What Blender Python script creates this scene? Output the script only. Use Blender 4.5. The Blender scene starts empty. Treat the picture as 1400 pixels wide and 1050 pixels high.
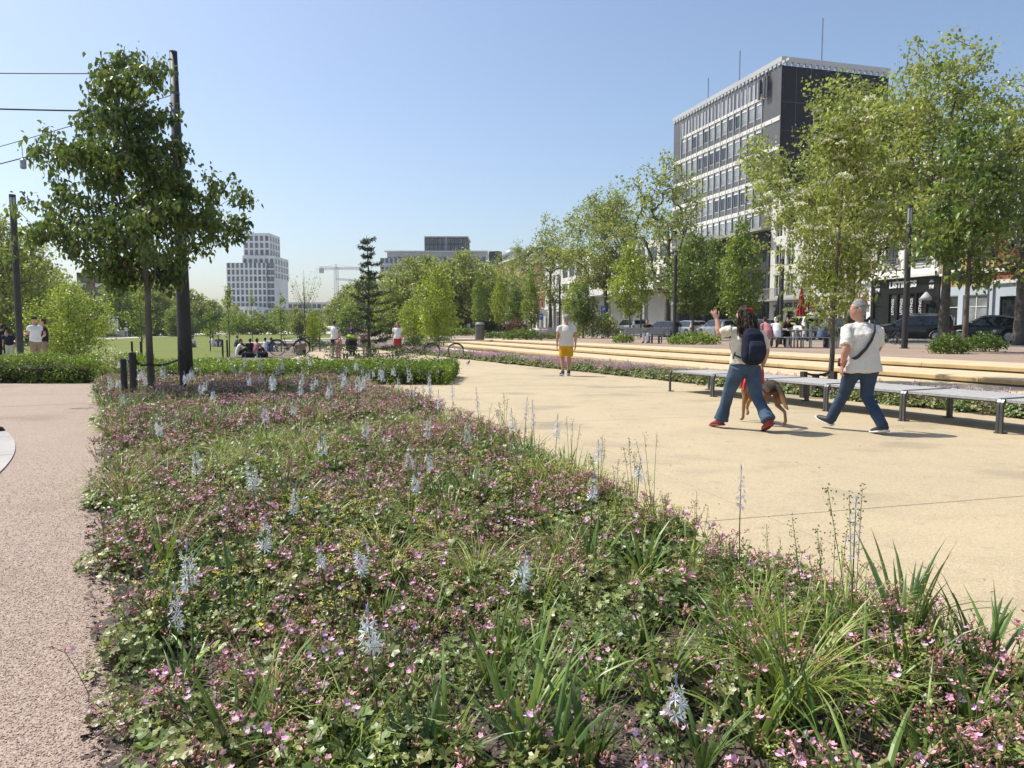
import bpy, bmesh, math, random
import numpy as np
from mathutils import Vector, Matrix
R = math.radians
S = bpy.context.scene
COL = S.collection
# ------------------------------------------------------------------ camera
CAM_H = 1.4; FPX = 1000.0; PITCH = math.atan(77/1000)
cd = bpy.data.cameras.new('camera'); cam = bpy.data.objects.new('camera', cd); COL.objects.link(cam)
cam.location = (0, 0, CAM_H); cam.rotation_euler = (R(90)-PITCH, 0, 0)
cd.sensor_width = 36; cd.lens = 36*FPX/1400; cd.clip_start = .05; cd.clip_end = 6000
S.camera = cam
# ------------------------------------------------------------------ sky and sun
SUN_AZ = R(-66); SUN_EL = R(57)          # azimuth from +Y, negative to the left
W = bpy.data.worlds.new('World'); S.world = W; W.use_nodes = True
wn = W.node_tree; wn.nodes.clear()
sk = wn.nodes.new('ShaderNodeTexSky'); sk.sky_type = 'NISHITA'; sk.sun_disc = False
sk.sun_elevation = SUN_EL; sk.sun_rotation = SUN_AZ; sk.air_density = 1.0; sk.dust_density = 2.0; sk.ozone_density = 2.2
bg = wn.nodes.new('ShaderNodeBackground'); bg.inputs[1].default_value = 0.112
wo = wn.nodes.new('ShaderNodeOutputWorld')
wn.links.new(sk.outputs[0], bg.inputs[0]); wn.links.new(bg.outputs[0], wo.inputs[0])
sd = bpy.data.lights.new('sun', 'SUN'); sd.energy = 4.25; sd.angle = R(.55); sd.color = (1, .95, .86)
so = bpy.data.objects.new('sun', sd); COL.objects.link(so)
sdir = Vector((math.sin(SUN_AZ)*math.cos(SUN_EL), math.cos(SUN_AZ)*math.cos(SUN_EL), math.sin(SUN_EL)))
so.rotation_euler = sdir.to_track_quat('Z', 'Y').to_euler(); so.location = (0, 0, 50)
S.view_settings.view_transform = 'Standard'; S.view_settings.look = 'None'
S.view_settings.exposure = 0.62; S.view_settings.gamma = 1; S.view_settings.use_curve_mapping = False
S.render.engine = 'CYCLES'
S.cycles.max_bounces = 6; S.cycles.transparent_max_bounces = 6
# ------------------------------------------------------------------ photo pixels to places
cp, sp_ = math.cos(PITCH), math.sin(PITCH)
def gp(px, py, z=0.0):
    u = (px-700)/FPX; v = -(py-525)/FPX
    dy = cp+sp_*v; dz = -sp_+cp*v
    t = (z-CAM_H)/dz
    return Vector((u*t, dy*t, z))
def at(px, Y, z=1.0):
    depth = Y*cp-(z-CAM_H)*sp_
    return (px-700)/FPX*depth
def zat(py, Y):
    v = -(py-525)/FPX
    return CAM_H+Y*(-sp_+cp*v)/(cp+sp_*v)
# ------------------------------------------------------------------ object helpers
def link(o, parent=None):
    COL.objects.link(o)
    if parent is not None: o.parent = parent
    return o
def tag(o, label=None, cat=None, group=None, kind=None):
    if label: o['label'] = label
    if cat: o['category'] = cat
    if group: o['group'] = group
    if kind: o['kind'] = kind
    return o
def thing(name, label, cat, loc=(0, 0, 0), rz=0, group=None, scale=1):
    o = bpy.data.objects.new(name, None); link(o)
    o.location = loc; o.rotation_euler = (0, 0, rz); o.empty_display_size = .2
    o.scale = (scale,)*3 if isinstance(scale, (int, float)) else scale
    return tag(o, label, cat, group)
def copy_tree(o, parent=None):
    c = o.copy(); COL.objects.link(c); c.parent = parent
    for ch in o.children: copy_tree(ch, c)
    return c
def dup(root, loc, rz, label, scale=1, group=None):
    c = copy_tree(root); c.location = loc; c.rotation_euler = (0, 0, rz)
    c.scale = (scale,)*3 if isinstance(scale, (int, float)) else scale
    c['label'] = label
    if group: c['group'] = group
    return c
def mesh_obj(name, me, mat=None, parent=None, loc=None, rz=0):
    if mat is not None and len(me.materials) == 0:
        for m in (mat if isinstance(mat, (list, tuple)) else [mat]): me.materials.append(m)
    o = bpy.data.objects.new(name, me); link(o, parent)
    if loc is not None: o.location = loc
    if rz: o.rotation_euler = (0, 0, rz)
    return o
class MB:
    def __init__(s): s.v = []; s.f = []; s.m = []; s.cur = 0
    def add(s, vs, fs):
        b = len(s.v); s.v.extend([tuple(p) for p in vs])
        for f in fs: s.f.append(tuple(b+i for i in f)); s.m.append(s.cur)
    def box(s, c, size, rz=0, M=None):
        x, y, z = size[0]/2, size[1]/2, size[2]/2
        vs = [(-x,-y,-z),(x,-y,-z),(x,y,-z),(-x,y,-z),(-x,-y,z),(x,-y,z),(x,y,z),(-x,y,z)]
        ca, sa = math.cos(rz), math.sin(rz)
        vs = [Vector((c[0]+a*ca-b*sa, c[1]+a*sa+b*ca, c[2]+d)) for a, b, d in vs]
        if M is not None: vs = [M @ p for p in vs]
        s.add(vs, [(0,3,2,1),(4,5,6,7),(0,1,5,4),(1,2,6,5),(2,3,7,6),(3,0,4,7)])
    def b2(s, p0, p1, M=None):
        s.box([(a+b)/2 for a, b in zip(p0, p1)], [abs(b-a) for a, b in zip(p0, p1)], M=M)
    def prism(s, poly, z0, z1):
        n = len(poly)
        vs = [(p[0], p[1], z0) for p in poly]+[(p[0], p[1], z1) for p in poly]
        s.add(vs, [tuple(range(n-1, -1, -1)), tuple(range(n, 2*n))]+[(i, (i+1) % n, n+(i+1) % n, n+i) for i in range(n)])
    def bevel_prism(s, poly, z0, z1, b=.01):
        # convex polygon, ccw; top edge chamfered by b
        n = len(poly); c = Vector((sum(p[0] for p in poly)/n, sum(p[1] for p in poly)/n))
        inn = []
        for i in range(n):
            a, p, q = Vector(poly[i-1][:2]), Vector(poly[i][:2]), Vector(poly[(i+1) % n][:2])
            e1 = (p-a).normalized(); e2 = (q-p).normalized()
            n1 = Vector((-e1.y, e1.x)); n2 = Vector((-e2.y, e2.x))
            d = (n1+n2); k = b/max(.3, d.dot(n1)); inn.append(p+d*k)
        vs = [(p[0], p[1], z0) for p in poly]+[(p[0], p[1], z1-b) for p in poly]+[(p[0], p[1], z1) for p in inn]
        fs = [tuple(range(n-1, -1, -1)), tuple(range(2*n, 3*n))]
        for k in (0, n): fs += [(k+i, k+(i+1) % n, k+n+(i+1) % n, k+n+i) for i in range(n)]
        s.add(vs, fs)
    def tube(s, pts, rad, n=8, cap=True, squash=1):
        pts = [Vector(p) for p in pts]
        if isinstance(rad, (int, float)): rad = [rad]*len(pts)
        b = len(s.v); prev = None
        for i, p in enumerate(pts):
            t = (pts[min(i+1, len(pts)-1)]-pts[max(i-1, 0)])
            t = t.normalized() if t.length > 1e-9 else Vector((0, 0, 1))
            if prev is None: a = t.orthogonal().normalized()
            else:
                a = prev-t*prev.dot(t); a = a.normalized() if a.length > 1e-6 else t.orthogonal().normalized()
            prev = a; c = t.cross(a)
            for k in range(n):
                w = 2*math.pi*k/n
                s.v.append(tuple(p+(a*math.cos(w)+c*math.sin(w)*squash)*rad[i]))
        for i in range(len(pts)-1):
            for k in range(n):
                s.f.append((b+i*n+k, b+i*n+(k+1) % n, b+(i+1)*n+(k+1) % n, b+(i+1)*n+k)); s.m.append(s.cur)
        if cap:
            s.f.append(tuple(b+k for k in range(n-1, -1, -1))); s.m.append(s.cur)
            e = b+(len(pts)-1)*n; s.f.append(tuple(e+k for k in range(n))); s.m.append(s.cur)
    def lathe(s, c, prof, n=16, M=None):
        vs = []; fs = []
        for r, z in prof:
            for k in range(n):
                w = 2*math.pi*k/n; vs.append(Vector((c[0]+r*math.cos(w), c[1]+r*math.sin(w), c[2]+z)))
        if M is not None: vs = [M @ p for p in vs]
        for i in range(len(prof)-1):
            for k in range(n): fs.append((i*n+k, i*n+(k+1) % n, (i+1)*n+(k+1) % n, (i+1)*n+k))
        fs.append(tuple(range(n-1, -1, -1))); e = (len(prof)-1)*n; fs.append(tuple(e+k for k in range(n)))
        s.add(vs, fs)
    def loft(s, pts, rad, side=(1, 0, 0), n=14, ex=2.0, cap=.6):
        # closed shell through points with elliptic sections (ra along side, rb across)
        P = [Vector(p) for p in pts]; Rr = [(r, r) if isinstance(r, (int, float)) else r for r in rad]
        if cap:
            t0 = (P[0]-P[1]).normalized(); t1 = (P[-1]-P[-2]).normalized()
            a0 = min(Rr[0])*cap; a1 = min(Rr[-1])*cap
            P = [P[0]+t0*a0, P[0]+t0*a0*.75]+P+[P[-1]+t1*a1*.75, P[-1]+t1*a1]
            Rr = [(Rr[0][0]*.3, Rr[0][1]*.3), (Rr[0][0]*.72, Rr[0][1]*.72)]+Rr+[(Rr[-1][0]*.72, Rr[-1][1]*.72), (Rr[-1][0]*.3, Rr[-1][1]*.3)]
        sv = Vector(side); b = len(s.v)
        for i, p in enumerate(P):
            t = (P[min(i+1, len(P)-1)]-P[max(i-1, 0)]).normalized()
            a = sv-t*sv.dot(t)
            a = a.normalized() if a.length > 1e-4 else t.orthogonal().normalized()
            c = t.cross(a)
            for k in range(n):
                w = 2*math.pi*k/n; cw, sw = math.cos(w), math.sin(w)
                if ex != 2:
                    cw = math.copysign(abs(cw)**(2/ex), cw); sw = math.copysign(abs(sw)**(2/ex), sw)
                s.v.append(tuple(p+a*(cw*Rr[i][0])+c*(sw*Rr[i][1])))
        for i in range(len(P)-1):
            for k in range(n):
                s.f.append((b+i*n+k, b+i*n+(k+1) % n, b+(i+1)*n+(k+1) % n, b+(i+1)*n+k)); s.m.append(s.cur)
        s.f.append(tuple(b+k for k in range(n-1, -1, -1))); s.m.append(s.cur)
        e = b+(len(P)-1)*n; s.f.append(tuple(e+k for k in range(n))); s.m.append(s.cur)
    def mesh(s, name, smooth=False):
        me = bpy.data.meshes.new(name); me.from_pydata(s.v, [], s.f)
        if any(s.m): me.polygons.foreach_set('material_index', s.m)
        if smooth: me.polygons.foreach_set('use_smooth', [True]*len(s.f))
        me.update(); return me
    def build(s, name, mat, parent=None, loc=None, rz=0, smooth=False):
        return mesh_obj(name, s.mesh(name, smooth), mat, parent, loc, rz)
def np_mesh(name, V, F, mats=None, mi=None, smooth=False):
    """V (n,3), F (m,k) arrays of equal-sided faces"""
    me = bpy.data.meshes.new(name); V = np.ascontiguousarray(V, dtype=np.float32); F = np.ascontiguousarray(F, dtype=np.int32)
    me.vertices.add(len(V)); me.vertices.foreach_set('co', V.ravel())
    m, k = F.shape
    me.loops.add(m*k); me.loops.foreach_set('vertex_index', F.ravel())
    me.polygons.add(m); me.polygons.foreach_set('loop_start', np.arange(0, m*k, k, dtype=np.int32))
    if mi is not None: me.polygons.foreach_set('material_index', np.ascontiguousarray(mi, dtype=np.int32))
    if smooth: me.polygons.foreach_set('use_smooth', np.ones(m, dtype=bool))
    if mats: 
        for x in mats: me.materials.append(x)
    me.update(calc_edges=True); return me
def organic(name, mb, mat, parent, voxel=.012, smooth=4, fold=0, fs=.09):
    o = mb.build(name, mat, parent, smooth=True)
    r = o.modifiers.new('remesh', 'REMESH'); r.mode = 'VOXEL'; r.voxel_size = voxel; r.use_smooth_shade = True
    if smooth:
        q = o.modifiers.new('smooth', 'SMOOTH'); q.factor = .5; q.iterations = smooth
    if fold:
        tx = bpy.data.textures.get('fold%g' % fs) or bpy.data.textures.new('fold%g' % fs, 'CLOUDS'); tx.noise_scale = fs; tx.noise_depth = 2
        d = o.modifiers.new('fold', 'DISPLACE'); d.texture = tx; d.strength = fold; d.mid_level = .5
        d.texture_coords = 'LOCAL'
    return o
# ------------------------------------------------------------------ materials
def mat(name, col, rough=.6, col2=None, ns=3.0, detail=4, lo=.35, hi=.65, bump=0, bs=20, metal=0, island=0, transl=0,
        speck=None, coat=0, spec=.5, alpha=None, emit=0, stretch=None, stain=None, col3=None, ns3=30, f3=.5):
    m = bpy.data.materials.new(name); m.use_nodes = True; nt = m.node_tree; N = nt.nodes; Lk = nt.links
    bs_ = N['Principled BSDF']; out = N['Material Output']
    bs_.inputs['Roughness'].default_value = rough; bs_.inputs['Metallic'].default_value = metal
    bs_.inputs['Specular IOR Level'].default_value = spec
    if coat: bs_.inputs['Coat Weight'].default_value = coat; bs_.inputs['Coat Roughness'].default_value = .08
    tc = N.new('ShaderNodeTexCoord'); vec = tc.outputs['Object']
    if stretch:
        mp = N.new('ShaderNodeMapping'); mp.inputs['Scale'].default_value = stretch; Lk.new(vec, mp.inputs[0]); vec = mp.outputs[0]
    def rgb(c): return (c[0], c[1], c[2], 1)
    cur = N.new('ShaderNodeRGB'); cur.outputs[0].default_value = rgb(col); cur = cur.outputs[0]
    def mixc(a, b, f, mode='MIX'):
        x = N.new('ShaderNodeMix'); x.data_type = 'RGBA'; x.blend_type = mode
        for sck, val in ((x.inputs[6], a), (x.inputs[7], b), (x.inputs[0], f)):
            if isinstance(val, (tuple, list, float, int)): sck.default_value = val if not isinstance(val, (tuple, list)) else rgb(val)
            else: Lk.new(val, sck)
        return x.outputs[2]
    def noise(sc, det=4, lo_=.35, hi_=.65, v=None):
        n = N.new('ShaderNodeTexNoise'); n.inputs['Scale'].default_value = sc; n.inputs['Detail'].default_value = det
        Lk.new(v or vec, n.inputs['Vector'])
        mr = N.new('ShaderNodeMapRange'); mr.inputs[1].default_value = lo_; mr.inputs[2].default_value = hi_
        Lk.new(n.outputs['Fac'], mr.inputs[0]); return mr.outputs[0]
    if col2 is not None: cur = mixc(cur, col2, noise(ns, detail, lo, hi))
    if col3 is not None:
        mu = N.new('ShaderNodeMath'); mu.operation = 'MULTIPLY'; mu.inputs[1].default_value = f3; Lk.new(noise(ns3, 3, .45, .7), mu.inputs[0])
        cur = mixc(cur, col3, mu.outputs[0])
    if speck:   # (scale, colour a, colour b, amount): voronoi grains
        vo = N.new('ShaderNodeTexVoronoi'); vo.inputs['Scale'].default_value = speck[0]; Lk.new(tc.outputs['Object'], vo.inputs['Vector'])
        se = N.new('ShaderNodeSeparateColor'); Lk.new(vo.outputs['Color'], se.inputs[0])
        g = mixc(speck[1], speck[2], se.outputs[0]); cur = mixc(cur, g, speck[3])
    if stain:   # (scale, stretch, colour, amount)
        mp2 = N.new('ShaderNodeMapping'); mp2.inputs['Scale'].default_value = stain[1]; mp2.inputs['Rotation'].default_value = (0, 0, .5); Lk.new(tc.outputs['Object'], mp2.inputs[0])
        mu = N.new('ShaderNodeMath'); mu.operation = 'MULTIPLY'; mu.inputs[1].default_value = stain[3]; Lk.new(noise(stain[0], 9, .56, .72, mp2.outputs[0]), mu.inputs[0]); cur = mixc(cur, stain[2], mu.outputs[0])
        mu = N.new('ShaderNodeMath'); mu.operation = 'MULTIPLY'; mu.inputs[1].default_value = stain[3]*.6; Lk.new(noise(stain[0]*6, 6, .6, .75), mu.inputs[0]); cur = mixc(cur, stain[2], mu.outputs[0])
    if island:
        ge = N.new('ShaderNodeNewGeometry'); hs = N.new('ShaderNodeHueSaturation')
        mr = N.new('ShaderNodeMapRange'); mr.inputs[3].default_value = 1-island; mr.inputs[4].default_value = 1+island
        Lk.new(ge.outputs['Random Per Island'], mr.inputs[0]); Lk.new(mr.outputs[0], hs.inputs['Value'])
        mr2 = N.new('ShaderNodeMapRange'); mr2.inputs[3].default_value = .5-island*.06; mr2.inputs[4].default_value = .5+island*.05
        wn_ = N.new('ShaderNodeTexWhiteNoise'); wn_.noise_dimensions = '1D'; Lk.new(ge.outputs['Random Per Island'], wn_.inputs['W'])
        Lk.new(wn_.outputs[0], mr2.inputs[0]); Lk.new(mr2.outputs[0], hs.inputs['Hue'])
        Lk.new(cur, hs.inputs['Color']); cur = hs.outputs[0]
    Lk.new(cur, bs_.inputs['Base Color'])
    if bump:
        n = N.new('ShaderNodeTexNoise'); n.inputs['Scale'].default_value = bs; n.inputs['Detail'].default_value = 5; Lk.new(vec, n.inputs['Vector'])
        bp = N.new('ShaderNodeBump'); bp.inputs['Strength'].default_value = min(1, bump); bp.inputs['Distance'].default_value = .02*max(1, bump)
        Lk.new(n.outputs['Fac'], bp.inputs['Height']); Lk.new(bp.outputs[0], bs_.inputs['Normal'])
        if speck:
            b2 = N.new('ShaderNodeBump'); b2.inputs['Strength'].default_value = .7; b2.inputs['Distance'].default_value = .3/speck[0]
            Lk.new(vo.outputs['Distance'], b2.inputs['Height']); b2.invert = True; Lk.new(bp.outputs[0], b2.inputs['Normal']); Lk.new(b2.outputs[0], bs_.inputs['Normal'])
    if transl:
        tr = N.new('ShaderNodeBsdfTranslucent'); mx = N.new('ShaderNodeMixShader'); mx.inputs[0].default_value = transl
        tcol = mixc(cur, (1.0, 1.0, .35), .5, 'MULTIPLY')
        g = N.new('ShaderNodeGamma'); g.inputs[1].default_value = .8; Lk.new(tcol, g.inputs[0]); Lk.new(g.outputs[0], tr.inputs['Color'])
        Lk.new(bs_.outputs[0], mx.inputs[1]); Lk.new(tr.outputs[0], mx.inputs[2]); Lk.new(mx.outputs[0], out.inputs[0])
    if emit: bs_.inputs['Emission Color'].default_value = rgb(col); bs_.inputs['Emission Strength'].default_value = emit
    return m
def leafm(name, a, b, transl=.35, island=.28, ns=.8, rough=.40):
    return mat(name, a, rough, col2=b, ns=ns, lo=.4, hi=.6, island=island, transl=transl, spec=.5)
def glassm(name, col=(.02, .025, .03), rough=.05):
    return mat(name, col, rough, col2=tuple(c*2.2 for c in col), ns=.6, lo=.45, hi=.7, spec=.9)
M = {}
M['concrete'] = mat('yellow_concrete', (.43, .348, .212), .8, (.35, .283, .178), ns=.35, detail=8, lo=.35, hi=.68, bump=.12, bs=60, speck=(95, (.50, .41, .265), (.28, .225, .145), .5), col3=(.25, .205, .145), ns3=1.3, f3=.5, stain=(.7, (.8, 1.3, 1), (.17, .145, .11), .6))
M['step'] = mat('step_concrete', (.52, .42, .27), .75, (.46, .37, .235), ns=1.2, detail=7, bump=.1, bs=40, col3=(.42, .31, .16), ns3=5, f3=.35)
M['pale'] = mat('pale_concrete', (.56, .52, .44), .8, (.49, .45, .38), ns=.5, detail=7, bump=.1, bs=50, col3=(.4, .37, .31), ns3=2, f3=.3)
M['white_slab'] = mat('white_slab', (.62, .62, .60), .7, (.52, .52, .51), ns=1, detail=6, bump=.08, bs=50)
M['gravel'] = mat('pink_gravel', (.32, .245, .195), .9, (.25, .19, .15), ns=.6, detail=8, bump=.5, bs=110, speck=(150, (.47, .37, .30), (.13, .095, .075), .75), stain=(.7, (1, 1, 1), (.17, .12, .09), .45))
M['mulch'] = mat('soil', (.045, .034, .026), .95, (.09, .07, .055), ns=9, detail=8, bump=1, bs=35, speck=(60, (.12, .095, .08), (.02, .016, .013), .6))
M['chip'] = mat('mulch_chip', (.12, .09, .07), .9, (.045, .034, .027), ns=12, island=.6)
M['stone'] = mat('gravel_stone', (.45, .345, .275), .85, (.33, .25, .20), ns=14, island=.45)
M['lawn'] = mat('lawn', (.095, .125, .008), .95, (.125, .145, .014), ns=.22, detail=8, lo=.3, hi=.7, bump=1, bs=25, col3=(.07, .10, .006), ns3=1.7, f3=.6)
M['plaza'] = mat('plaza_gravel', (.27, .205, .155), .9, (.20, .145, .11), ns=.4, detail=8, bump=.4, bs=40, speck=(14, (.40, .30, .22), (.22, .15, .11), .35))
M['asphalt'] = mat('asphalt', (.16, .16, .155), .9, (.12, .12, .118), ns=.5, detail=8, bump=.3, bs=70)
M['pavement'] = mat('pavement', (.36, .35, .33), .85, (.28, .27, .255), ns=.8, detail=8, bump=.2, bs=30)
M['joint'] = mat('joint_filler', (.16, .125, .08), .95, (.1, .08, .055), ns=5)
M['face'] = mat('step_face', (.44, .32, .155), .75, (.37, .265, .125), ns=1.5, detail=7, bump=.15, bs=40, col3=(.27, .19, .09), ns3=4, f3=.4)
M['pole'] = mat('dark_pole_paint', (.022, .022, .021), .6, (.032, .031, .029), ns=4, bump=.05, bs=60)
M['bark'] = mat('bark', (.085, .065, .048), .95, (.15, .125, .095), ns=7, bump=1, bs=26, stretch=(1, 1, .25))
M['bark_pale'] = mat('plane_bark', (.06, .05, .04), .9, (.13, .11, .085), ns=4, bump=.6, bs=14)
M['wood_dark'] = mat('weathered_stake', (.035, .028, .023), .9, (.07, .058, .048), ns=8, bump=.8, bs=20, stretch=(1, 1, .12))
M['slat'] = mat('silver_grey_slat', (.36, .355, .35), .65, (.25, .25, .25), ns=6, bump=.25, bs=30, stretch=(4, .6, 4))
M['leg'] = mat('bench_metal', (.10, .10, .102), .4, (.13, .13, .13), ns=5, metal=.6)
M['black'] = mat('black_rubber', (.02, .02, .02), .7, (.03, .03, .03), ns=6)
M['metal'] = mat('steel', (.35, .35, .36), .35, (.28, .28, .29), ns=6, metal=.8)
M['white'] = mat('white_paint', (.74, .735, .71), .6, (.66, .655, .63), ns=1.5)
M['glass'] = glassm('window_glass')
M['lantern'] = mat('lantern_glass', (.55, .57, .57), .25, (.42, .44, .44), ns=9, transl=.4)
print('base ok')
# ------------------------------------------------------------------ lines of the place
def L2(p, q): return Vector((p[0], p[1])), Vector((q[0], q[1]))
STRIP = lambda Y: 7.84-.462*(Y-11.2)          # X of the near edge of the flower strip
RL = lambda Y: 11.0-.345*(Y-15.7)             # X of the front of the top terrace step
BEDL = [(-.55, .6), (-1.22, 2.2), (-2.2, 3.9), (-3.15, 5.5), (-5.1, 9.1), (-7.0, 12.4), (-9.4, 16.6), (-10.2, 18.2)]
BEDR = [(2.6, .9), (2.5, 1.9), (2.12, 2.75), (1.45, 3.9), (1.0, 5.2), (.45, 6.8), (-.35, 9.4), (-1.75, 13.3), (-2.9, 15.4), (-3.6, 17.0), (-5.2, 18.2)]
def interp(pts, y):
    for (x0, y0), (x1, y1) in zip(pts, pts[1:]):
        if y <= y1: return x0+(x1-x0)*max(0, (y-y0))/(y1-y0)
    return pts[-1][0]
bedl = lambda y: interp(BEDL, y); bedr = lambda y: interp(BEDR, y)
def sheet(name, poly, z, m, parent=None, kind='structure'):
    mb = MB(); mb.add([(p[0], p[1], z) for p in poly], [tuple(range(len(poly)))])
    o = mb.build(name, m, parent)
    if kind: o['kind'] = kind
    return o
sheet('ground', [(-3000, -300), (3000, -300), (3000, 5000), (-3000, 5000)], -.05, M['pale'])
LAWN = [(-7.2, 27), (-8.6, 34), (-10.6, 44), (-15.5, 70), (-22, 100), (-33, 150), (-45, 175), (-62, 158), (-54, 110), (-48, 78), (-41, 50), (-38, 36), (-30, 27)]
sheet('lawn', LAWN, -.03, M['lawn'])
# lawn edging kerb, a thin pale rim
rim = MB()
for (a, b) in zip(LAWN, LAWN[1:]+LAWN[:1]):
    a, b = Vector(a), Vector(b); d = (b-a); L = d.length; c = (a+b)/2
    rim.box((c.x, c.y, -.035), (L+.1, .12, .05), math.atan2(d.y, d.x))
o = rim.build('lawn_edging', M['pale']); o['kind'] = 'structure'
# gravel path
GP = [(x, y) for x, y in BEDL[1:]]
gpoly = [(-.2, -4), (-.2, .2)]+BEDL+[(-10.2, 18.35), (-32, 18.35), (-32, -4)]
sheet('gravel_path', gpoly, .006, M['gravel'])
# paving disc with slabs at the left edge
disc = thing('round_paving', 'rim of a large round pale paving set in the gravel at the left edge', None, (-16.06, 1.5, 0))
disc['kind'] = 'structure'
m = MB(); m.prism([(10.2*math.cos(k*.0785), 10.2*math.sin(k*.0785)) for k in range(80)], -.01, .018); m.build('centre_slab', M['pavement'], disc)
for k in range(-3, 16):
    a0, a1 = 2*math.pi*k/48+.02, 2*math.pi*(k+1)/48+.02-.0012
    for r0, r1 in ((10.21, 11.3), (11.31, 12.4)):
        poly = [(r0*math.cos(a0), r0*math.sin(a0))]+[(r1*math.cos(a0+(a1-a0)*t/4), r1*math.sin(a0+(a1-a0)*t/4)) for t in range(5)]+[(r0*math.cos(a1), r0*math.sin(a1))]
        m = MB(); m.prism(poly, -.01, .022); m.build('paving_slab', M['pavement'], disc)
# promenade of big yellow concrete slabs
def clip(poly, a, b, c):            # keep a*x+b*y<=c
    out = []
    for i in range(len(poly)):
        p, q = poly[i], poly[(i+1) % len(poly)]
        dp, dq = a*p[0]+b*p[1]-c, a*q[0]+b*q[1]-c
        if dp <= 0: out.append(p)
        if (dp < 0 < dq) or (dq < 0 < dp):
            t = dp/(dp-dq); out.append((p[0]+(q[0]-p[0])*t, p[1]+(q[1]-p[1])*t))
    return out
PROM = [(-3.5, -4), (14.9, -4), (STRIP(60), 60), (-21, 60), (-12.5, 30), (-7, 16)]
sheet('promenade_bed', [(p[0], p[1]) for p in PROM], -.022, M['joint'])
prom = thing('promenade', 'wide promenade of pale yellow concrete slabs', None, (0, 0, 0)); prom['kind'] = 'structure'
ua = Vector((-.27, .963)); ub = Vector((.963, .27)); o0 = Vector((1.9, 5.35))
for i in range(-4, 13):
    for j in range(-6, 8):
        la, lb = 5.6, 4.1; g = .006
        a0 = o0+ua*(i*la)+ub*(j*lb)
        q = [a0+ua*g+ub*g, a0+ub*(lb-g)+ua*g, a0+ub*(lb-g)+ua*(la-g), a0+ua*(la-g)+ub*g]
        q = [(p.x, p.y) for p in q]
        for s0, s1 in zip(PROM, PROM[1:]+PROM[:1]):
            dx, dy = s1[0]-s0[0], s1[1]-s0[1]
            q = clip(q, dy, -dx, dy*s0[0]-dx*s0[1])
            if len(q) < 3: break
        if len(q) < 3: continue
        area = abs(sum(q[k-1][0]*q[k][1]-q[k][0]*q[k-1][1] for k in range(len(q))))/2
        if area < .4: continue
        m = MB(); m.bevel_prism(q, -.02, 0, .004); m.build('slab', M['concrete'], prom)
# soil of the planting bed, gently mounded
rng = np.random.default_rng(5)
def soil_z(x, y):
    a, b = bedl(y), bedr(y); e = min(x-a, b-x); e = max(0, min(1, e/.5))
    n = math.sin(x*3.1+y*1.3)*.4+math.sin(x*7.3-y*5.1)*.25+math.sin(x*1.2-y*2.2)*.6
    return .010+e*(.055+.022*n)
sv = []; sf = []; NX, NY = 70, 150
for j in range(NY+1):
    y = .6+(18.2-.6)*(j/NY)**1.3; a, b = bedl(y)+.07*math.sin(y*5.3)+.05*math.sin(y*13.1)+.03*math.sin(y*31), bedr(y)
    for i in range(NX+1):
        x = a+(b-a)*i/NX; sv.append((x, y, soil_z(x, y)+(rng.random()-.5)*.012))
for j in range(NY):
    for i in range(NX):
        k = j*(NX+1)+i; sf.append((k, k+1, k+NX+2, k+NX+1))
me = np_mesh('soil', np.array(sv), np.array(sf), [M['mulch']], smooth=True)
o = mesh_obj('planting_bed_soil', me); o['kind'] = 'structure'
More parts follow.
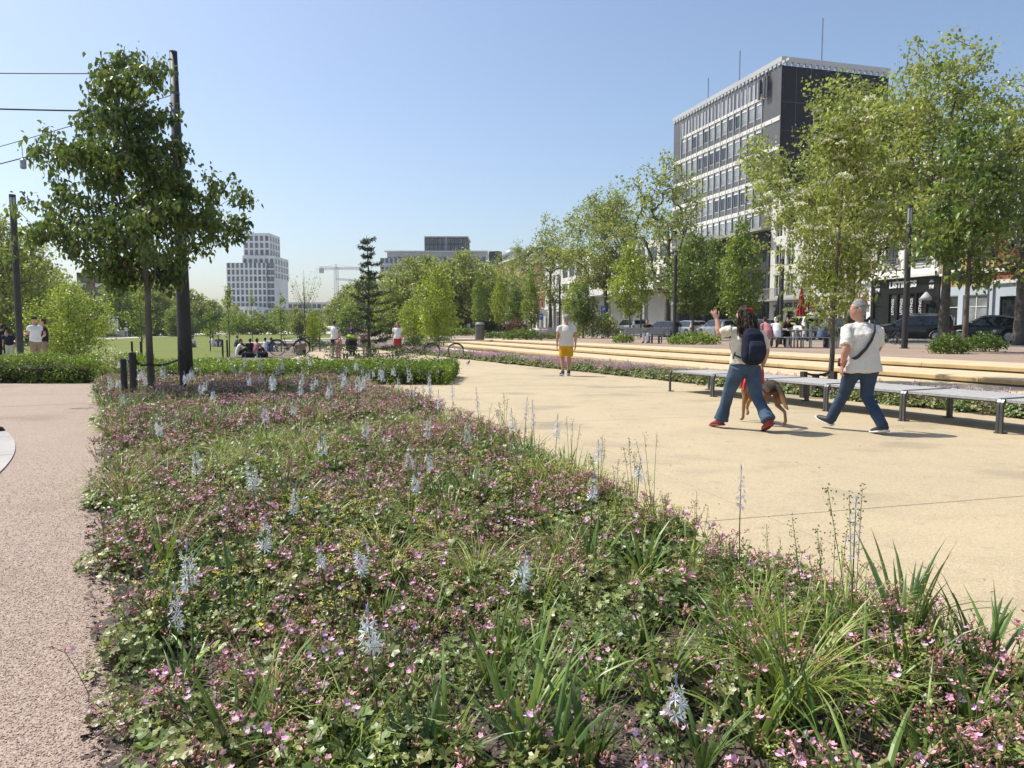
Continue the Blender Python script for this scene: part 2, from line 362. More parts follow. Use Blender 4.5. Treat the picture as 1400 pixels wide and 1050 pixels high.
# ------------------------------------------------------------------ terrace steps of yellow stone blocks
DS = Vector((-.345, 1)).normalized(); NS = Vector((DS.y, -DS.x))     # along, and away to the right
C1 = Vector((RL(55), 55.0))
steps = thing('terrace_steps', 'three long terraced seating steps of yellow concrete beside the flower strip', 'steps', (0, 0, 0))
levels = [(.55, 0.0, 1.9), (.41, -1.85, 1.85), (.27, -3.4, 1.55)]      # top z, offset of front face along NS, depth
for zt, off, dep in levels:
    t = 0; base = C1+NS*off
    k = 0
    while t < 66:
        ln = 3.0
        a = base-DS*(t+.006); b = base-DS*(t+ln-.006)
        poly = [(a.x, a.y), (b.x, b.y), (b+NS*(dep-.01)).to_tuple(), (a+NS*(dep-.01)).to_tuple()]
        m = MB(); z0 = zt-.10
        # block with an overhanging rounded nose
        d3 = Vector((DS.x, DS.y, 0)); n3 = Vector((NS.x, NS.y, 0)); A = Vector((a.x, a.y, 0)); ln_ = (b-a).length
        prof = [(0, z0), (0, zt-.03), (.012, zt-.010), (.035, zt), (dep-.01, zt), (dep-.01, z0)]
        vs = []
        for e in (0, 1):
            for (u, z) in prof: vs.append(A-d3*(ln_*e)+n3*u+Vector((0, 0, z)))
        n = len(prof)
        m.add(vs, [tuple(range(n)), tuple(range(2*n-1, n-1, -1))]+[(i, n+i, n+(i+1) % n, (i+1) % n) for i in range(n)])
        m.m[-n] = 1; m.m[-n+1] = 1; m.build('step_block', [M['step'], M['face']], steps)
        t += ln; k += 1
    # recessed riser below the nose
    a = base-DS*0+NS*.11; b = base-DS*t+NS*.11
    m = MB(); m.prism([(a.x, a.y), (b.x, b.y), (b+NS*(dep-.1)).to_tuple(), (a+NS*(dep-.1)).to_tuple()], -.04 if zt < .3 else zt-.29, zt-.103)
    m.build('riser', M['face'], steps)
    # the flight turns left at its far end
    a = base+NS*.02; L = 13.0+off*.2
    dl = Vector((-1, .16)).normalized(); nl = Vector((.16, 1)).normalized()
    k = 0
    while k*3.0 < L:
        p = a+dl*(k*3.0+.01); q = a+dl*(k*3.0+2.99)
        m = MB(); m.bevel_prism([(q.x, q.y), (p.x, p.y), (p+nl*1.9).to_tuple(), (q+nl*1.9).to_tuple()], zt-.11, zt, .015)
        m.build('step_block', M['pale'], steps); k += 1
    p = a+nl*.25; q = a+dl*(k*3.0)+nl*.25
    m = MB(); m.prism([(q.x, q.y), (p.x, p.y), (p+nl*1.5).to_tuple(), (q+nl*1.5).to_tuple()], -.04, zt-.113); m.build('riser', M['pale'], steps)
# white channel slabs between strip and steps
wch = thing('channel_paving', 'white concrete slabs between the flower strip and the steps', None, (0, 0, 0)); wch['kind'] = 'structure'
y = 52.0
while y > 6:
    y2 = y-3.0
    f0 = lambda Y: STRIP(Y)+1.15; f1 = lambda Y: RL(Y)-3.4*1.06+.12
    a0, a1, b0, b1 = f0(y-.01), f1(y-.01), f0(y2+.01), f1(y2+.01)
    if a1-a0 > .15:
        if b1-b0 < .1: b1 = b0+.1
        m = MB(); m.bevel_prism([(b0, y2+.01), (b1, y2+.01), (a1, y-.01), (a0, y-.01)], -.02, .03, .006); m.build('slab', M['white_slab'], wch)
    y = y2
# strip soil
o = sheet('flower_strip_soil', [(STRIP(4), 4), (STRIP(4)+1.6, 4), (STRIP(52)+1.15, 52), (STRIP(52), 52)], .008, M['mulch'])
# plaza behind the steps, street, pavements
FX = lambda Y: 30-.28*(Y-56)                   # facade line of the street
def band(name, a, b, y0, y1, z, m, n=1):       # sheet between two lines offset from the facade line
    return sheet(name, [(FX(y0)-a, y0), (FX(y0)-b, y0), (FX(y1)-b, y1), (FX(y1)-a, y1)], z, m)
p0 = C1+NS*1.88; q0 = p0-DS*60
sheet('plaza', [(q0.x, q0.y), (60, -2), (FX(56)+20, 56), (FX(400)+60, 400), (-90, 400), (-26, 140), (-15, 59), (-13, 57.4), (C1.x, 56.9)], .535, M['plaza'])
band('street', 15.5, 3.2, -5, 390, .545, M['asphalt'])
m = MB()
for a, w in ((15.6, .18), (3.3, .18)):
    m.prism([(FX(-5)-a, -5), (FX(-5)-a+w, -5), (FX(390)-a+w, 390), (FX(390)-a, 390)], .50, .60 if a < 4 else .565)
o = m.build('kerb', M['pavement']); o['kind'] = 'structure'
m = MB(); m.prism([(FX(-5)-3.11, -5), (FX(-5)+3, -5), (FX(390)+3, 390), (FX(390)-3.11, 390)], .5, .655)
o = m.build('pavement', M['pavement']); o['kind'] = 'structure'
# ------------------------------------------------------------------ trees
def blob(rg, n, prof, lob=.22, seed=0, bias=.45):
    """points in a lathe-like crown; prof = [(z, r)], uneven outline"""
    zs = np.array([p[0] for p in prof]); rs = np.array([p[1] for p in prof])
    ph = rg.random(6)*6.28; out = []
    while len(out) < n:
        z = rg.uniform(zs[0], zs[-1]); r = np.interp(z, zs, rs)
        if rg.random() > r/rs.max(): continue
        a = rg.uniform(0, 6.283)
        k = 1+lob*(math.sin(2*a+ph[0]+z*1.7)+.8*math.sin(3*a+ph[1]-z*2.3)+.7*math.sin(5*a+ph[2]+z*3.9))*.55
        q = rg.random()**bias
        out.append((r*k*q*math.cos(a), r*k*q*math.sin(a), z+rg.normal()*.05))
    return np.array(out)
def clumped(rg, n, prof, lob, bias, nc, sd):
    c = blob(rg, nc, prof, lob, bias=bias); k = rg.integers(0, nc, n); w = np.abs(rg.normal(size=nc))*.5+.6
    return c[k]+rg.normal(size=(n, 3))*sd*w[k][:, None]*[1, 1, .75]
def skeleton(rg, trunk, tips, up=.55, jit=.12, seg=3):
    P = [np.array(p, float) for p in trunk]; par = [i-1 for i in range(len(trunk))]
    top = P[-1]
    order = np.argsort([np.linalg.norm((t-np.array([top[0]*.5, top[1]*.5, trunk[-1][2]*.45]))*np.array([1, 1, .5])) for t in tips])
    chains = []; NP = np.zeros((len(trunk)+len(tips)*(seg+1), 3)); n = len(P); NP[:n] = P
    okb = np.zeros(len(NP), bool); first = max(1, int(len(trunk)*.35)); okb[first:n] = True
    for ti in order:
        t = tips[ti]; D = NP[:n]-t; h = np.hypot(D[:, 0], D[:, 1]); dist = np.sqrt(h*h+D[:, 2]**2)
        cost = dist+up*np.maximum(0, D[:, 2]+.45*h)*2
        cost[~okb[:n]] = 1e9
        i = int(np.argmin(cost)); p = NP[i].copy(); idx = [i]
        L = np.linalg.norm(t-p)
        for k in range(1, seg+1):
            f = k/seg; q = p+(t-p)*f+rg.normal(size=3)*jit*L*(1-f)*.6; q[2] += .16*L*math.sin(f*math.pi)*(.6)
            NP[n] = q; okb[n] = True; par.append(idx[-1]); idx.append(n); n += 1
        chains.append(idx)
    cnt = np.zeros(n)
    for c in chains: cnt[c[-1]] += 1
    for i in range(n-1, 0, -1): cnt[par[i]] += cnt[i]
    return NP[:n], par, cnt, chains
def branch_mesh(name, NP, cnt, chains, trunk_n, r0, rt, mat_, parent, ex=.48, sides=4):
    mb = MB(); tot = cnt[0]; 
    rad = lambda i: max(rt, r0*(max(cnt[i], .6)/tot)**ex)
    tr = [rad(i) for i in range(trunk_n)]
    base = [r0*1.35, r0*1.08]+[min(tr[k], r0*(1-.4*k/trunk_n)) if k > 1 else r0 for k in range(2, trunk_n)]
    pts = [Vector(p) for p in NP[:trunk_n]]
    # resample the trunk, with a flare at the foot
    P2 = []; R2 = []
    for k in range(trunk_n-1):
        for f in (0, .34, .67): P2.append(pts[k].lerp(pts[k+1], f)); R2.append(base[k]+(base[k+1]-base[k])*f)
    P2.append(pts[-1]); R2.append(base[-1]*.8)
    mb.tube(P2, R2, 10)
    for c in chains:
        rr = [rad(i) for i in c]; rr[0] = min(rr[0], rr[1]*1.25)
        mb.tube([NP[i] for i in c], rr, sides+ (2 if rr[0] > .05 else 0), cap=False)
    return mb.build(name, mat_, parent, smooth=True)
def leaves(rg, centers, per, spread, size, droop=.3, up=.6, quad=False, dirs=None, aspect=.55, var=.35):
    n = len(centers)*per; C = np.repeat(centers, per, axis=0)+rg.normal(size=(n, 3))*spread
    d = rg.normal(size=(n, 3)); d[:, 2] -= droop*2; d /= np.linalg.norm(d, axis=1)[:, None]
    nn = rg.normal(size=(n, 3)); nn[:, 2] += up*2
    s = np.cross(d, nn); s /= np.linalg.norm(s, axis=1)[:, None]+1e-9; nn = np.cross(s, d)
    L = size*(1+var*rg.normal(size=(n, 1)).clip(-1.5, 2)); w = L*aspect*.5
    if quad:   # one folded diamond, 2 triangles
        V = np.stack([C, C+d*L*.45+s*w+nn*w*.3, C+d*L, C+d*L*.45-s*w+nn*w*.3], 1).reshape(-1, 3)
        b = np.arange(n)[:, None]*4; F = np.concatenate([b+np.array([[0, 1, 2]]), b+np.array([[0, 2, 3]])], 1).reshape(-1, 3)
    else:      # six vertices, folded along the midrib and drooping at the tip
        t = C+d*L; t[:, 2] -= (L[:, 0])*.18
        V = np.stack([C, C+d*L*.3+s*w+nn*w*.35, C+d*L*.68+s*w*.75+nn*w*.22, t, C+d*L*.68-s*w*.75+nn*w*.22, C+d*L*.3-s*w+nn*w*.35], 1).reshape(-1, 3)
        b = np.arange(n)[:, None]*6
        F = np.concatenate([b+np.array([q]) for q in ((0, 1, 2), (0, 2, 3), (0, 3, 4), (0, 4, 5))], 1).reshape(-1, 3)
    return V, F
def crown_mesh(name, V, F, m, parent):
    return mesh_obj(name, np_mesh(name, V, F, [m] if not isinstance(m, list) else m), None, parent)
ML = {
 'dark': leafm('sweetgum_leaf', (.06, .10, .018), (.105, .155, .028), .36, .45),
 'plane': leafm('plane_leaf', (.29, .33, .075), (.21, .27, .05), .45, .4),
 'fresh': leafm('fresh_leaf', (.15, .235, .028), (.21, .28, .042), .42, .4),
 'lime': leafm('lime_leaf', (.28, .35, .032), (.21, .29, .03), .45, .3),
 'mid': leafm('mid_leaf', (.09, .15, .024), (.14, .20, .035), .38, .4),
 'olive': leafm('olive_leaf', (.25, .29, .055), (.18, .225, .042), .42, .4),
 'fir': leafm('fir_needle', (.035, .06, .022), (.055, .085, .03), .12, .35, rough=.6),
 'hedge': leafm('hedge_leaf', (.19, .28, .026), (.11, .18, .02), .38, .42),
 'redbud': leafm('redbud', (.13, .06, .04), (.10, .05, .035), .3, .3),
}
def make_tree(name, label, cat, loc, seed, prof, h0, r0, ntips, per, spread, size, lm, bark='bark', lean=(0, 0), rz=0, scale=1, group=None,
              quad=True, droop=.3, up=.55, lob=.22, bias=.45, rt=.006, aspect=.6, jit=.12, trunk_to=.8, clus=None):
    rg = np.random.default_rng(seed); t = thing(name, label, cat, loc, rz, group, scale)
    H = prof[-1][0]; nt = 7
    tr = [(lean[0]*k/(nt-1)+rg.normal()*.02*(0 < k < nt), lean[1]*k/(nt-1)+rg.normal()*.02, (H*trunk_to)*k/(nt-1)) for k in range(nt)]
    tr[0] = (0, 0, -.05)
    tips = clumped(rg, ntips, prof, lob, bias, *clus) if clus else blob(rg, ntips, prof, lob, bias=bias)
    tips[:, 0] += lean[0]*tips[:, 2]/H; tips[:, 1] += lean[1]*tips[:, 2]/H
    NP, par, cnt, chains = skeleton(rg, tr, tips, jit=jit)
    # branches only start above the clear stem
    branch_mesh('trunk', NP, cnt, chains, nt, r0, rt, M[bark], t)
    cen = []
    for c in chains: cen.append(NP[c[-1]]); cen.append((NP[c[-1]]*.6+NP[c[-2]]*.4))
    V, F = leaves(rg, np.array(cen), max(1, per//2), spread, size, droop, up, quad, aspect=aspect)
    crown_mesh('crown', V, F, ML[lm], t)
    t['tips'] = 0; del t['tips']
    return t, np.array([NP[c[-1]] for c in chains])
TG = 'mature plane trees along the street'
# --- the dark young tree between stakes on the left
tx = gp(208, 545); 
prof = [(2.3, .3), (2.45, .8), (2.7, 1.35), (3.0, 1.68), (3.6, 1.75), (4.2, 1.55), (4.8, 1.15), (5.4, .9), (6.0, .7), (6.45, .45), (6.75, .12)]
make_tree('young_tree', 'dark leafy young tree tied between two wooden stakes in the flower bed', 'tree', tx, 5, prof, 0, .062, 620, 34, (.085, .085, .09), .086,
          'dark', clus=(74, .20), lean=(-.12, .05), quad=False, droop=.75, up=.35, lob=.32, bias=.42, rt=.005, jit=.1, trunk_to=.9, aspect=.62)
# --- flowering rowan behind the bench
rx = Vector((at(1135, 15.0), 15.0, 0))
prof = [(1.9, .25), (2.2, .6), (2.8, .9), (3.4, 1.05), (4.2, 1.05), (4.8, .8), (5.3, .5), (5.7, .25), (5.95, .06)]
rowan, rtips = make_tree('rowan_tree', 'rowan with cream flower clusters growing behind the bench row', 'tree', rx, 11, prof, 0, .045, 260, 30, (.12, .12, .11), .10,
          'olive', clus=(44, .26), quad=False, droop=.35, up=.6, lob=.3, bias=.55, rt=.005, aspect=.36, trunk_to=.86, lean=(.12, 0))
rg = np.random.default_rng(8); fl = []
for k, t in enumerate(rtips):
    if (np.hypot(t[0], t[1]) > .45 or t[2] > 4.4) and rg.random() < .62: fl.append(t+[0, 0, .08])
fl = np.array(fl); V = []; F = []
Cc = []
for c in fl:                                    # flat domed umbels of tiny florets
    n = 70; a = rg.random(n)*6.283; r = np.sqrt(rg.random(n))*.125
    Cc.append(np.stack([c[0]+r*np.cos(a), c[1]+r*np.sin(a), c[2]+.04*(1-(r/.125)**2)+rg.normal(size=n)*.006], 1))
Cc = np.concatenate(Cc); V, F = leaves(rg, Cc, 1, .004, .028, 0, 1.2, True, aspect=.9)
M['cream'] = mat('cream_floret', (.78, .77, .62), .8, (.68, .69, .48), ns=3, island=.2, transl=.2)
crown_mesh('flower_clusters', V, F, M['cream'], rowan)
# --- plane trees
def ploc(px, Y, z=.535): return (at(px, Y, z), Y, z)
pl_prof = [(6.0, .8), (6.5, 2.6), (7.2, 4.7), (8, 6.2), (10.2, 6.5), (12.5, 5.7), (14.8, 4.2), (16.6, 2.2), (17.6, .5)]
planeA, _ = make_tree('plane_tree', 'big thick plane tree in front of the yellow brick house at the right', 'tree', ploc(1290, 40.5), 21, pl_prof, 0, .28, 700, 32, (.34, .34, .28), .21,
     'plane', 'bark_pale', clus=(95, .75), lob=.35, bias=.55, rt=.018, jit=.16, trunk_to=.62, aspect=.75, group=TG, scale=.87)
plB = [(5.6, .8), (6.1, 2.4), (6.8, 4.4), (7.9, 5.7), (9.8, 6.0), (12, 5.4), (14, 4.0), (16.2, 2.2), (17.2, .5)]
planeB, _ = make_tree('plane_tree', 'spreading plane tree whose trunk stands left of the grey haired walker', 'tree', ploc(1158, 47), 22, plB, 0, .25, 700, 32, (.36, .36, .3), .21,
     'plane', 'bark_pale', clus=(95, .75), lob=.38, bias=.55, rt=.018, jit=.17, trunk_to=.6, aspect=.75, group=TG, scale=.98, lean=(.4, 0))
plC = [(3.2, .8), (4.2, 2.4), (6, 4.4), (8, 5.6), (10, 5.4), (12, 4.6), (14, 3.0), (16, 1.4), (17.2, .3)]
planeC, _ = make_tree('plane_tree', 'airy plane tree with dark open limbs left of the office tower', 'tree', ploc(912, 69.5), 23, plC, 0, .29, 400, 15, (.36, .36, .28), .24,
     'plane', 'bark_pale', clus=(60, .8), lob=.42, bias=.6, rt=.028, jit=.2, trunk_to=.6, aspect=.75, group=TG, scale=1.0)
dup(planeB, ploc(829, 84), 2.1, 'plane tree standing behind the blue parking sign, left of the airy one', .98)
dup(planeC, ploc(752, 104), 1.3, 'tall plane tree left of the white office block', .97)
dup(planeA, ploc(706, 122), 2.2, 'plane tree in front of the yellow brick apartment house', .80)
dup(planeB, ploc(668, 138), 4.0, 'plane tree in front of the dark mansard roof', .72)
dup(planeC, ploc(634, 150), 5.2, 'plane tree behind the far bin, right in the light green mass', .80)
dup(planeA, ploc(596, 165), .6, 'plane tree in the middle of the light green mass', .88)
dup(planeB, ploc(566, 180), 2.9, 'plane tree at the left end of the light green mass', .82)
dup(planeC, ploc(1392, 36), 2.4, 'plane tree reaching in from the right edge', .74)
# --- young street trees on the plaza and lawn
pr = [(2.8, .3), (3.3, .9), (4.0, 1.4), (5, 1.5), (6.2, 1.3), (7.1, .9), (7.9, .4), (8.3, .1)]
y1, _ = make_tree('young_tree', 'dense green young tree with a slim trunk right of the lamp post', 'tree', ploc(1317, 25.8), 31, pr, 0, .08, 270, 22, (.15, .15, .14), .14,
     'mid', clus=(38, .32), quad=False, lob=.3, rt=.008, droop=.5, aspect=.7, lean=(.1, 0))
pr = [(1.9, .4), (2.4, 1.2), (3.2, 1.7), (4.2, 1.8), (5.2, 1.4), (6.2, .9), (7.2, .3)]
y2, _ = make_tree('young_tree', 'round green young tree in the planter left of the pointing woman', 'tree', ploc(947, 50), 32, pr, 0, .07, 260, 24, (.2, .2, .17), .17,
     'mid', lob=.3, rt=.012, droop=.4, aspect=.7)
y3, _ = make_tree('young_tree', 'lime green young tree beside the seated person on the plaza', 'tree', ploc(861, 56), 33, pr, 0, .06, 220, 22, (.2, .2, .18), .17,
     'lime', lob=.28, rt=.012, droop=.3, aspect=.7)
pr = [(1.6, .5), (2.4, 1.5), (3.6, 1.9), (5.2, 1.7), (6.8, 1.25), (8.0, .8), (9.2, .2)]
y4, _ = make_tree('young_tree', 'pointed green tree in front of the white cafe building', 'tree', ploc(1012, 56), 34, pr, 0, .08, 260, 24, (.2, .2, .2), .19,
     'fresh', lob=.28, rt=.012, droop=.3, aspect=.7, scale=.98)
dup(y2, ploc(797, 60), 1, 'small round tree behind the man in yellow shorts', .62)
dup(y2, ploc(705, 66), 2, 'round tree above the brown shrubs left of the small parking sign', .62)
dup(y3, ploc(683, 70), 3, 'lighter green slim tree right of the plaza bin', (.5, .5, .8))
dup(y4, ploc(726, 62), 1.4, 'slim tree with bright lower leaves left of the man in yellow shorts', (.45, .45, .6))
dup(y4, ploc(655, 80), 4, 'slim tree just behind the plaza bin', (.5, .5, .75))
dup(y2, ploc(975, 62), 3.6, 'dark round tree behind the planter, over the silver cars', 1.15)
dup(y3, ploc(785, 90), 3.6, 'low green tree half hidden behind the man in yellow shorts', .9)
pr = [(.5, .3), (1.0, .85), (1.8, 1.1), (2.8, 1.1), (3.6, .8), (4.4, .4), (5.0, .08)]
y5, _ = make_tree('young_tree', 'yellow green slender tree behind the pink bicycle', 'tree', (at(598, 41), 41, 0), 35, pr, 0, .06, 300, 24, (.17, .17, .15), .11,
     'lime', lob=.3, rt=.008, droop=.4, aspect=.6)
dup(y5, (at(566, 44), 44, 0), 2, 'shorter yellow green tree left of the pink bicycle', (.85, .85, .68))
# --- far trees in rows round the park
pr = [(.6, 1.5), (1.5, 3.0), (3, 4.2), (5, 4.6), (7, 4.2), (9, 3.0), (10.5, 1.5), (11.2, .3)]
f1, _ = make_tree('broadleaf_tree', 'pale broad tree at the far left behind the lamp post', 'tree', (at(8, 62), 62, 0), 41, pr, 0, .3, 420, 26, (.42, .42, .36), .26,
     'plane', lob=.35, rt=.03, aspect=.75, scale=.95)
f2, _ = make_tree('broadleaf_tree', 'olive green tree right of the left brick house', 'tree', (at(187, 130), 130, 0), 42, pr, 0, .3, 330, 26, (.55, .55, .45), .40,
     'olive', lob=.35, rt=.05, aspect=.8, scale=1.1)
f3, _ = make_tree('broadleaf_tree', 'fresh green tree at the far side of the lawn', 'tree', (at(165, 118), 118, 0), 43, pr, 0, .3, 330, 26, (.5, .5, .42), .38,
     'fresh', lob=.35, rt=.05, aspect=.8, scale=.8)
FT = [(f2, 225, 140, 1.05, 'olive tree behind the dark tall mast, far side of the lawn'), (f1, 212, 128, .85, 'pale tree between trunk and dark mast, far side of the lawn'),
 (f2, 262, 150, .8, 'olive tree just right of the dark mast beyond the lawn'), (f3, 290, 155, .62, 'small fresh tree left of the white tower, beyond the lawn'),
 (f1, 38, 75, .85, 'pale tree behind the man in the white shirt at the left'), (f3, -12, 70, .9, 'dark green tree at the left edge of the picture'),
 (f3, 128, 105, .5, 'green tree in front of the left brick house'), (f2, 60, 95, .85, 'olive tree left of the brick house'),
 (f3, 332, 160, .46, 'low green tree under the white tower, its left corner'), (f2, 352, 150, .42, 'low olive tree under the white tower'),
 (f3, 378, 165, .5, 'low fresh tree at the right foot of the white tower'), (f1, 405, 160, .5, 'pale low tree in front of the dark long building'),
 (f2, 432, 170, .55, 'low olive tree left of the crane'), (f2, 478, 150, .92, 'willow green tree right of the crane'), (f1, 462, 165, .7, 'pale tree just under the crane'),
 (f2, 505, 140, .95, 'olive tree behind the fir'), (f3, 525, 130, .75, 'green tree right of the fir'), (f1, 552, 150, 1.05, 'pale tree in front of the long balcony building'),
 (f3, 540, 100, .55, 'small green tree behind the woman in the red skirt'), (f2, 100, 140, .8, 'olive tree behind the left brick house gap'),
 (f3, 245, 120, .5, 'short fresh tree hidden behind the dark mast foot'), (f3, 480, 120, .5, 'short fresh tree left of the fir'), (f2, 410, 140, .38, 'short olive tree behind the parked bicycle'),
 (f1, 320, 175, .6, 'pale tree in front of the low white block left of the tower')]
for i, (src, px, Y, s, lab) in enumerate(FT):
    dup(src, (at(px, Y), Y, -.02), i*1.7, lab, (s*1.05, s*1.05, s*(.9+.05*(i % 4))))
for i, (src, px, Y, s, lab) in enumerate(((f1, 558, 98, .95, 'broad pale tree at the left end of the rounded green mass'), (f2, 585, 104, 1.0, 'broad olive tree left of the middle of the rounded mass'), (f3, 612, 108, .95, 'broad fresh green tree in the middle of the rounded mass'),
    (f1, 636, 103, 1.08, 'broad pale tree right of the middle of the rounded mass'), (f2, 662, 110, .95, 'broad olive tree at the right end of the rounded mass'))):
    dup(src, (at(px, Y), Y, .3), 2+i*1.3, lab, (s, s, s*.97))
# bushy small tree right of the left lamp
pr = [(.1, .9), (.5, 1.7), (1.4, 2.2), (2.4, 2.0), (3.2, 1.3), (3.9, .5), (4.3, .1)]
make_tree('shrub_tree', 'loose yellow green shrub tree behind the two people at the left', 'tree', (at(95, 33), 33, 0), 51, pr, 0, .07, 420, 24, (.22, .22, .2), .10,
     'lime', lob=.4, rt=.008, aspect=.7, bias=.6, scale=.85)
# thin saplings on the lawn
def sapling(px, Y, H, label, seed, lm='fresh', broom=False, name='sapling'):
    t = thing(name, label, 'sapling', (at(px, Y), Y, -.03)); rg = np.random.default_rng(seed); mb = MB(); cen = []
    mb.tube([(0, 0, 0), (.02, 0, H*.3), (-.01, 0, H*.62), (0, .02, H)], [.035, .028, .018, .006], 7)
    nb = 16 if broom else 24
    for k in range(nb):
        z = H*(rg.uniform(.3, .55) if broom else rg.uniform(.22, .95)); a = rg.uniform(0, 6.28)
        L = H*(.5*rg.uniform(.6, 1.0) if broom else .22*rg.uniform(.6, 1.2)*(1.15-z/H))
        e = rg.uniform(1.05, 1.35) if broom else rg.uniform(.1, .8)
        d = np.array([math.cos(a)*math.cos(e), math.sin(a)*math.cos(e), math.sin(e)])
        p = np.array([0, 0, z]); q = p+d*L*.5; r = p+d*L+np.array([0, 0, .1*L])
        mb.tube([p, q, r], [.012, .008, .003], 4, cap=False)
        for f in np.linspace(.25, 1, 7): cen.append(p+(r-p)*f)
    mb.build('trunk', M['bark'], t, smooth=True)
    V, F = leaves(rg, np.array(cen), 5 if not broom else 3, .08, .085, .2, .5, True, aspect=.6); crown_mesh('crown', V, F, ML[lm], t)
    return t
def stakes(px, Y, w, label, h=.85, parent=None):
    for k, s in enumerate((-1, 1)):
        mb = MB(); mb.tube([(0, 0, -.05), (0, 0, h)], .045, 8); o = mb.build('wooden_stake', M['wood_dark'], None, (at(px, Y)+s*w/2, Y, -.03))
        tag(o, ('left ' if s < 0 else 'right ')+label, 'stake')
sapling(193, 31, 4.0, 'feathery larch like sapling just left of the staked dark tree', 61, 'fresh')
stakes(186, 31, .38, 'stake of the pair holding the feathery sapling')
sapling(313, 36, 3.6, 'thin sapling in the lawn left of the picnickers', 62, 'fresh'); stakes(307, 35, .22, 'stake of the close pair by the thin lawn sapling')
sapling(384, 43, 3.7, 'thin sapling standing behind the black bicycle wheel', 63, 'fresh')
sapling(417, 42, 4.7, 'sapling with upright broom like branches above the black bicycle', 64, 'fresh', True)
dup(y5, (at(427, 44), 44, -.03), 2.4, 'small dense tree on stakes right of the black bicycle', (.42, .42, .52)); stakes(430, 44, .62, 'stake of the little dense tree right of the black bicycle', .9)
sapling(345, 60, 4.6, 'thin sapling further back on the lawn left of the tower', 66, 'fresh')
sapling(287, 45, 3.0, 'thin leaning sapling right of the dark mast', 67, 'fresh')
# --- fir behind the hedge
fir = thing('fir_tree', 'sparse dark young fir behind the hedge', 'tree', (at(505, 23.5), 23.5, -.02)); rg = np.random.default_rng(71)
mb = MB(); H = 4.35; mb.tube([(0, 0, 0), (-.02, 0, 1.5), (.01, 0, 3), (-.04, 0, H)], [.06, .045, .028, .008], 8); cen = []; dirv = []
z = .25
while z < H-.1:
    nbr = 5 if z < 1.3 else 4
    for k in range(nbr):
        a = k*6.283/nbr+rg.uniform(0, 1.2); L = (1.25*(1-z/H)**1.6+.18)*rg.uniform(.5, 1.45)
        if z < .95: L *= 1.5
        d = np.array([math.cos(a), math.sin(a), .12]); p = np.array([0, 0, z+rg.uniform(-.08, .08)])
        pts = [p+d*L*f+np.array([0, 0, (.22*f*f-.14*f)*L]) for f in (0, .35, .7, 1)]
        mb.tube(pts, [.016, .011, .007, .003], 4, cap=False)
        perp = np.array([-d[1], d[0], 0])
        for f in np.linspace(.22, 1, int(8+L*12)):
            c = p+d*L*f+np.array([0, 0, (.22*f*f-.14*f)*L]); sl = L*.30*(1.1-f)
            for s in (-1, 1):
                for g in np.linspace(0, 1, 4): cen.append(c+perp*s*sl*g+d*sl*g*.5)
    z += .24 if z < 2.0 else .25
mb.build('trunk', M['bark'], fir, smooth=True)
V, F = leaves(rg, np.array(cen), 2, .025, .06, .1, .5, True, aspect=.34); crown_mesh('crown', V, F, ML['fir'], fir)
# --- clipped hedges
def hedge(x0, x1, y0, y1, h, label, seed, end_r=.4, dens=1500):
    t = thing('hedge', label, 'hedge', ((x0+x1)/2, (y0+y1)/2, 0)); w, d = (x1-x0)/2, (y1-y0)/2; rg = np.random.default_rng(seed)
    mb = MB(); mb.loft([(-w+.22, 0, h*.42), (w-.22, 0, h*.42)], [(d-.18, h*.33)]*2, side=(0, 1, 0), n=18, ex=4, cap=.2)
    M['twigs'] = M.get('twigs') or mat('hedge_twigs', (.04, .035, .02), .9, (.02, .03, .01), ns=8)
    mb.build('branches', M['twigs'], t)
    A = [('f', 2*w*h), ('t', 4*w*d), ('l', 2*d*h), ('r', 2*d*h), ('b', 2*w*h*.5)]
    C = []
    for k, ar in A:
        n = int(ar*dens/6); u = rg.uniform(-1, 1, n); v = rg.random(n); ins = rg.random(n)**1.6*.16
        if k in 'fb': s = -1 if k == 'f' else 1; P = np.stack([u*w, s*(d-ins), v*h], 1)
        elif k == 't': P = np.stack([u*w, (v*2-1)*d, h-ins], 1)
        else: s = -1 if k == 'l' else 1; P = np.stack([s*(w-ins), u*d, v*h], 1)
        C.append(P)
    C = np.concatenate(C)
    lump = .07*np.sin(C[:, 0]*2.9+C[:, 1]*2)+.05*np.sin(C[:, 0]*6.3-C[:, 1]*4.4)+.04*np.sin(C[:, 0]*13)
    C[:, 2] *= 1+lump*.9*(C[:, 2]/h); e = 1-.10*(C[:, 2]/h)**3; C[:, 1] *= e+lump*.35
    C[:, 2] += rg.normal(size=len(C))*.012+ (rg.random(len(C)) < .05)*rg.random(len(C))*.09
    V, F = leaves(rg, C, 6, .035, .05, -.1, .5, True, aspect=.62); crown_mesh('foliage', V, F, ML['hedge'], t)
    return t
hedge(-10.2, -1.55, 17.9, 21.0, .46, 'long clipped green hedge behind the flower bed, foot of the fir', 81)
hedge(-20.5, -10.3, 18.3, 21.2, .6, 'clipped hedge at the left behind the gravel path', 82)
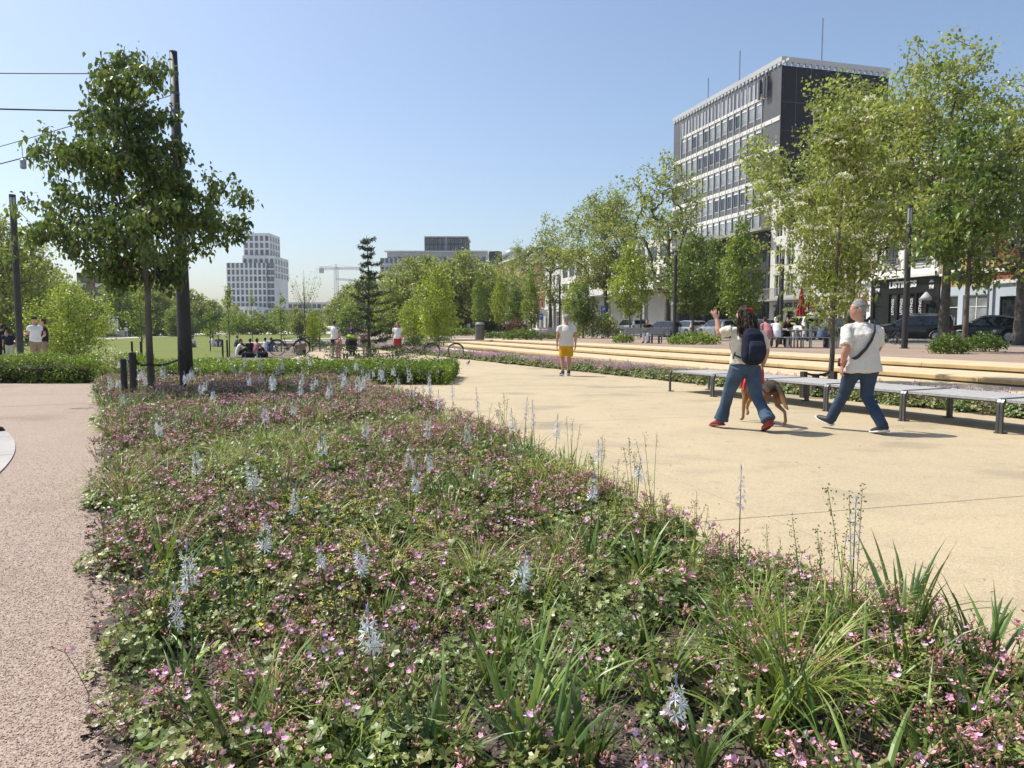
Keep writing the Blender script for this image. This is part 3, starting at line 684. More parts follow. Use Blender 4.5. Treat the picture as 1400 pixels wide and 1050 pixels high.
# ------------------------------------------------------------------ buildings
M['clad'] = mat('grey_cladding', (.085, .087, .09), .5, (.10, .102, .105), ns=2, island=.12)
M['clad_dark'] = mat('black_cladding', (.010, .011, .015), .5, (.014, .015, .019), ns=2, spec=.25)
M['alu'] = mat('aluminium', (.42, .43, .44), .4, (.36, .37, .38), ns=2, metal=.4)
M['render'] = mat('white_render', (.66, .645, .60), .85, (.58, .565, .52), ns=.5, detail=7, col3=(.48, .46, .42), ns3=1.5, f3=.25)
M['rwhite'] = mat('clean_white_render', (.76, .75, .73), .8, (.68, .67, .65), ns=.6, detail=6)
M['beige'] = mat('beige_render', (.50, .42, .33), .85, (.43, .36, .28), ns=.6, detail=7)
M['yellow'] = mat('yellow_brick', (.46, .34, .16), .9, (.40, .29, .13), ns=.6, bump=.3, bs=30, speck=(5, (.50, .37, .18), (.40, .28, .13), .4))
M['red'] = mat('red_brick', (.30, .11, .065), .9, (.24, .085, .05), ns=.6, bump=.3, bs=30, speck=(5, (.34, .13, .08), (.22, .08, .05), .4))
M['dbrick'] = mat('brown_brick', (.14, .085, .062), .9, (.19, .12, .09), ns=.6)
M['pblue'] = mat('pale_blue_render', (.50, .56, .62), .8, (.45, .51, .56), ns=.8)
M['roofd'] = mat('dark_slate', (.035, .037, .042), .6, (.05, .052, .058), ns=3)
M['shopblack'] = mat('black_shopfront', (.014, .014, .015), .35, (.02, .02, .02), ns=2)
M['far_white'] = mat('far_white_concrete', (.56, .57, .58), .7, (.5, .51, .52), ns=.1)
M['far_grey'] = mat('far_grey_concrete', (.36, .37, .38), .7, (.42, .43, .44), ns=.1)
M['glass2'] = glassm('bluish_glass', (.05, .07, .085)); M['glass3'] = glassm('pale_glass', (.20, .215, .22), .15)
M['letter'] = mat('white_letters', (.8, .8, .78), .5); M['letter_dark'] = mat('dark_letters', (.05, .05, .045), .5)
M['redsign'] = mat('red_sign', (.52, .02, .06), .4); M['canvas_red'] = mat('red_canvas', (.42, .02, .025), .7, (.30, .015, .02), ns=6)
M['bluesign'] = mat('blue_sign', (.02, .09, .38), .4); M['gold'] = mat('brass_letters', (.30, .24, .12), .45)
RZ = lambda a: Matrix.Rotation(a, 4, 'Z')
_wc = {}
def win_mesh(w, h, style, fm):
    key = (round(w, 3), round(h, 3), style, fm)
    if key in _wc: return _wc[key]
    fr = MB(); t = min(.07, w*.09); y0, y1 = .02, .10
    for a, b in (((-w/2, y0, 0), (-w/2+t, y1, h)), ((w/2-t, y0, 0), (w/2, y1, h)), ((-w/2+t, y0, 0), (w/2-t, y1, t)), ((-w/2+t, y0, h-t), (w/2-t, y1, h))): fr.b2(a, b)
    if 'm' in style: fr.b2((-t*.4, y0+.01, t), (t*.4, y1-.01, h-t))
    if 't' in style: fr.b2((-w/2+t, y0+.012, h*.7), (w/2-t, y1-.012, h*.7+t*.7))
    if 'p' in style: fr.b2((-w/2+t, y0-.01, h*.80), (w/2-t, y1-.02, h-t))            # white blind box on top
    if 's' in style: fr.b2((-w/2-.08, -.10, -.09), (w/2+.08, .06, -.002))            # sill
    pn = MB(); pn.b2((-w/2+t*.5, y1-.035, t*.5), (w/2-t*.5, y1-.012, h-t*.5))
    r = (fr.mesh('window'), pn.mesh('pane')); r[0].materials.append(M[fm]); r[1].materials.append(M['glass'])
    _wc[key] = r; return r
def facade(root, W, H, holes, wm, Mx=None, thick=.28, wstyle='', wfm='white', name='wall', z0=0, pane=None, xoff=0):
    """wall in local x-z plane, outward -y; holes = [(x0, z0, w, h)] are cut out and get a recessed window"""
    Mx = Mx or Matrix()
    xs = sorted({0, W} | {round(v, 4) for q in holes for v in (q[0], q[0]+q[2])})
    zs = sorted({z0, H} | {round(v, 4) for q in holes for v in (q[1], q[1]+q[3])})
    mb = MB()
    for i in range(len(zs)-1):
        zc = (zs[i]+zs[i+1])/2; run = None
        for j in range(len(xs)-1):
            xc = (xs[j]+xs[j+1])/2
            solid = not any(q[0] < xc < q[0]+q[2] and q[1] < zc < q[1]+q[3] for q in holes)
            if solid and run is None: run = xs[j]
            if not solid and run is not None: mb.b2((run, 0, zs[i]), (xs[j], thick, zs[i+1]), M=Mx); run = None
        if run is not None: mb.b2((run, 0, zs[i]), (W, thick, zs[i+1]), M=Mx)
    o = mb.build(name, M[wm], root)
    for q in holes:
        fm, pm = win_mesh(q[2]-.01, q[3]-.01, q[4] if len(q) > 4 else wstyle, q[5] if len(q) > 5 else wfm)
        f = bpy.data.objects.new('window', fm); link(f, root); f.matrix_local = Mx @ Matrix.Translation((q[0]+q[2]/2, .06, q[1]+.005))
        p = bpy.data.objects.new('pane', pm); link(p, f)
        if pane and (hash((q[0], q[1])) % 3): p.material_slots[0].link = 'OBJECT'; p.material_slots[0].material = M[pane]
    return o
def grid(x0, n, dx, w, z0, m, dz, h, *st): return [(x0+i*dx, z0+j*dz, w, h)+st for j in range(m) for i in range(n)]
def core(root, W, D, H, m, y0=.285, z0=0, name='block'):
    mb = MB(); mb.b2((.02, y0, z0), (W-.02, D, H-.02)); return mb.build(name, M[m], root)
def text(s, size, m, parent, loc, rot=(R(90), 0, 0), ext=.03, name='lettering', align='CENTER', sx=1, bold=0):
    c = bpy.data.curves.new('lettering', 'FONT'); c.body = s; c.size = size; c.extrude = ext; c.align_x = align; c.offset = bold
    o = bpy.data.objects.new('tmp', c); COL.objects.link(o); dg = bpy.context.evaluated_depsgraph_get()
    me = bpy.data.meshes.new_from_object(o.evaluated_get(dg)); COL.objects.unlink(o); bpy.data.objects.remove(o)
    me.materials.clear(); r = mesh_obj(name, me, m, parent); r.location = loc; r.rotation_euler = rot; r.scale = (sx, 1, 1); return r
UA = math.atan2(1, -.28)          # street direction
def street_root(name, label, Yr, W, cat='building'):
    """root at the right (near) end of a facade on the facade line; local +x runs away down the street... flipped so outward is -y"""
    Yl = Yr+W*math.cos(math.atan(.28))
    ang = math.atan2(-1, .28)      # from far end towards near end, outward (-y) faces the street side
    return thing(name, label, cat, (FX(Yl), Yl, .65), ang)
ZP = 0
# ---- office tower, set back from the street line
TP = Vector((at(923, 110, 20), 110, .54)); tn = Vector((31.6, 85))
tn = Vector((at(1072, 85, 31), 85)); TP = Vector((tn.x-.28*25.2, tn.y+25.2*.96, .54))
ang = math.atan2(-1, .28)
tw = thing('office_tower', 'tall grey and black office tower with white framed window bands', 'office building', TP, ang)
TL = 25.2; bay = 1.49; x0 = 2.3; FH = 3.22; base = 5.3; TH = 31.3; nst = 7
holes = []
for j in range(nst):
    z = base+.95+j*FH
    for i in range(13): holes.append((x0+i*bay+.16, z, bay-.32, 2.0, 'p', 'white'))
facade(tw, TL, TH-.9, holes, 'clad', thick=.3, z0=base, pane='glass3')  # pale panes: the light grey reflection is put into the glass colour
core(tw, TL, 14.6, TH-.9, 'clad_dark', y0=.42)
mb = MB()
for j in range(nst):                                  # toothed white band above every row of windows
    z = base+.95+j*FH+2.0
    if j < nst-1 or True:
        for i in range(17):
            xa = .05+i*(TL-.1)/17
            if j == nst-1 and (i < 2 or i > 14): continue
            mb.b2((xa+.06, -.07, z+.02), (xa+(TL-.1)/17-.06, 0, z+.40))
        if j < nst-1: mb.b2((.0, -.045, z+.40), (TL, 0, z+.52))
mb.build('white_band', M['render'], tw)
mb = MB()
for i in range(14): mb.b2((x0+i*bay-.07, -.10, base+.3), (x0+i*bay+.07, -.001, TH-1.2))
mb.build('mullion', M['alu'], tw)
mb = MB()
for k in range(22): mb.b2((x0+.2+k*.86, -.06, TH-3.7), (x0+.2+k*.86+.42, -.002, TH-1.5))
mb.build('louvre', M['alu'], tw)
# right end wall, black panels
Mx = Matrix.Translation((TL, 0, 0)) @ RZ(R(90))
mb = MB()
for i in range(7):
    for (za, zb) in [(TH-4.9, TH-.95)]+[(TH-4.9-(k+1)*FH, TH-4.9-k*FH) for k in range(7)]:
        if i == 2 and zb < TH-4: 
            mb.b2((i*1.95+.02, .0, za+.05), (i*1.95+.45, .06, zb), M=Mx); mb.b2((i*1.95+1.5, .0, za+.05), (i*1.95+1.93, .06, zb), M=Mx); continue
        m2 = MB(); m2.b2((i*1.95+.02, .0, za+.03), (i*1.95+1.93, .06, zb-.02), M=Mx); m2.build('panel', M['clad_dark'], tw)
mb.build('panel_strip', M['clad_dark'], tw)
mb = MB()
for i in range(8): mb.b2((i*1.95-.02, .0, 9), (i*1.95+.018, .035, TH-.95), M=Mx)
for k in range(7): mb.b2((0, .0, TH-4.9-k*FH-.014), (14, .03, TH-4.9-k*FH+.024), M=Mx)
mb.build('panel_joint', M['clad'], tw)
for k in range(7):
    z = TH-4.9-k*FH-2.6
    f = bpy.data.objects.new('window', win_mesh(1.03, 2.3, 'p', 'white')[0]); link(f, tw); f.matrix_local = Mx @ Matrix.Translation((2*1.95+.975, -.04, z))
    p = bpy.data.objects.new('pane', win_mesh(1.03, 2.3, 'p', 'white')[1]); link(p, f)
mb = MB()                                              # toothed parapet
mb.b2((-.15, -.15, TH-.55), (TL+.15, .35, TH)); mb.b2((TL-.2, .35, TH-.55), (TL+.15, 14.7, TH))
for k in range(34): mb.b2((k*.79+.05, -.13, TH-.85), (k*.79+.55, .1, TH-.552))
for k in range(17): mb.b2((TL-.1, .6+k*.83, TH-.85), (TL+.13, 1.1+k*.83, TH-.552))
mb.build('parapet', M['far_grey'], tw)
for (x, y, h) in ((4.2, 3, 4.6), (12.0, 3, 5.6), (TL-1, 6, 5.2)):
    mb = MB(); mb.tube([(x, y, TH-.5), (x, y, TH+h)], .07, 6); mb.build('mast', M['metal'], tw)
for x in (TL-3.7, TL-2.7, TL-2.2):
    mb = MB(); mb.box((x, -.35, TH-2.6), (.3, .2, 2.3)); mb.tube([(x, -.1, TH-3), (x, -.1, TH-.9)], .06, 6); mb.build('antenna_panel', M['leg'], tw)
# set-back ground floors of the tower
pod = thing('podium', 'dark low podium with pale canopy lines in front of the office tower', 'building', (FX(90.5), 90.5, .65), ang)
facade(pod, 18.4, 10.3, grid(.6, 6, 3.0, 2.4, .4, 1, 3.4, 2.8, 'm', 'leg')+grid(.6, 6, 3.0, 2.4, 4.1, 2, 3.1, 2.1, 'm', 'leg'), 'roofd'); core(pod, 18.4, 9.5, 10.3, 'roofd')
mb = MB(); mb.b2((-.3, -1.0, 10.3), (18.5, 9.5, 10.6)); mb.b2((-.3, -1.5, 3.45), (18.4, -.01, 3.75)); mb.build('canopy', M['pavement'], pod)
# ---- white office block with a canopy, left of the tower
r = thing('white_office_block', 'white and grey office block with projecting canopy left of the tower', 'building', (FX(132), 132, .65), ang)
holes = grid(1.0, 12, 3.38, 2.6, 6.55, 2, 2.9, 1.9, 'm', 'alu')
facade(r, 41.5, 12.3, holes, 'render', pane='glass2', z0=5.4); core(r, 41.5, 14, 12.2, 'render')
facade(r, 41.5, 5.4, grid(.8, 13, 3.15, 2.7, .9, 1, 3, 4.0, 'mt', 'alu'), 'alu', Matrix.Translation((0, 1.5, 0)), pane='glass2')
mb = MB(); mb.b2((-.5, -2.6, 5.5), (41.7, -.01, 6.45)); mb.build('canopy', M['rwhite'], r)
for k in range(7):
    mb = MB(); mb.b2((2+k*6, -2.2, 0), (2.5+k*6, -1.7, 5.5)); mb.build('column', M['pavement'], r)
mb = MB()
for k in range(13): mb.b2((k*3.15+.1, 1.2, 0), (k*3.15+2.9, 1.45, .85))
mb.build('plinth', M['rwhite'], r)
# ---- terrace of older houses further left
def house(name, label, Yr, W, H, wm, nc, storeys, gf, wh=1.9, ww=1.05, roof='roofd', fh=3.3, style='ts', depth=11, frame='white', gfm=None, cornice='white', z_extra=0, gholes=None):
    t = street_root(name, label, Yr, W); dx = W/nc; holes = []
    for j in range(storeys): holes += [(dx*(i+.5)-ww/2, gf+.75+j*fh, ww, wh, style, frame) for i in range(nc)]
    facade(t, W-.02, H, holes, wm, z0=gf); core(t, W-.02, depth, H, wm)
    gh = gholes if gholes is not None else [(dx*(i+.5)-dx*.36, .5, dx*.72, gf-1.1, 'mt', frame) for i in range(nc)]
    facade(t, W-.02, gf, gh, gfm or wm, name='ground_floor_wall')
    mb = MB(); mb.b2((-.02, -.32, H), (W, .5, H+.32)); mb.b2((-.01, -.12, gf-.12), (W-.01, -.001, gf+.16)); mb.build('cornice', M[cornice], t)
    if roof:
        mb = MB(); prof = [(.4, H+.3), (2.6, H+2.3), (depth-2.4, H+2.3), (depth, H+.1), (.4, H+.1)]
        vs = [(x, y, z) for x in (.05, W-.07) for y, z in prof]; n = 5
        mb.add(vs, [tuple(range(n)), tuple(range(2*n-1, n-1, -1))]+[(i, n+i, n+(i+1) % n, (i+1) % n) for i in range(n)]); mb.build('roof', M[roof], t)
    return t
house('town_house', 'pale stone house with tall ground floor windows right of the red brick house', 132.5, 8.5, 11.8, 'render', 4, 2, 4.3, fh=3.5)
house('town_house', 'red brick house with a white ground floor behind the small blue sign', 141, 10, 13.4, 'red', 4, 3, 3.8, gfm='rwhite', fh=3.1)
house('town_house', 'narrow pale yellow house between the red and yellow brick houses', 151, 5, 14.4, 'beige', 2, 3, 3.8, fh=3.3)
house('apartment_house', 'yellow brick apartment house left of the red brick house', 156.2, 18, 15.6, 'yellow', 7, 4, 3.8, fh=2.95, wh=1.6)
# corner house with mansard and glass dome
t = thing('mansard_house', 'corner house with black mansard roof and a small glass dome', 'building', (at(668, 190), 190, .5), R(-18))
facade(t, 8.4, 13.5, grid(.8, 3, 2.5, 1.3, 4.6, 3, 3.0, 1.9, 'ts'), 'yellow'); core(t, 8.4, 12, 13.5, 'yellow')
mb = MB(); mb.b2((-.5, -.6, 13.5), (8.9, 12.5, 14.0)); mb.lathe((4.2, 6, 0), [(6.6, 14.0), (5.7, 18.2), (5.0, 18.6)], 4, M=Matrix.Translation((4.2, 6, 0)) @ RZ(R(45)) @ Matrix.Translation((-4.2, -6, 0)))
mb.b2((.3, -.45, 14), (3.0, 2, 20.4)); mb.build('mansard_roof', M['roofd'], t)
for x in (1.65, 4.6, 6.4):
    mb = MB(); mb.b2((x-.6, -.55, 15.0), (x+.6, .9, 17.0)); f = mb.build('dormer', M['rwhite'], t); mb = MB(); mb.b2((x-.42, -.6, 15.2), (x+.42, -.56, 16.8)); mb.build('pane', M['glass2'], f)
mb = MB(); mb.lathe((5.0, 5, 18.5), [(3.0, 0), (2.9, 1.2), (2.2, 2.4), (1.1, 3.1), (.1, 3.3)], 14); mb.build('glass_dome', M['glass3'], t, smooth=True)
# ---- white cafe building
r = street_root('white_cafe_house', 'white rendered four storey building with balcony over a cafe', 64.1, 8.75); W = 8.75
hs = []
for j in range(3): hs += [(x, 3.75+j*2.85, 1.0, 2.1, 'm', 'white') for x in (.75, 2.55, 4.95, 7.15)]
facade(r, W-.02, 13.4, hs, 'render', z0=3.35); core(r, W-.02, 12, 13.4, 'render')
facade(r, W-.02, 3.35, [(.7, .1, 1.5, 2.3, 'mt', 'leg'), (2.7, .1, 1.2, 2.2, 'm', 'leg'), (5.4, .6, 2.6, 1.7, 't', 'leg')], 'render', name='ground_floor_wall')
mb = MB(); mb.b2((-3.2, -1.25, 3.3), (7.4, -.01, 3.46)); mb.build('balcony_floor', M['pavement'], r)
mb = MB()
mb.b2((-3.2, -1.25, 4.44), (7.4, -1.19, 4.5)); mb.b2((7.34, -1.19, 4.44), (7.4, -.01, 4.5))
for k in range(88): mb.b2((-3.19+k*.12, -1.235, 3.46), (-3.17+k*.12, -1.205, 4.44))
mb.build('balcony_railing', M['alu'], r)
mb = MB(); mb.b2((-.05, -.1, 13.4), (W-.03, .4, 13.7)); mb.build('cornice', M['alu'], r)
text('KADE 12', .62, M['letter_dark'], r, (3.2, -.03, 2.66), bold=.01)
text('CAFE', .34, M['letter_dark'], r, (1.1, -.03, 2.72))
mb = MB(); mb.box((6.0, -.10, 2.75), (1.5, .15, .5)); sg = mb.build('red_name_board', M['redsign'], r)
mb = MB(); mb.tube([(4.4, -.06, 0.1), (4.4, -.06, 3.28)], .05, 6); mb.build('downpipe', M['alu'], r)
# ---- beige house, KOURAGE
r = street_root('beige_house', 'beige rendered house over a cream shopfront lettered KOURAGE', 59.5, 4.75); W = 4.75
hs = [(x, 4.95+j*3.3, 1.0, 2.3, 'mt', 'leg') for j in range(2) for x in (.4, 1.85, 3.3)]
facade(r, W-.02, 11.9, hs, 'beige', z0=4.3); core(r, W-.02, 12, 11.9, 'beige')
facade(r, W-.02, 4.3, [(.35, .55, 1.0, 1.9, 'mt'), (1.7, .1, 1.0, 2.4, 'mt'), (3.0, .55, 1.3, 1.9, 'mt')], 'rwhite', name='shopfront')
mb = MB(); mb.b2((.3, -.35, 2.72), (W-.4, -.01, 2.98)); mb.build('red_awning', M['redsign'], r)
mb = MB(); mb.b2((-.02, -.16, 4.3), (W-.04, -.001, 4.52)); mb.b2((-.02, -.4, 11.9), (W-.04, .4, 12.3)); mb.build('cornice', M['rwhite'], r)
text('KOURAGE', 1.0, M['gold'], r, (2.35, -.05, 3.18), bold=.015, sx=.92)
# ---- LISTINGS house
r = street_root('white_town_house', 'white ornate house over the black LISTINGS shopfront', 53.05, 6.65); W = 6.65
hs = [(x, 5.55+j*3.7, 1.35, 2.2, 'm', 'leg') for j in range(2) for x in (1.3, 4.1)]
facade(r, W-.02, 12.6, hs, 'rwhite', z0=4.55); core(r, W-.02, 12, 12.6, 'rwhite')
gh = [(.25, .15, .85, 3.3, 't', 'shopblack')]+[(1.9+i*.86, .25, .72, 3.1, 't', 'shopblack') for i in range(2)]+[(3.75+i*.82, .25, .70, 3.1, 't', 'shopblack') for i in range(2)]+[(5.5, .1, .9, 2.4, '', 'shopblack')]
facade(r, W-.02, 4.5, gh, 'shopblack', Matrix.Translation((0, -.02, 0)), name='shopfront')
mb = MB(); mb.b2((-.02, -.34, 4.52), (W-.02, -.03, 4.74)); mb.b2((-.02, -.2, 4.741), (W-.02, -.001, 4.95)); mb.build('string_course', M['rwhite'], r); mb = MB(); mb.b2((-.02, -.5, 12.6), (W-.02, .4, 13.1)); mb.build('cornice', M['rwhite'], r)
for x in (1.3, 4.1):
    for j in range(2): mb = MB(); mb.b2((x-.28, -.14, 5.55+2.42+j*3.7), (x+1.63, -.001, 5.55+2.72+j*3.7)); mb.build('lintel', M['rwhite'], r)
mb = MB()
for x in (.05, .55, 3.1, 3.4, 6.0, 6.35):
    mb.b2((x, -.09, 5.0), (x+.18, -.001, 12.5))
mb.build('pilaster', M['rwhite'], r)
for x in (1.3, 4.1):
    mb = MB(); z = 5.6
    for zz in (.0, .22, .42): mb.b2((x-.1, -.24, z+zz), (x+1.45, -.19, z+zz+.04))
    mb.b2((x-.1, -.24, z), (x-.05, -.002, z+.46)); mb.b2((x+1.4, -.24, z), (x+1.45, -.002, z+.46)); mb.build('window_railing', M['metal'], r)
text('LISTINGS', .66, M['letter'], r, (3.25, -.06, 3.82), bold=.022)
for x in (.72, 5.95):
    text('84', .42, M['letter'], r, (x, -.06, 3.58), bold=.01)
    mb = MB(); mb.b2((x-.2, -.07, 4.06), (x+.2, -.045, 4.12)); mb.b2((x-.12, -.07, 4.16), (x+.12, -.045, 4.22)); mb.build('sign_mark', M['letter'], r)
for i, x in enumerate((2.26, 3.12, 4.1, 4.92)):
    text('LISTINGS', .34, M['letter'], r, (x+.12, -.0, 2.35), rot=(R(90), R(-90), 0), ext=.004, sx=.9)
mb = MB(); mb.lathe((5.95, -.5, 0), [(.40, 2.75), (.38, 2.95), (.05, 3.35)], 12); mb.build('entrance_hood', M['far_grey'], r, smooth=True)
# ---- yellow brick house and red brick house on the right
r = street_root('yellow_brick_house', 'yellow brick house with pale glazed shopfront behind the thick plane trunk', 48.95, 4.2); W = 4.2
hs = [(x, 4.75+j*3.5, 1.0, 2.1, 'mts', 'white') for j in range(2) for x in (.55, 2.6)]
facade(r, W-.02, 11.8, hs, 'yellow', z0=3.6); core(r, W-.02, 12, 11.8, 'yellow')
facade(r, W-.02, 3.6, [(.3, .2, 1.2, 2.8, 't', 'rwhite'), (1.9, .2, 2.0, 2.8, 'mt', 'rwhite')], 'pblue', name='shopfront', pane='glass3')
mb = MB(); mb.b2((-.02, -.2, 4.42), (W-.04, -.001, 4.6)); mb.b2((-.02, -.4, 11.8), (W-.04, .3, 12.2)); mb.build('cornice', M['rwhite'], r)
mb = MB(); mb.tube([(4.12, -.28, 0.1), (4.12, -.28, 11.7)], .06, 6); mb.build('downpipe', M['metal'], r)
r = street_root('red_brick_house', 'red brick house with white bands and a pale blue ground floor at the right edge', 38.0, 11.2); W = 11.2
hs = [(x, 4.75+j*3.8, 1.2, 2.4, 'mt', 'white') for j in range(2) for x in (.6, 3.0, 6.8, 9.2)]
facade(r, W-.02, 12.2, hs, 'red', z0=3.65); core(r, W-.02, 12, 12.2, 'red')
facade(r, W-.02, 3.65, [(.35, .6, 1.2, 2.2, '', 'shopblack'), (2.15, .1, 1.2, 2.7, 't', 'shopblack'), (6, .3, 2, 2.6, '', 'shopblack'), (8.8, .3, 1.8, 2.6, '', 'shopblack')], 'pblue', name='ground_floor_wall')
mb = MB()
for z in (3.65, 4.42, 7.9, 8.25, 11.7): mb.b2((-.02, -.13, z), (W-.02, -.001, z+.24))
mb.b2((-.02, -.5, 12.2), (W-.02, .3, 12.7)); mb.build('white_band', M['rwhite'], r)
for x in (.6, 3.0, 6.8, 9.2):
    for j in range(2):
        mb = MB(); n = 9; xc = x+.6; zc = 4.75+j*3.8+2.36
        for k in range(n):
            a = math.pi*k/(n-1); a2 = math.pi*(k+1)/(n-1)
            if k < n-1: mb.add([(xc-.80*math.cos(a), -.06, zc+.55*math.sin(a)), (xc-.80*math.cos(a2), -.06, zc+.55*math.sin(a2)), (xc-.62*math.cos(a2), -.06, zc+.38*math.sin(a2)), (xc-.62*math.cos(a), -.06, zc+.38*math.sin(a))], [(0, 1, 2, 3)])
        mb.build('window_arch', M['rwhite'], r)
# red arrow-shaped hanging sign
sg = thing('hanging_sign', 'red arrow shaped hanging sign with white script on the red brick house', 'sign', Vector((at(1397, 45, 5.6), 45, 5.65)), R(-10), None, .62)
mb = MB(); n = [(-.55, 1.15), (-.95, .45), (-.45, -.6), (.35, -1.0), (.95, -.95), (.75, -.3), (1.1, .1), (.7, .75), (.15, .35), (.0, 1.2), (-.3, .75)]
vs = [(x, -.06, z) for x, z in n]+[(x, .06, z) for x, z in n]; k = len(n)
mb.add(vs, [tuple(range(k)), tuple(range(2*k-1, k-1, -1))]+[(i, k+i, k+(i+1) % k, (i+1) % k) for i in range(k)])
mb.build('sign_board', M['redsign'], sg)
for (s, x, z) in (('Bar', -.25, .25), ('Go', .3, -.35)):
    text(s, .55, M['letter'], sg, (x, -.07, z), rot=(R(90), R(35), 0), ext=.01)
mb = MB(); mb.tube([(-.9, .08, .5), (-.95, .08, 1.0)], .03, 5); mb.tube([(0, 0, 1.15), (1.2, .0, 1.2)], .025, 5); mb.build('bracket', M['leg'], sg)
# ------------------------------------------------------------------ far buildings
def block(name, label, px0, px1, Y, H, wm, nc, nr, fh, ww, wh, z1, rz=0, depth=20, frame='alu', side_nc=0, style='', pane='glass2', cat='building', base=.0):
    x0, x1 = at(px0, Y), at(px1, Y); W = x1-x0; t = thing(name, label, cat, (x0, Y, base), rz); dx = W/nc
    facade(t, W, H, [(dx*(i+.5)-dx*ww/2, z1+j*fh, dx*ww, wh, style, frame) for j in range(nr) for i in range(nc)], wm, pane=pane)
    core(t, W-(.33 if side_nc else 0), depth, H, wm)
    if side_nc:
        Mx = Matrix.Translation((W, 0, 0)) @ RZ(R(90)); d = depth/side_nc
        facade(t, depth, H, [(d*(i+.5)-d*ww/2, z1+j*fh, d*ww, wh, style, frame) for j in range(nr) for i in range(side_nc)], wm, Mx @ Matrix.Translation((0, -.02, 0)), pane=pane)
    return t, W
t, W = block('white_tower', 'tall white residential tower with a stepped top behind the picnickers', 312, 366, 350, zat(381, 350), 'far_white', 9, 9, 3.15, .66, 2.45, 4.4, side_nc=0, depth=24)
def upper(t, x0, x1, y0, D, z0, z1, nc, nr, fh, wm, ww=.66, wh=2.5, name='upper_storeys', side=True):
    dx = (x1-x0)/nc; Mx = Matrix.Translation((x0, y0, z0))
    facade(t, x1-x0, z1-z0, [(dx*(i+.5)-dx*ww/2, .6+j*fh, dx*ww, wh, '', 'alu') for j in range(nr) for i in range(nc)], wm, Mx, pane='glass2', name=name)
    mb = MB(); mb.b2((x0+.02, y0+.285, z0), (x1-(.33 if side else .02), y0+D, z1-.02)); mb.build('block', M[wm], t)
    if side:
        Mx = Matrix.Translation((x1, y0, z0)) @ RZ(R(90)) @ Matrix.Translation((.3, -.02, 0)); n2 = max(2, int(D/4)); d = (D-.6)/n2
        facade(t, D-.3, z1-z0, [(d*(i+.5)-d*.33, .6+j*fh, d*.66, wh, '', 'alu') for j in range(nr) for i in range(n2)], wm, Mx, pane='glass2', name=name)
zt = zat(349, 350); zt2 = zat(317, 350); z0 = zat(381, 350)
upper(t, W*.36, W*1.17, 2.5, 22, z0-.0, zt, 6, 3, 3.3, 'far_white')
upper(t, W*.36, W*1.02, 4.5, 16, zt, zt2, 5, 3, 3.3, 'far_white')
mb = MB(); mb.b2((W+.01, 1.5, 0), (W*1.17, 23, z0-.02)); mb.build('side_wing', M['far_white'], t)
Mx = Matrix.Translation((W+.02, 1.18, 0)); facade(t, W*.17-.02, z0, [((W*.17)*(i+.5)/2-.9, 4.4+j*3.15, 1.8, 2.45, '', 'alu') for j in range(9) for i in range(2)], 'far_white', Mx, pane='glass2', name='side_wing_wall')
block('low_block', 'low white block at the left foot of the white tower', 286, 352, 330, zat(419, 330), 'far_white', 11, 2, 3.6, .6, 2.2, 3.5, depth=16)
t, W = block('dark_long_block', 'long low grey glass block between the tower and the crane', 362, 468, 320, zat(423, 320), 'far_grey', 16, 3, 3.0, .86, 1.6, 1.6, depth=20, frame='leg')
upper(t, W*.28, W*.9, 3, 14, zat(423, 320), zat(413, 320), 10, 1, 3, 'far_grey', .8, 1.8)
t, W = block('balcony_building', 'long grey building with window bands and a dark glass box on top', 521, 655, 255, zat(362, 255), 'far_grey', 22, 8, 2.95, .74, 1.75, 3.0, depth=26, side_nc=0)
zb = zat(362, 255)
upper(t, 2.0, W+2.5, 2.6, 22, zb, zat(343.5, 255), 20, 1, 3.1, 'far_grey', .7, 2.4)
mb = MB(); mb.b2((-.4, -.7, zb-.05), (W+.5, 3, zb+.28)); mb.b2((1.2, 1.8, zat(343.5, 255)), (W+3, 25, zat(343.5, 255)+.4))
for j in range(8): mb.b2((3.4, -.75, 2.6+j*2.95-.25), (W, -.01, 2.6+j*2.95))
mb.build('balcony_slabs', M['far_white'], t)
xa = at(581, 255)-at(521, 255); xb = at(638, 255)-at(521, 255)
zc, zd = zat(343, 255)+.1, zat(323, 255)
upper(t, xa, xb, 3.5, 16, zc, zd, 10, 2, 2.35, 'roofd', .62, 1.5, 'penthouse_storeys')
mb = MB(); mb.b2((xa-.3, 3.1, zd), (xb+.5, 20, zd+.4)); mb.b2((xa-.35, 3.15, zc), (xa-.05, 20, zd)); mb.b2(((xa+xb)/2-.15, 3.3, zc), ((xa+xb)/2+.15, 3.49, zd)); mb.build('penthouse_frame', M['far_grey'], t)
# brick houses at the left beyond the lawn
t, W = block('brick_apartments', 'dark red brick apartment block with pale balconies beyond the lawn at the left', 108, 143, 150, zat(390, 150), 'dbrick', 5, 4, 2.9, .55, 1.7, 2.2, depth=14, side_nc=4, rz=R(22))
mb = MB()
for j in range(4):
    for i in (0, 3): mb.b2((i*1.1+.1, -1.1, 1.9+j*2.6), (i*1.1+1.7, -.01, 2.6+j*2.6))
mb.build('balcony', M['render'], t)
t, W = block('brick_apartments', 'second brown brick block right behind the first, with a flat roof edge', 136, 160, 165, zat(398, 165), 'dbrick', 4, 4, 2.9, .5, 1.6, 2.2, depth=14, rz=R(10))
block('brick_apartments', 'low brick block glimpsed at the far left edge behind the lamp post', -40, 14, 120, zat(425, 120), 'dbrick', 8, 2, 2.9, .5, 1.6, 2.2, depth=14)
block('far_house', 'brown roof top seen just right of the slim dark trunk', 165, 200, 210, zat(396, 210), 'dbrick', 5, 4, 3.1, .5, 1.6, 2.2, depth=14)
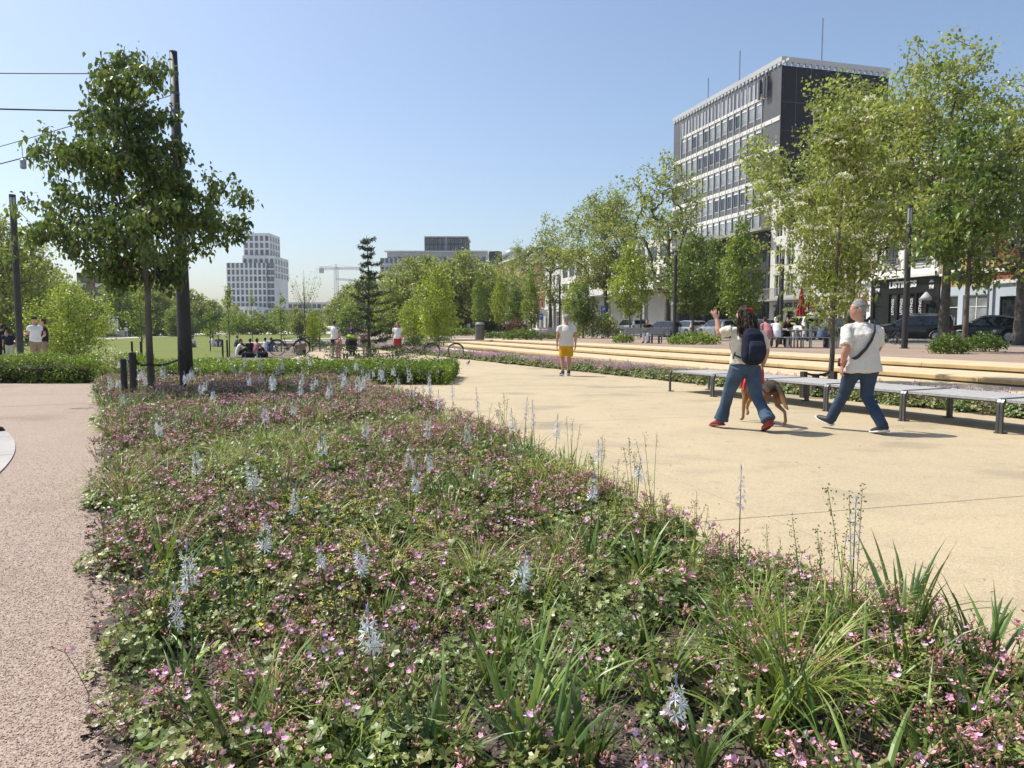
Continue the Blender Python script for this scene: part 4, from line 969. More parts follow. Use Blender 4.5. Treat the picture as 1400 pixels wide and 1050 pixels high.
# slim white classical columns building behind fir
t, W = block('portico_building', 'pale building with columns behind the upper right of the fir', 524, 545, 200, zat(398, 200), 'render', 4, 2, 4.2, .5, 2.8, 1.5, depth=12)
# low terrace walls and parapets beyond the lawn
mb = MB(); mb.b2((at(60, 112), 112, 0), (at(330, 160), 112.6, 1.0)); tag(mb.build('low_wall', M['white_slab']), 'long low pale wall along the far side of the lawn', 'wall')
# crane
cr = thing('tower_crane', 'grey tower crane standing far behind the lawn', 'crane', (at(461, 480), 480, 0)); z = zat(367, 480); s = .9
def lattice(a, b, w, n, mb):
    a, b = Vector(a), Vector(b); d = (b-a).normalized(); u = d.orthogonal().normalized(); v = d.cross(u)
    cs = [u*w+v*w, u*w-v*w, -u*w-v*w, -u*w+v*w]
    for c in cs: mb.tube([a+c, b+c], .16, 4)
    for k in range(n):
        p = a.lerp(b, k/n); q = a.lerp(b, (k+1)/n)
        for i in range(4): mb.tube([p+cs[i], q+cs[(i+1) % 4]], .1, 3, cap=False)
mb = MB(); lattice((0, 0, 0), (0, 0, z+1), 1.0, 18, mb); mb.build('mast', M['alu'], cr)
mb = MB(); lattice((-11, 0, z), (0, 0, z), .7, 6, mb); lattice((0, 0, z), (17, 0, z), .6, 10, mb); mb.build('jib', M['alu'], cr)
mb = MB(); mb.box((-9.5, 0, z-1.6), (2.6, 2, 2.8)); mb.build('counterweight', M['pavement'], cr)
mb = MB(); mb.tube([(0, 0, z), (0, 0, z+2.6)], .4, 6); mb.tube([(0, 0, z+2.6), (-10, 0, z+.5)], .07, 4); mb.tube([(0, 0, z+2.6), (14, 0, z+.5)], .07, 4); mb.build('apex', M['alu'], cr)
cr2 = thing('tower_crane', 'second lower crane jib to the right of the first crane', 'crane', (at(480, 560), 560, 0)); z = zat(383, 560)
mb = MB(); lattice((0, 0, 0), (0, 0, z+1), .9, 16, mb); mb.build('mast', M['alu'], cr2)
mb = MB(); lattice((-11, 0, z+.8), (16, 0, z-1.2), .5, 12, mb); mb.build('jib', M['alu'], cr2)
# ------------------------------------------------------------------ poles, lamps, wires
def lamp_post(px, Y, top_py, label, z0=.535, r=.11, lant=1.0, group=None, lean=0):
    H = zat(top_py, Y)-z0
    t = thing('lamp_post', label, 'lamp post', (at(px, Y), Y, z0), 0, group); t.rotation_euler[1] = R(lean)
    mb = MB(); mb.lathe((0, 0, 0), [(r*1.5, 0), (r*1.5, .03), (r, .032), (r*.92, H-lant)], 20); mb.build('post', M['pole'], t, smooth=False)
    mb = MB(); mb.lathe((0, 0, 0), [(r*.86, H-lant+.002), (r*.86, H-.1)], 16); g = mb.build('lantern', M['lantern'], t)
    mb = MB()
    for k in range(6): a = k*math.pi/3; mb.tube([(r*.9*math.cos(a), r*.9*math.sin(a), H-lant), (r*.9*math.cos(a), r*.9*math.sin(a), H-.1)], .012, 5)
    mb.build('cage_bars', M['pole'], g)
    mb = MB(); mb.lathe((0, 0, 0), [(r*.95, H-.1), (r*.95, H)], 16); mb.build('cap', M['pole'], t)
    return t
lamp_post(27, 24.5, 266, 'dark lamp post with glass lantern top at the far left', 0, .105, .62)
lamp_post(1237, 30.5, 281, 'dark lamp post with glass lantern in front of the LISTINGS shop', .535, .125, .75)
lamp_post(1067, 38, 338, 'dark lamp post with glass top beside the picnic tables', .535, .105, .6)
lamp_post(922, 49, 343, 'dark lamp post behind the benches left of the green planter', .535, .12, .3)
for px, Y, tp, lb in ((765, 56, 378, 'thin dark post right above the head of the man in yellow shorts'), (876, 66, 372, 'thin dark post by the seated person on the plaza'), (1104, 46, 345, 'thin dark mast between cafe and beige house')):
    lamp_post(px, Y, tp, lb, .535, .075, .3)
# tall tapered contact wire mast
mp = Vector((at(253, 17.3), 17.3, 0)); H = zat(72, 17.3)
t = thing('wire_mast', 'tall tapered dark steel mast right of the staked tree', 'mast', mp); t.rotation_euler[1] = R(-.3)
mb = MB(); mb.lathe((0, 0, 0), [(.168, 0), (.158, 1.2), (.125, 4.5), (.083, H)], 28); mb.build('shaft', M['pole'], t, smooth=True)
mb = MB(); mb.lathe((0, 0, 0), [(.086, H), (.086, H+.03)], 20); mb.build('cap', M['leg'], t)
for z, q in ((H-.45, .10), (zat(153, 17.3), .106), (zat(128, 17.3), .104)): mb = MB(); mb.lathe((0, 0, 0), [(q, z-.03), (q, z+.03)], 20); mb.build('clamp_ring', M['leg'], t)
def wire(a, b, sag, r, label):
    mb = MB(); a, b = Vector(a), Vector(b)
    mb.tube([a.lerp(b, k/14)-Vector((0, 0, sag*4*(k/14)*(1-k/14))) for k in range(15)], r, 6)
    return tag(mb.build('cable', M['black']), label, 'cable')
mx, my = mp.x, mp.y
wire((mx, my, H-.45), (at(-260, 17), 17, zat(94, 17)), .05, .012, 'topmost thin cable running left from the mast top')
wire((mx, my, zat(153, my)), (at(-220, 14), 14, zat(141, 14)), .03, .017, 'thick dark cable, second from the top, at the upper left')
wire((mx, my, zat(128, my)), (at(-260, 24), 24, zat(272, 24)), .10, .010, 'thin cable sloping down left above the hanging lamp')
w4 = wire((mx, my, zat(158, my)), (at(-260, 24), 24, zat(288, 24)), .10, .014, 'lowest cable carrying the small hanging lamp at the upper left')
f = (at(33, 19.2)-mx)/(at(-260, 24)-mx); ly = my+(24-my)*f
q1, q2 = zat(158, my), zat(128, my); hz = q1+(zat(288, 24)-q1)*f-.10*4*f*(1-f); uz = q2+(zat(272, 24)-q2)*f-.10*4*f*(1-f)
lp = thing('hanging_lamp', 'small grey street lamp hanging from the cables at the upper left', 'lamp', (mx+(at(-260, 24)-mx)*f, ly, hz-.26))
mb = MB(); mb.lathe((0, 0, 0), [(.05, -.02), (.075, 0), (.075, .2), (.04, .24)], 12); mb.build('housing', M['metal'], lp)
mb = MB(); mb.tube([(0, 0, .24), (-.02, 0, uz-hz+.26)], .008, 5); mb.build('hanger', M['leg'], lp)
# three stakes with straps round the left tree
def stake(p, h, r, label, lean=0):
    mb = MB(); mb.tube([(0, 0, -.1), (lean*.4, 0, h*.4), (lean, 0, h*.97), (lean, 0, h)], [r*1.05, r, r*.96, r*.85], 12)
    return tag(mb.build('wooden_stake', M['wood_dark'], None, p, smooth=False), label, 'stake')
s1 = gp(184, 557); s2 = gp(171, 553); s3 = gp(251, 548)
stake(s1, zat(482, s1.y), .062, 'dark wooden stake left of the dark tree, the taller of the close pair')
stake(s2, zat(491, s2.y), .055, 'dark weathered stake, shorter left one of the close pair')
stake(s3, zat(478, s3.y), .058, 'dark wooden stake in front of the tall steel mast')
def strap(a, b, label, w=.045):
    mb = MB(); a, b = Vector(a), Vector(b); n = 8; d = (b-a).normalized(); s = d.cross(Vector((0, 0, 1))).normalized()*.006; vs = []
    for k in range(n+1):
        p = a.lerp(b, k/n)-Vector((0, 0, .05*math.sin(math.pi*k/n))); tw = math.sin(k*.9)*.5; u = Vector((0, 0, w*math.cos(tw)*.5))+d.cross(Vector((0, 0, 1)))*w*.5*math.sin(tw)
        vs += [p-u-s, p+u-s, p+u+s, p-u+s]
    fs = []
    for k in range(n):
        for i in range(4): fs.append((k*4+i, k*4+(i+1) % 4, k*4+4+(i+1) % 4, k*4+4+i))
    fs += [(3, 2, 1, 0), tuple(n*4+i for i in range(4))]; mb.add(vs, fs)
    return tag(mb.build('tree_strap', M['black']), label, 'strap')
zt = zat(497, tx.y)
strap((s1.x+.03, s1.y, zat(494, s1.y)), (tx.x-.0, tx.y-.05, zt), 'black strap from the left stakes to the dark tree')
strap((tx.x+.04, tx.y-.05, zt-.03), (s3.x, s3.y+.04, zat(489, s3.y)), 'black strap from the dark tree to the stake by the mast')
mb = MB()
for k in range(12):
    a, b = k*math.pi/6, (k+1)*math.pi/6
    mb.box((.068*math.cos((a+b)/2), .068*math.sin((a+b)/2), 0), (.008, .04, .05), (a+b)/2)
for p, z in ((s1, zat(494, s1.y)), (s3, zat(489, s3.y))):
    o = MB(); 
    for k in range(12):
        a = (k+.5)*math.pi/6; o.box((.070*math.cos(a), .070*math.sin(a), z), (.008, .040, .05), a)
    tag(o.build('strap_loop', M['black'], None, (p.x, p.y, 0)), 'black strap loop round the '+('taller stake of the close pair' if p is s1 else 'stake in front of the mast'), 'strap')
# stakes of the rowan behind the bench
for px, py0, lb in ((1100, 508, 'left'), (1122, 512, 'middle'), (1141, 508, 'right')):
    Y = 14.6; mb = MB(); mb.box((0, 0, zat(py0, Y)/2), (.10, .10, zat(py0, Y)), R(25)); tag(mb.build('wooden_stake', M['wood_dark'], None, (at(px, Y), Y+.2*(lb == 'middle'), 0)), lb+' dark stake of the rowan behind the bench', 'stake')
strap((at(1100, 14.6), 14.6, .50), (rx.x, rx.y, .48), 'black strap between the left rowan stake and the rowan')
strap((at(1122, 14.8), 14.8, .46), (at(1141, 14.6), 14.6, .52), 'black strap between the middle and right rowan stakes')
# ------------------------------------------------------------------ slatted platform benches
BD = Vector((.42, -.9075)).normalized(); BN = Vector((.9075, .42)).normalized()
ML_, MD, MH = 1.42, 1.02, .455
def make_bench(label):
    t = thing('platform_bench', label, 'bench', (0, 0, 0), 0, 'row of slatted platform benches beside the flower strip')
    nsl = 9; sw = MD/nsl
    for k in range(nsl):
        mb = MB(); y = (k+.5)*sw; mb.bevel_prism([(.05, y-sw/2+.006), (ML_-.05, y-sw/2+.006), (ML_-.05, y+sw/2-.006), (.05, y+sw/2-.006)], MH-.04, MH, .004)
        mb.build('slat', M['slat'], t)
    for x in (.021, ML_-.021):
        mb = MB(); w, th = .019, .018     # one bent flat bar: foot, leg, rounded corner, top rail
        prof = []
        for (y, z) in ((-.03, 0), (-.03, MH-.09), (-.022, MH-.05), (.0, MH-.022), (.03, MH-.012), (MD-.03, MH-.012), (MD, MH-.022), (MD+.022, MH-.05), (MD+.03, MH-.09), (MD+.03, 0)): prof.append((y, z))
        for (a, b) in zip(prof, prof[1:]):
            d = Vector((0, b[0]-a[0], b[1]-a[1])); L = d.length; d /= L; nrm = Vector((0, -d.z, d.y))
            vs = []
            for f in (-.004, L+.004):
                for sx, sn in ((-1, -1), (1, -1), (1, 1), (-1, 1)): vs.append(Vector((x+sx*w, a[0], a[1]))+d*f+nrm*sn*th)
            mb.add(vs, [(0, 3, 2, 1), (4, 5, 6, 7), (0, 1, 5, 4), (1, 2, 6, 5), (2, 3, 7, 6), (3, 0, 4, 7)])
        mb.build('leg_frame', M['leg'], t)
        for y in (-.03, MD+.03):
            mb = MB(); mb.box((x, y+(.03 if y < 0 else -.03), .006), (.07, .12, .012)); mb.build('foot_plate', M['leg'], t)
    mb = MB(); mb.b2((.06, .3, MH-.085), (ML_-.06, .35, MH-.045)); mb.b2((.06, MD-.35, MH-.085), (ML_-.06, MD-.3, MH-.045)); mb.build('cross_rail', M['leg'], t)
    return t
bl = ['leftmost platform bench of the row, beside the flower strip', 'second platform bench from the left, partly behind the pointing woman', 'platform bench hidden partly by woman and dog', 'platform bench just left of the grey haired walker',
      'platform bench right behind the legs of the grey haired walker', 'platform bench right of the grey haired walker', 'rightmost platform bench, cut by the picture edge']
b0 = make_bench(bl[0]); st = Vector((3.50, 16.1)); ba = math.atan2(BD.y, BD.x)
for k in range(7):
    p = st+BD*(k*(1.424)); o = b0 if k == 0 else copy_tree(b0)
    o.location = (p.x, p.y, .004); o.rotation_euler = (0, 0, ba); o['label'] = bl[k]
# ------------------------------------------------------------------ plaza furniture
def table(loc, rz, label, L=1.9):
    t = thing('picnic_table', label, 'table', loc, rz)
    for k in range(6): mb = MB(); mb.box((0, -.34+k*.135, .75), (L, .12, .04)); mb.build('tabletop_slat', M['slat'], t)
    for s in (-1, 1):
        mb = MB(); mb.b2((s*(L/2-.25)-.03, -.35, .0), (s*(L/2-.25)+.03, -.29, .73)); mb.b2((s*(L/2-.25)-.03, .29, 0), (s*(L/2-.25)+.03, .35, .73)); mb.b2((s*(L/2-.25)-.03, -.29, .67), (s*(L/2-.25)+.03, .29, .73)); mb.build('leg_frame', M['metal'], t)
    return t
def low_bench(loc, rz, label, L=1.9, back=False, name='park_bench'):
    t = thing(name, label, 'bench', loc, rz)
    for k in range(4): mb = MB(); mb.box((0, -.17+k*.115, .45), (L, .1, .035)); mb.build('seat_slat', M['slat'], t)
    if back:
        for k in range(3): mb = MB(); mb.box((0, .27+k*.025, .58+k*.12), (L, .025, .1)); mb.build('back_slat', M['slat'], t)
    for s in (-1, 1):
        mb = MB(); x = s*(L/2-.12); mb.b2((x-.025, -.2, 0), (x+.025, -.15, .43)); mb.b2((x-.025, .15, 0), (x+.025, .2, .43)); mb.b2((x-.025, -.15, .38), (x+.025, .15, .43))
        if back: mb.tube([(x, .2, .4), (x, .34, .9)], .02, 6); mb.b2((x-.02, -.2, .6), (x+.02, .22, .64)); mb.b2((x-.02, -.2, .431), (x+.02, -.16, .6))
        mb.build('leg_frame', M['leg'] if back else M['metal'], t)
    return t
def pz(px, Y, z=.535): return Vector((at(px, Y, z), Y, z))
table(pz(1070, 32.5), R(-8), 'slatted picnic table at which the three seated people sit')
table(pz(1106, 32.0), R(-8), 'slatted picnic table left of the rowan trunk')
low_bench(pz(1069, 31.6), R(-8), 'low slatted bench under the three seated people'); low_bench(pz(1104, 31.1), R(-8), 'low slatted bench in front of the picnic table left of the rowan')
low_bench(pz(1126, 30.9), R(-12), 'low slatted bench on which the man in blue sits', 1.3)
low_bench(pz(872, 41), R(175), 'slatted bench with backrest carrying the seated reader', 1.5, True)
low_bench(pz(896, 40), R(178), 'single slatted seat right of the seated reader', .62, True, 'slatted_chair')
low_bench(pz(909, 41.5), R(165), 'second single seat, by the dark tree trunk', .62, True, 'slatted_chair')
low_bench(pz(757, 48), R(170), 'pale slatted bench left of the man in yellow shorts', 1.9, True)
# planters and low shrubs on the plaza
def shrub(p, w, d, h, label, lm, seed, n=900, size=.09, box=False):
    t = thing('shrub', label, 'shrub', p); rg = np.random.default_rng(seed)
    u = rg.uniform(-1, 1, n); v = rg.uniform(-1, 1, n); k = (u*u+v*v)**.5
    m = k < 1; u, v = u[m], v[m]; zz = rg.random(len(u))**.6*h*np.sqrt(1-(u*u+v*v)*.8)
    C = np.stack([u*w, v*d, zz*(1+.25*np.sin(u*9+seed)*np.cos(v*7))], 1)
    V, F = leaves(rg, C, 5, .05, size, -.2, .5, True, aspect=.6); crown_mesh('foliage', V, F, ML[lm], t)
    mb = MB()
    for k in range(7): a = k*.9; mb.tube([(0, 0, -.03), (w*.5*math.cos(a), d*.5*math.sin(a), h*.75)], [.012, .004], 4)
    mb.build('stem', M['bark'], t); return t
shrub(pz(948, 38), 1.35, .8, .55, 'low bright green shrub bed round the young tree left of the pointing woman', 'fresh', 91, 700, .1)
shrub(pz(1297, 24.5), .62, .5, .62, 'dark green bush left of the slim trunk at the right', 'mid', 92, 700, .075)
shrub(pz(1345, 26.5), .75, .5, .62, 'low bush right of the slim trunk, before the black car', 'mid', 93, 500, .08)
shrub(pz(852, 42), .6, .5, .5, 'bright green bush left of the seated reader', 'fresh', 94, 300, .1)
shrub(pz(815, 60), 1.9, 1, 2.1, 'broad grey green bush right of the man in yellow shorts', 'olive', 95, 700, .16)
shrub(pz(713, 52), 1.3, .8, .75, 'dark low shrub bed under the round tree', 'mid', 96, 600, .11)
shrub(pz(708, 60), 1.0, .6, 1.5, 'reddish brown shrub behind the dark shrub bed', 'redbud', 97, 500, .12)
shrub(pz(738, 55), 1.2, .8, .6, 'low shrub bed left of the pale bench', 'mid', 98, 500, .11)
shrub(pz(683, 60), 1.6, .8, .5, 'low shrub bed right of the plaza bin', 'mid', 99, 500, .12)
shrub(pz(770, 62), 1.4, .8, .6, 'low shrub bed hidden behind the man in yellow shorts', 'mid', 100, 400, .12)
for i, px in enumerate((590, 606, 622, 640)): shrub(pz(px, 78), 2.0, 1, .9, ['first', 'second', 'third', 'fourth'][i]+' low green shrub from the left beyond the turned steps', 'mid' if i % 2 else 'fresh', 101+i, 300, .16)
for i, (px, Y, w, h) in enumerate(((230, 150, 6, 3), (255, 140, 4, 5.5), (300, 150, 7, 2.5), (345, 148, 5, 3.2), (395, 150, 8, 2.4), (445, 140, 5, 4), (150, 118, 6, 2.5), (205, 126, 5, 2.4), (110, 110, 5, 2.2), (372, 152, 4, 5), (420, 146, 4, 3.6), (322, 146, 3, 4.2))):
    shrub((at(px, Y), Y, -.02), w, 2, h, 'bushy green growth beyond the lawn, number '+str(i), 'fresh' if i % 2 else 'olive', 120+i, 420, .34)['label'] = ['bush beyond the lawn behind the dark mast', 'tall bush right of the dark mast beyond the lawn', 'bush beyond the lawn left of the thin sapling', 'bush below the left of the white tower', 'wide bush below the dark long block', 'bush under the crane', 'bush left of the slim trunk beyond the lawn', 'bush between slim trunk and dark mast, far away', 'bush before the brick apartments', 'upright bush under the right edge of the white tower', 'bush behind the broom like sapling', 'small upright bush below the tower middle'][i]
# bin on the plaza
t = thing('litter_bin', 'grey cylindrical litter bin at the corner of the steps', 'bin', pz(656, 52)); mb = MB(); mb.lathe((0, 0, 0), [(.3, 0), (.33, .05), (.33, 1.0), (.28, 1.05)], 18); mb.build('body', M['leg'], t)
mb = MB(); mb.lathe((0, 0, 1.06), [(.34, 0), (.34, .1), (.2, .18)], 18); mb.build('lid', M['metal'], t)
# blue parking signs
def psign(px, Y, zc, s, label, ch='P'):
    t = thing('parking_sign', label, 'sign', pz(px, Y)); mb = MB(); mb.tube([(0, .04, 0), (0, .04, zc+s/2)], .035, 8); mb.build('post', M['metal'], t)
    mb = MB(); mb.box((0, 0, zc), (s, .03, s*1.25)); b = mb.build('sign_plate', M['bluesign'], t); text(ch, s*1.0, M['letter'], b, (0, -.02, zc-s*.35), ext=.004)
psign(825, 70, 2.6, .5, 'blue parking sign with white P left of the plane trunk'); psign(739, 82, 2.1, .55, 'small blue sign near the white shop at the left')
mb = MB(); mb.box((0, 0, 0), (.9, .1, .8)); tag(mb.build('white_board', M['rwhite'], None, (at(743, 95), 95, 3.3)), 'white board above the small blue sign', 'sign')
# parasols
def parasol(p, h, r, label, m, closed=True):
    t = thing('parasol', label, 'parasol', p); mb = MB(); mb.tube([(0, 0, 0), (0, 0, h)], .035, 8); mb.build('pole', M['leg'], t); mb = MB()
    if closed:
        n = 20; prof = [(.02, h+.05), (.10, h-.4), (.22, h-1.4), (.33, h-2.35), (.30, h-2.5)]; vs = []
        for rr, z in prof:
            for k in range(n): a = 6.283*k/n; q = rr*(1+(.22 if k % 2 else -.12)*min(1, (h-z)/1.2)); vs.append((q*math.cos(a), q*math.sin(a), z-(0.1 if k % 2 else 0)*(z < h-2)))
        mb.add(vs, [(i*n+k, i*n+(k+1) % n, (i+1)*n+(k+1) % n, (i+1)*n+k) for i in range(4) for k in range(n)])
    else: mb.lathe((0, 0, 0), [(r, h-.75), (r, h-.6), (r*.5, h-.2), (.05, h)], 8)
    mb.build('canopy', m, t)
parasol(pz(1094, 59), 4.2, .5, 'closed red parasol in front of the white cafe building', M['canvas_red'])
parasol(pz(1063, 61), 3.6, .5, 'closed black parasol just left of the lamp post by the cafe', M['black'])
parasol(pz(1042, 64), 3.3, .5, 'closed black parasol left of the cafe front', M['black'])
parasol(pz(655, 110), 3.4, 3.0, 'open white parasol behind the plaza bin', M['rwhite'], False)
parasol((at(143, 105), 105, 0), 3.4, 2.2, 'dark open parasol beyond the lawn left of the slim trunk', M['shopblack'], False)
# white van / container beyond the lawn
t = thing('white_trailer', 'white trailer beyond the lawn left of the slim trunk', 'trailer', (at(123, 110), 110, 0)); mb = MB(); mb.b2((-3, 0, .5), (3.2, 2, 2.7)); mb.build('body', M['rwhite'], t)
for x in (-1.6, 1.6): mb = MB(); mb.tube([(x, -.05, .45), (x, .25, .45)], .42, 14); mb.build('wheel', M['black'], t)
# orange rug with something lying
mb = MB(); mb.prism([(-1.9, -.9), (1.7, -1.0), (1.9, .9), (-1.7, 1.0)], 0, .04); t = thing('picnic_blanket', 'orange blanket lying on the lawn at the left', 'blanket', (at(104, 72), 72, -.03)); mb.build('cloth', mat('orange_cloth', (.62, .16, .06), .8), t)
mb = MB(); mb.loft([(-.9, 0, .2), (.2, .1, .24), (1.2, .1, .16)], [.2, .26, .14]); mb.build('bundle', mat('brown_bundle', (.15, .09, .06), .8), t, smooth=True)
# ------------------------------------------------------------------ cars and bicycles
M['tyre'] = mat('tyre', (.018, .018, .018), .8, (.03, .03, .03), ns=9); M['rim'] = mat('alloy_rim', (.45, .45, .46), .3, (.38, .38, .39), ns=6, metal=.8)
M['carglass'] = glassm('car_glass', (.012, .015, .017), .04); M['redlamp'] = mat('red_lamp', (.45, .01, .012), .2); M['clearlamp'] = mat('clear_lamp', (.6, .62, .64), .15, spec=.9)
M['plate'] = mat('number_plate', (.7, .7, .66), .5)
def paint(n, c, metal=.2): return mat(n, c, .28, tuple(x*.9 for x in c), ns=1.5, metal=metal, coat=.8)
def wheel(parent, x, y, r=.34, side=1):
    mb = MB(); mb.lathe((0, 0, 0), [(r*.66, -.11), (r*.96, -.105), (r, -.06), (r, .06), (r*.96, .105), (r*.66, .11)], 24, M=Matrix.Translation((x, y, r)) @ Matrix.Rotation(R(90), 4, 'X')); w = mb.build('wheel', M['tyre'], parent)
    mb = MB(); Mx = Matrix.Translation((x, y+side*.07, r)) @ Matrix.Rotation(R(90), 4, 'X')
    mb.lathe((0, 0, 0), [(r*.60, -.05), (r*.67, -.045), (r*.67, .045), (r*.60, .05)], 20, M=Mx); mb.lathe((0, 0, 0), [(.05, -.05), (.05, .05)], 8, M=Mx)
    for k in range(7):
        a = k*6.283/7; mb.box((r*.33*math.cos(a), r*.33*math.sin(a), -side*.03), (r*.62, .035, .03), a, M=Mx)
    mb.build('rim', M['rim'], w); mb = MB(); mb.lathe((0, 0, 0), [(r*.59, -.01), (r*.59, .01)], 16, M=Matrix.Translation((x, y+side*.02, r)) @ Matrix.Rotation(R(90), 4, 'X')); mb.build('brake_disc', M['tyre'], w)
def car(label, loc, rz, body_m, kind='suv', L=4.5, H=1.65, Wd=1.84, rails=False):
    """local +x is the front"""
    t = thing('parked_car', label, 'car', loc, rz, 'cars parked along the street'); h = H; hw = Wd/2
    gc = .2; belt = h*.60
    if kind == 'suv': top = [(-.47, .80), (-.455, .97), (-.40, .995), (-.1, 1.0), (.05, .985), (.24, .66), (.42, .60), (.485, .50), (.50, .36)]
    elif kind == 'coupe': top = [(-.485, .66), (-.46, .72), (-.33, .86), (-.12, .985), (.0, 1.0), (.08, .98), (.25, .68), (.42, .60), (.485, .5), (.50, .36)]
    else: top = [(-.49, .62), (-.475, .66), (-.44, .93), (-.36, .985), (-.1, 1.0), (.06, .975), (.25, .66), (.43, .56), (.485, .46), (.50, .34)]
    xs = np.linspace(-.5, .5, 41); tz = np.interp(xs, [-.5]+[p[0] for p in top], [.42]+[p[1] for p in top])
    mb = MB(); rows = []
    wx = (-.30, .31); wr = .345/L
    for x, z in zip(xs, tz):
        Z = z*h; nose = 1-.16*max(0, (abs(x)-.38)/.12)**2; b = min(Z-.03, belt-.03*abs(x)); low = gc+.03*(abs(x) > .46)
        for w in wx:
            if abs(x-w) < wr*1.12: low = max(low, .34+math.sqrt(max(0, (wr*1.12)**2-(x-w)**2))*L)
        wt = hw*(.80 if Z > belt+.05 else .93)
        fr = max(0, (Z-belt)/(h-belt)); wt = hw*(.95-.17*fr)
        low = min(low, b-.12)
        ring = [(hw*.93*nose, low), (hw*nose, low+(b-low)*.45), (hw*.985*nose, b-.05), (hw*.95*nose, b), (wt*nose, Z-.035), (wt*.86*nose, Z)]
        rows.append([(x*L, -y, q) for y, q in ring]+[(x*L, y, q) for y, q in reversed(ring)])
    n = len(rows[0]); vs = [p for r_ in rows for p in r_]; fs = []
    for i in range(len(rows)-1):
        for k in range(n): fs.append((i*n+k, i*n+(k+1) % n, (i+1)*n+(k+1) % n, (i+1)*n+k))
    fs.append(tuple(range(n))); fs.append(tuple((len(rows)-1)*n+k for k in range(n-1, -1, -1)))
    mb.add(vs, [f[::-1] for f in fs]); body = mb.build('body', body_m, t, smooth=True)
    md = body.modifiers.new('edge', 'EDGE_SPLIT'); md.split_angle = R(32)
    # glass: side windows slightly proud of the greenhouse
    def topz(x): return float(np.interp(x, [-.5]+[p[0] for p in top], [.42]+[p[1] for p in top]))*h
    def side(xa, xb, s, name='side_window'):
        g = MB(); k = 7; A = []; B = []
        for i in range(k):
            x = xa+(xb-xa)*i/(k-1); Z = min(topz(x)-.09, h*.955); Z = max(Z, belt+.06)
            fr0 = .12; 
            def yw(z): fr = max(0, (z-belt)/(max(topz(x), belt+.1)-belt)); f2 = max(0, (topz(x)-belt)/(h-belt)); return hw*(.95-.17*f2*fr)+.010
            A.append((x*L, s*yw(belt+.03), belt+.03)); B.append((x*L, s*yw(Z), Z))
        g.add(A+B, [((i, i+1, k+i+1, k+i) if s < 0 else (i+1, i, k+i, k+i+1)) for i in range(k-1)]); g.build(name, M['carglass'], t)
    rear = -.44 if kind != 'coupe' else -.36
    for s in (-1, 1):
        side(rear+.03, -.16, s); side(-.15, .03, s); side(.04, .19, s)
        mb = MB()
        xs2 = [rear+.02+(.19-rear)*i/10 for i in range(11)]
        mb.tube([(x*L, s*(hw*(.95-.17*max(0, (topz(x)-belt)/(h-belt)))+.012), max(belt+.05, min(topz(x)-.07, h*.965))) for x in xs2], .014, 5); mb.build('window_trim', M['rim'], t)
        if rails: mb = MB(); mb.tube([(-.38*L, s*hw*.70, h-.01), (-.36*L, s*hw*.70, h+.05), (-.02*L, s*hw*.70, h+.055), (.02*L, s*hw*.7, h-.01)], .022, 6); mb.build('roof_rail', M['rim'], t)
        mb = MB(); mb.loft([(.19*L, s*(hw+.04), belt+.10), (.19*L, s*(hw+.17), belt+.12)], [(.05, .07)]*2, side=(1, 0, 0), n=8); mb.build('mirror', body_m, t, smooth=True)
        for w in wx: wheel(t, w*L, s*(hw-.13), .34, s)
        mb = MB(); z0 = h*.50; mb.box((-.472*L, s*hw*.80, z0+.05), (.14, hw*.34, .16)); mb.build('tail_light', M['redlamp'], t)
        mb = MB(); mb.box((.462*L, s*hw*.78, h*.46), (.16, hw*.34, .13)); mb.build('headlight', M['clearlamp'], t)
    # windscreens
    def screen(xa, xb, name):
        g = MB(); za, zb = topz(xa), topz(xb); e = .012
        ya = hw*(.95-.17*max(0, (za-belt)/(h-belt)))*.84; yb = hw*(.95-.17*max(0, (zb-belt)/(h-belt)))*.84
        dn = Vector((-(zb-za), 0, (xb-xa)*L)).normalized()*e; dn = dn if dn.z > 0 else -dn
        g.add([Vector(p)+dn for p in ((xa*L, -ya, za), (xa*L, ya, za), (xb*L, yb, zb), (xb*L, -yb, zb))], [(0, 1, 2, 3)]); g.build(name, M['carglass'], t)
    screen(.225, .07, 'windscreen')
    if kind == 'coupe': screen(-.44, -.20, 'rear_window')
    else: 
        g = MB(); xa = -.478 if kind == 'suv' else -.472; g.box((xa*L-.0, 0, h*.80), (.03, hw*1.35, h*.22)); g.build('rear_window', M['carglass'], t)
    mb = MB(); mb.box((-.5*L, 0, h*.40), (.03, .52, .12)); mb.build('number_plate', M['plate'], t)
    mb = MB(); mb.box((-.485*L, 0, .34), (.12, Wd*.86, .16)); mb.box((.485*L, 0, .34), (.12, Wd*.86, .16)); mb.box((0, 0, .24), (L*.8, Wd*.84, .1)); mb.build('bumper', M['tyre'], t)
    return t
SA = math.atan2(1, -.28)
CX = lambda Y: FX(Y)-7.6
def carpos(px, Y): return Vector((at(px, Y, .55), Y, .55))
bk, wh, sv, gy = paint('black_paint', (.012, .013, .015)), paint('white_car_paint', (.72, .72, .71), 0), paint('silver_paint', (.42, .43, .44), .5), paint('dark_grey_paint', (.06, .065, .075), .4)
car('black sloping coupe like car right of the slim trunk', carpos(1352, 42.5), SA+R(42), bk, 'coupe', 4.7, 1.58)
car('black estate with roof rails in front of the LISTINGS shop', carpos(1245, 44.5), SA+R(42), bk, 'suv', 4.6, 1.62, rails=True)
car('white parked car with dark rear window before the cafe', carpos(1096, 53.5), SA+R(-14), wh, 'suv', 4.4, 1.64)
car('dark car partly hidden behind the rowan trunk', carpos(1143, 50.5), SA+R(10), gy, 'hatch', 4.3, 1.52)
car('silver estate just left of the pointing hand', carpos(982, 62), SA+R(-2), sv, 'hatch', 4.5, 1.55)
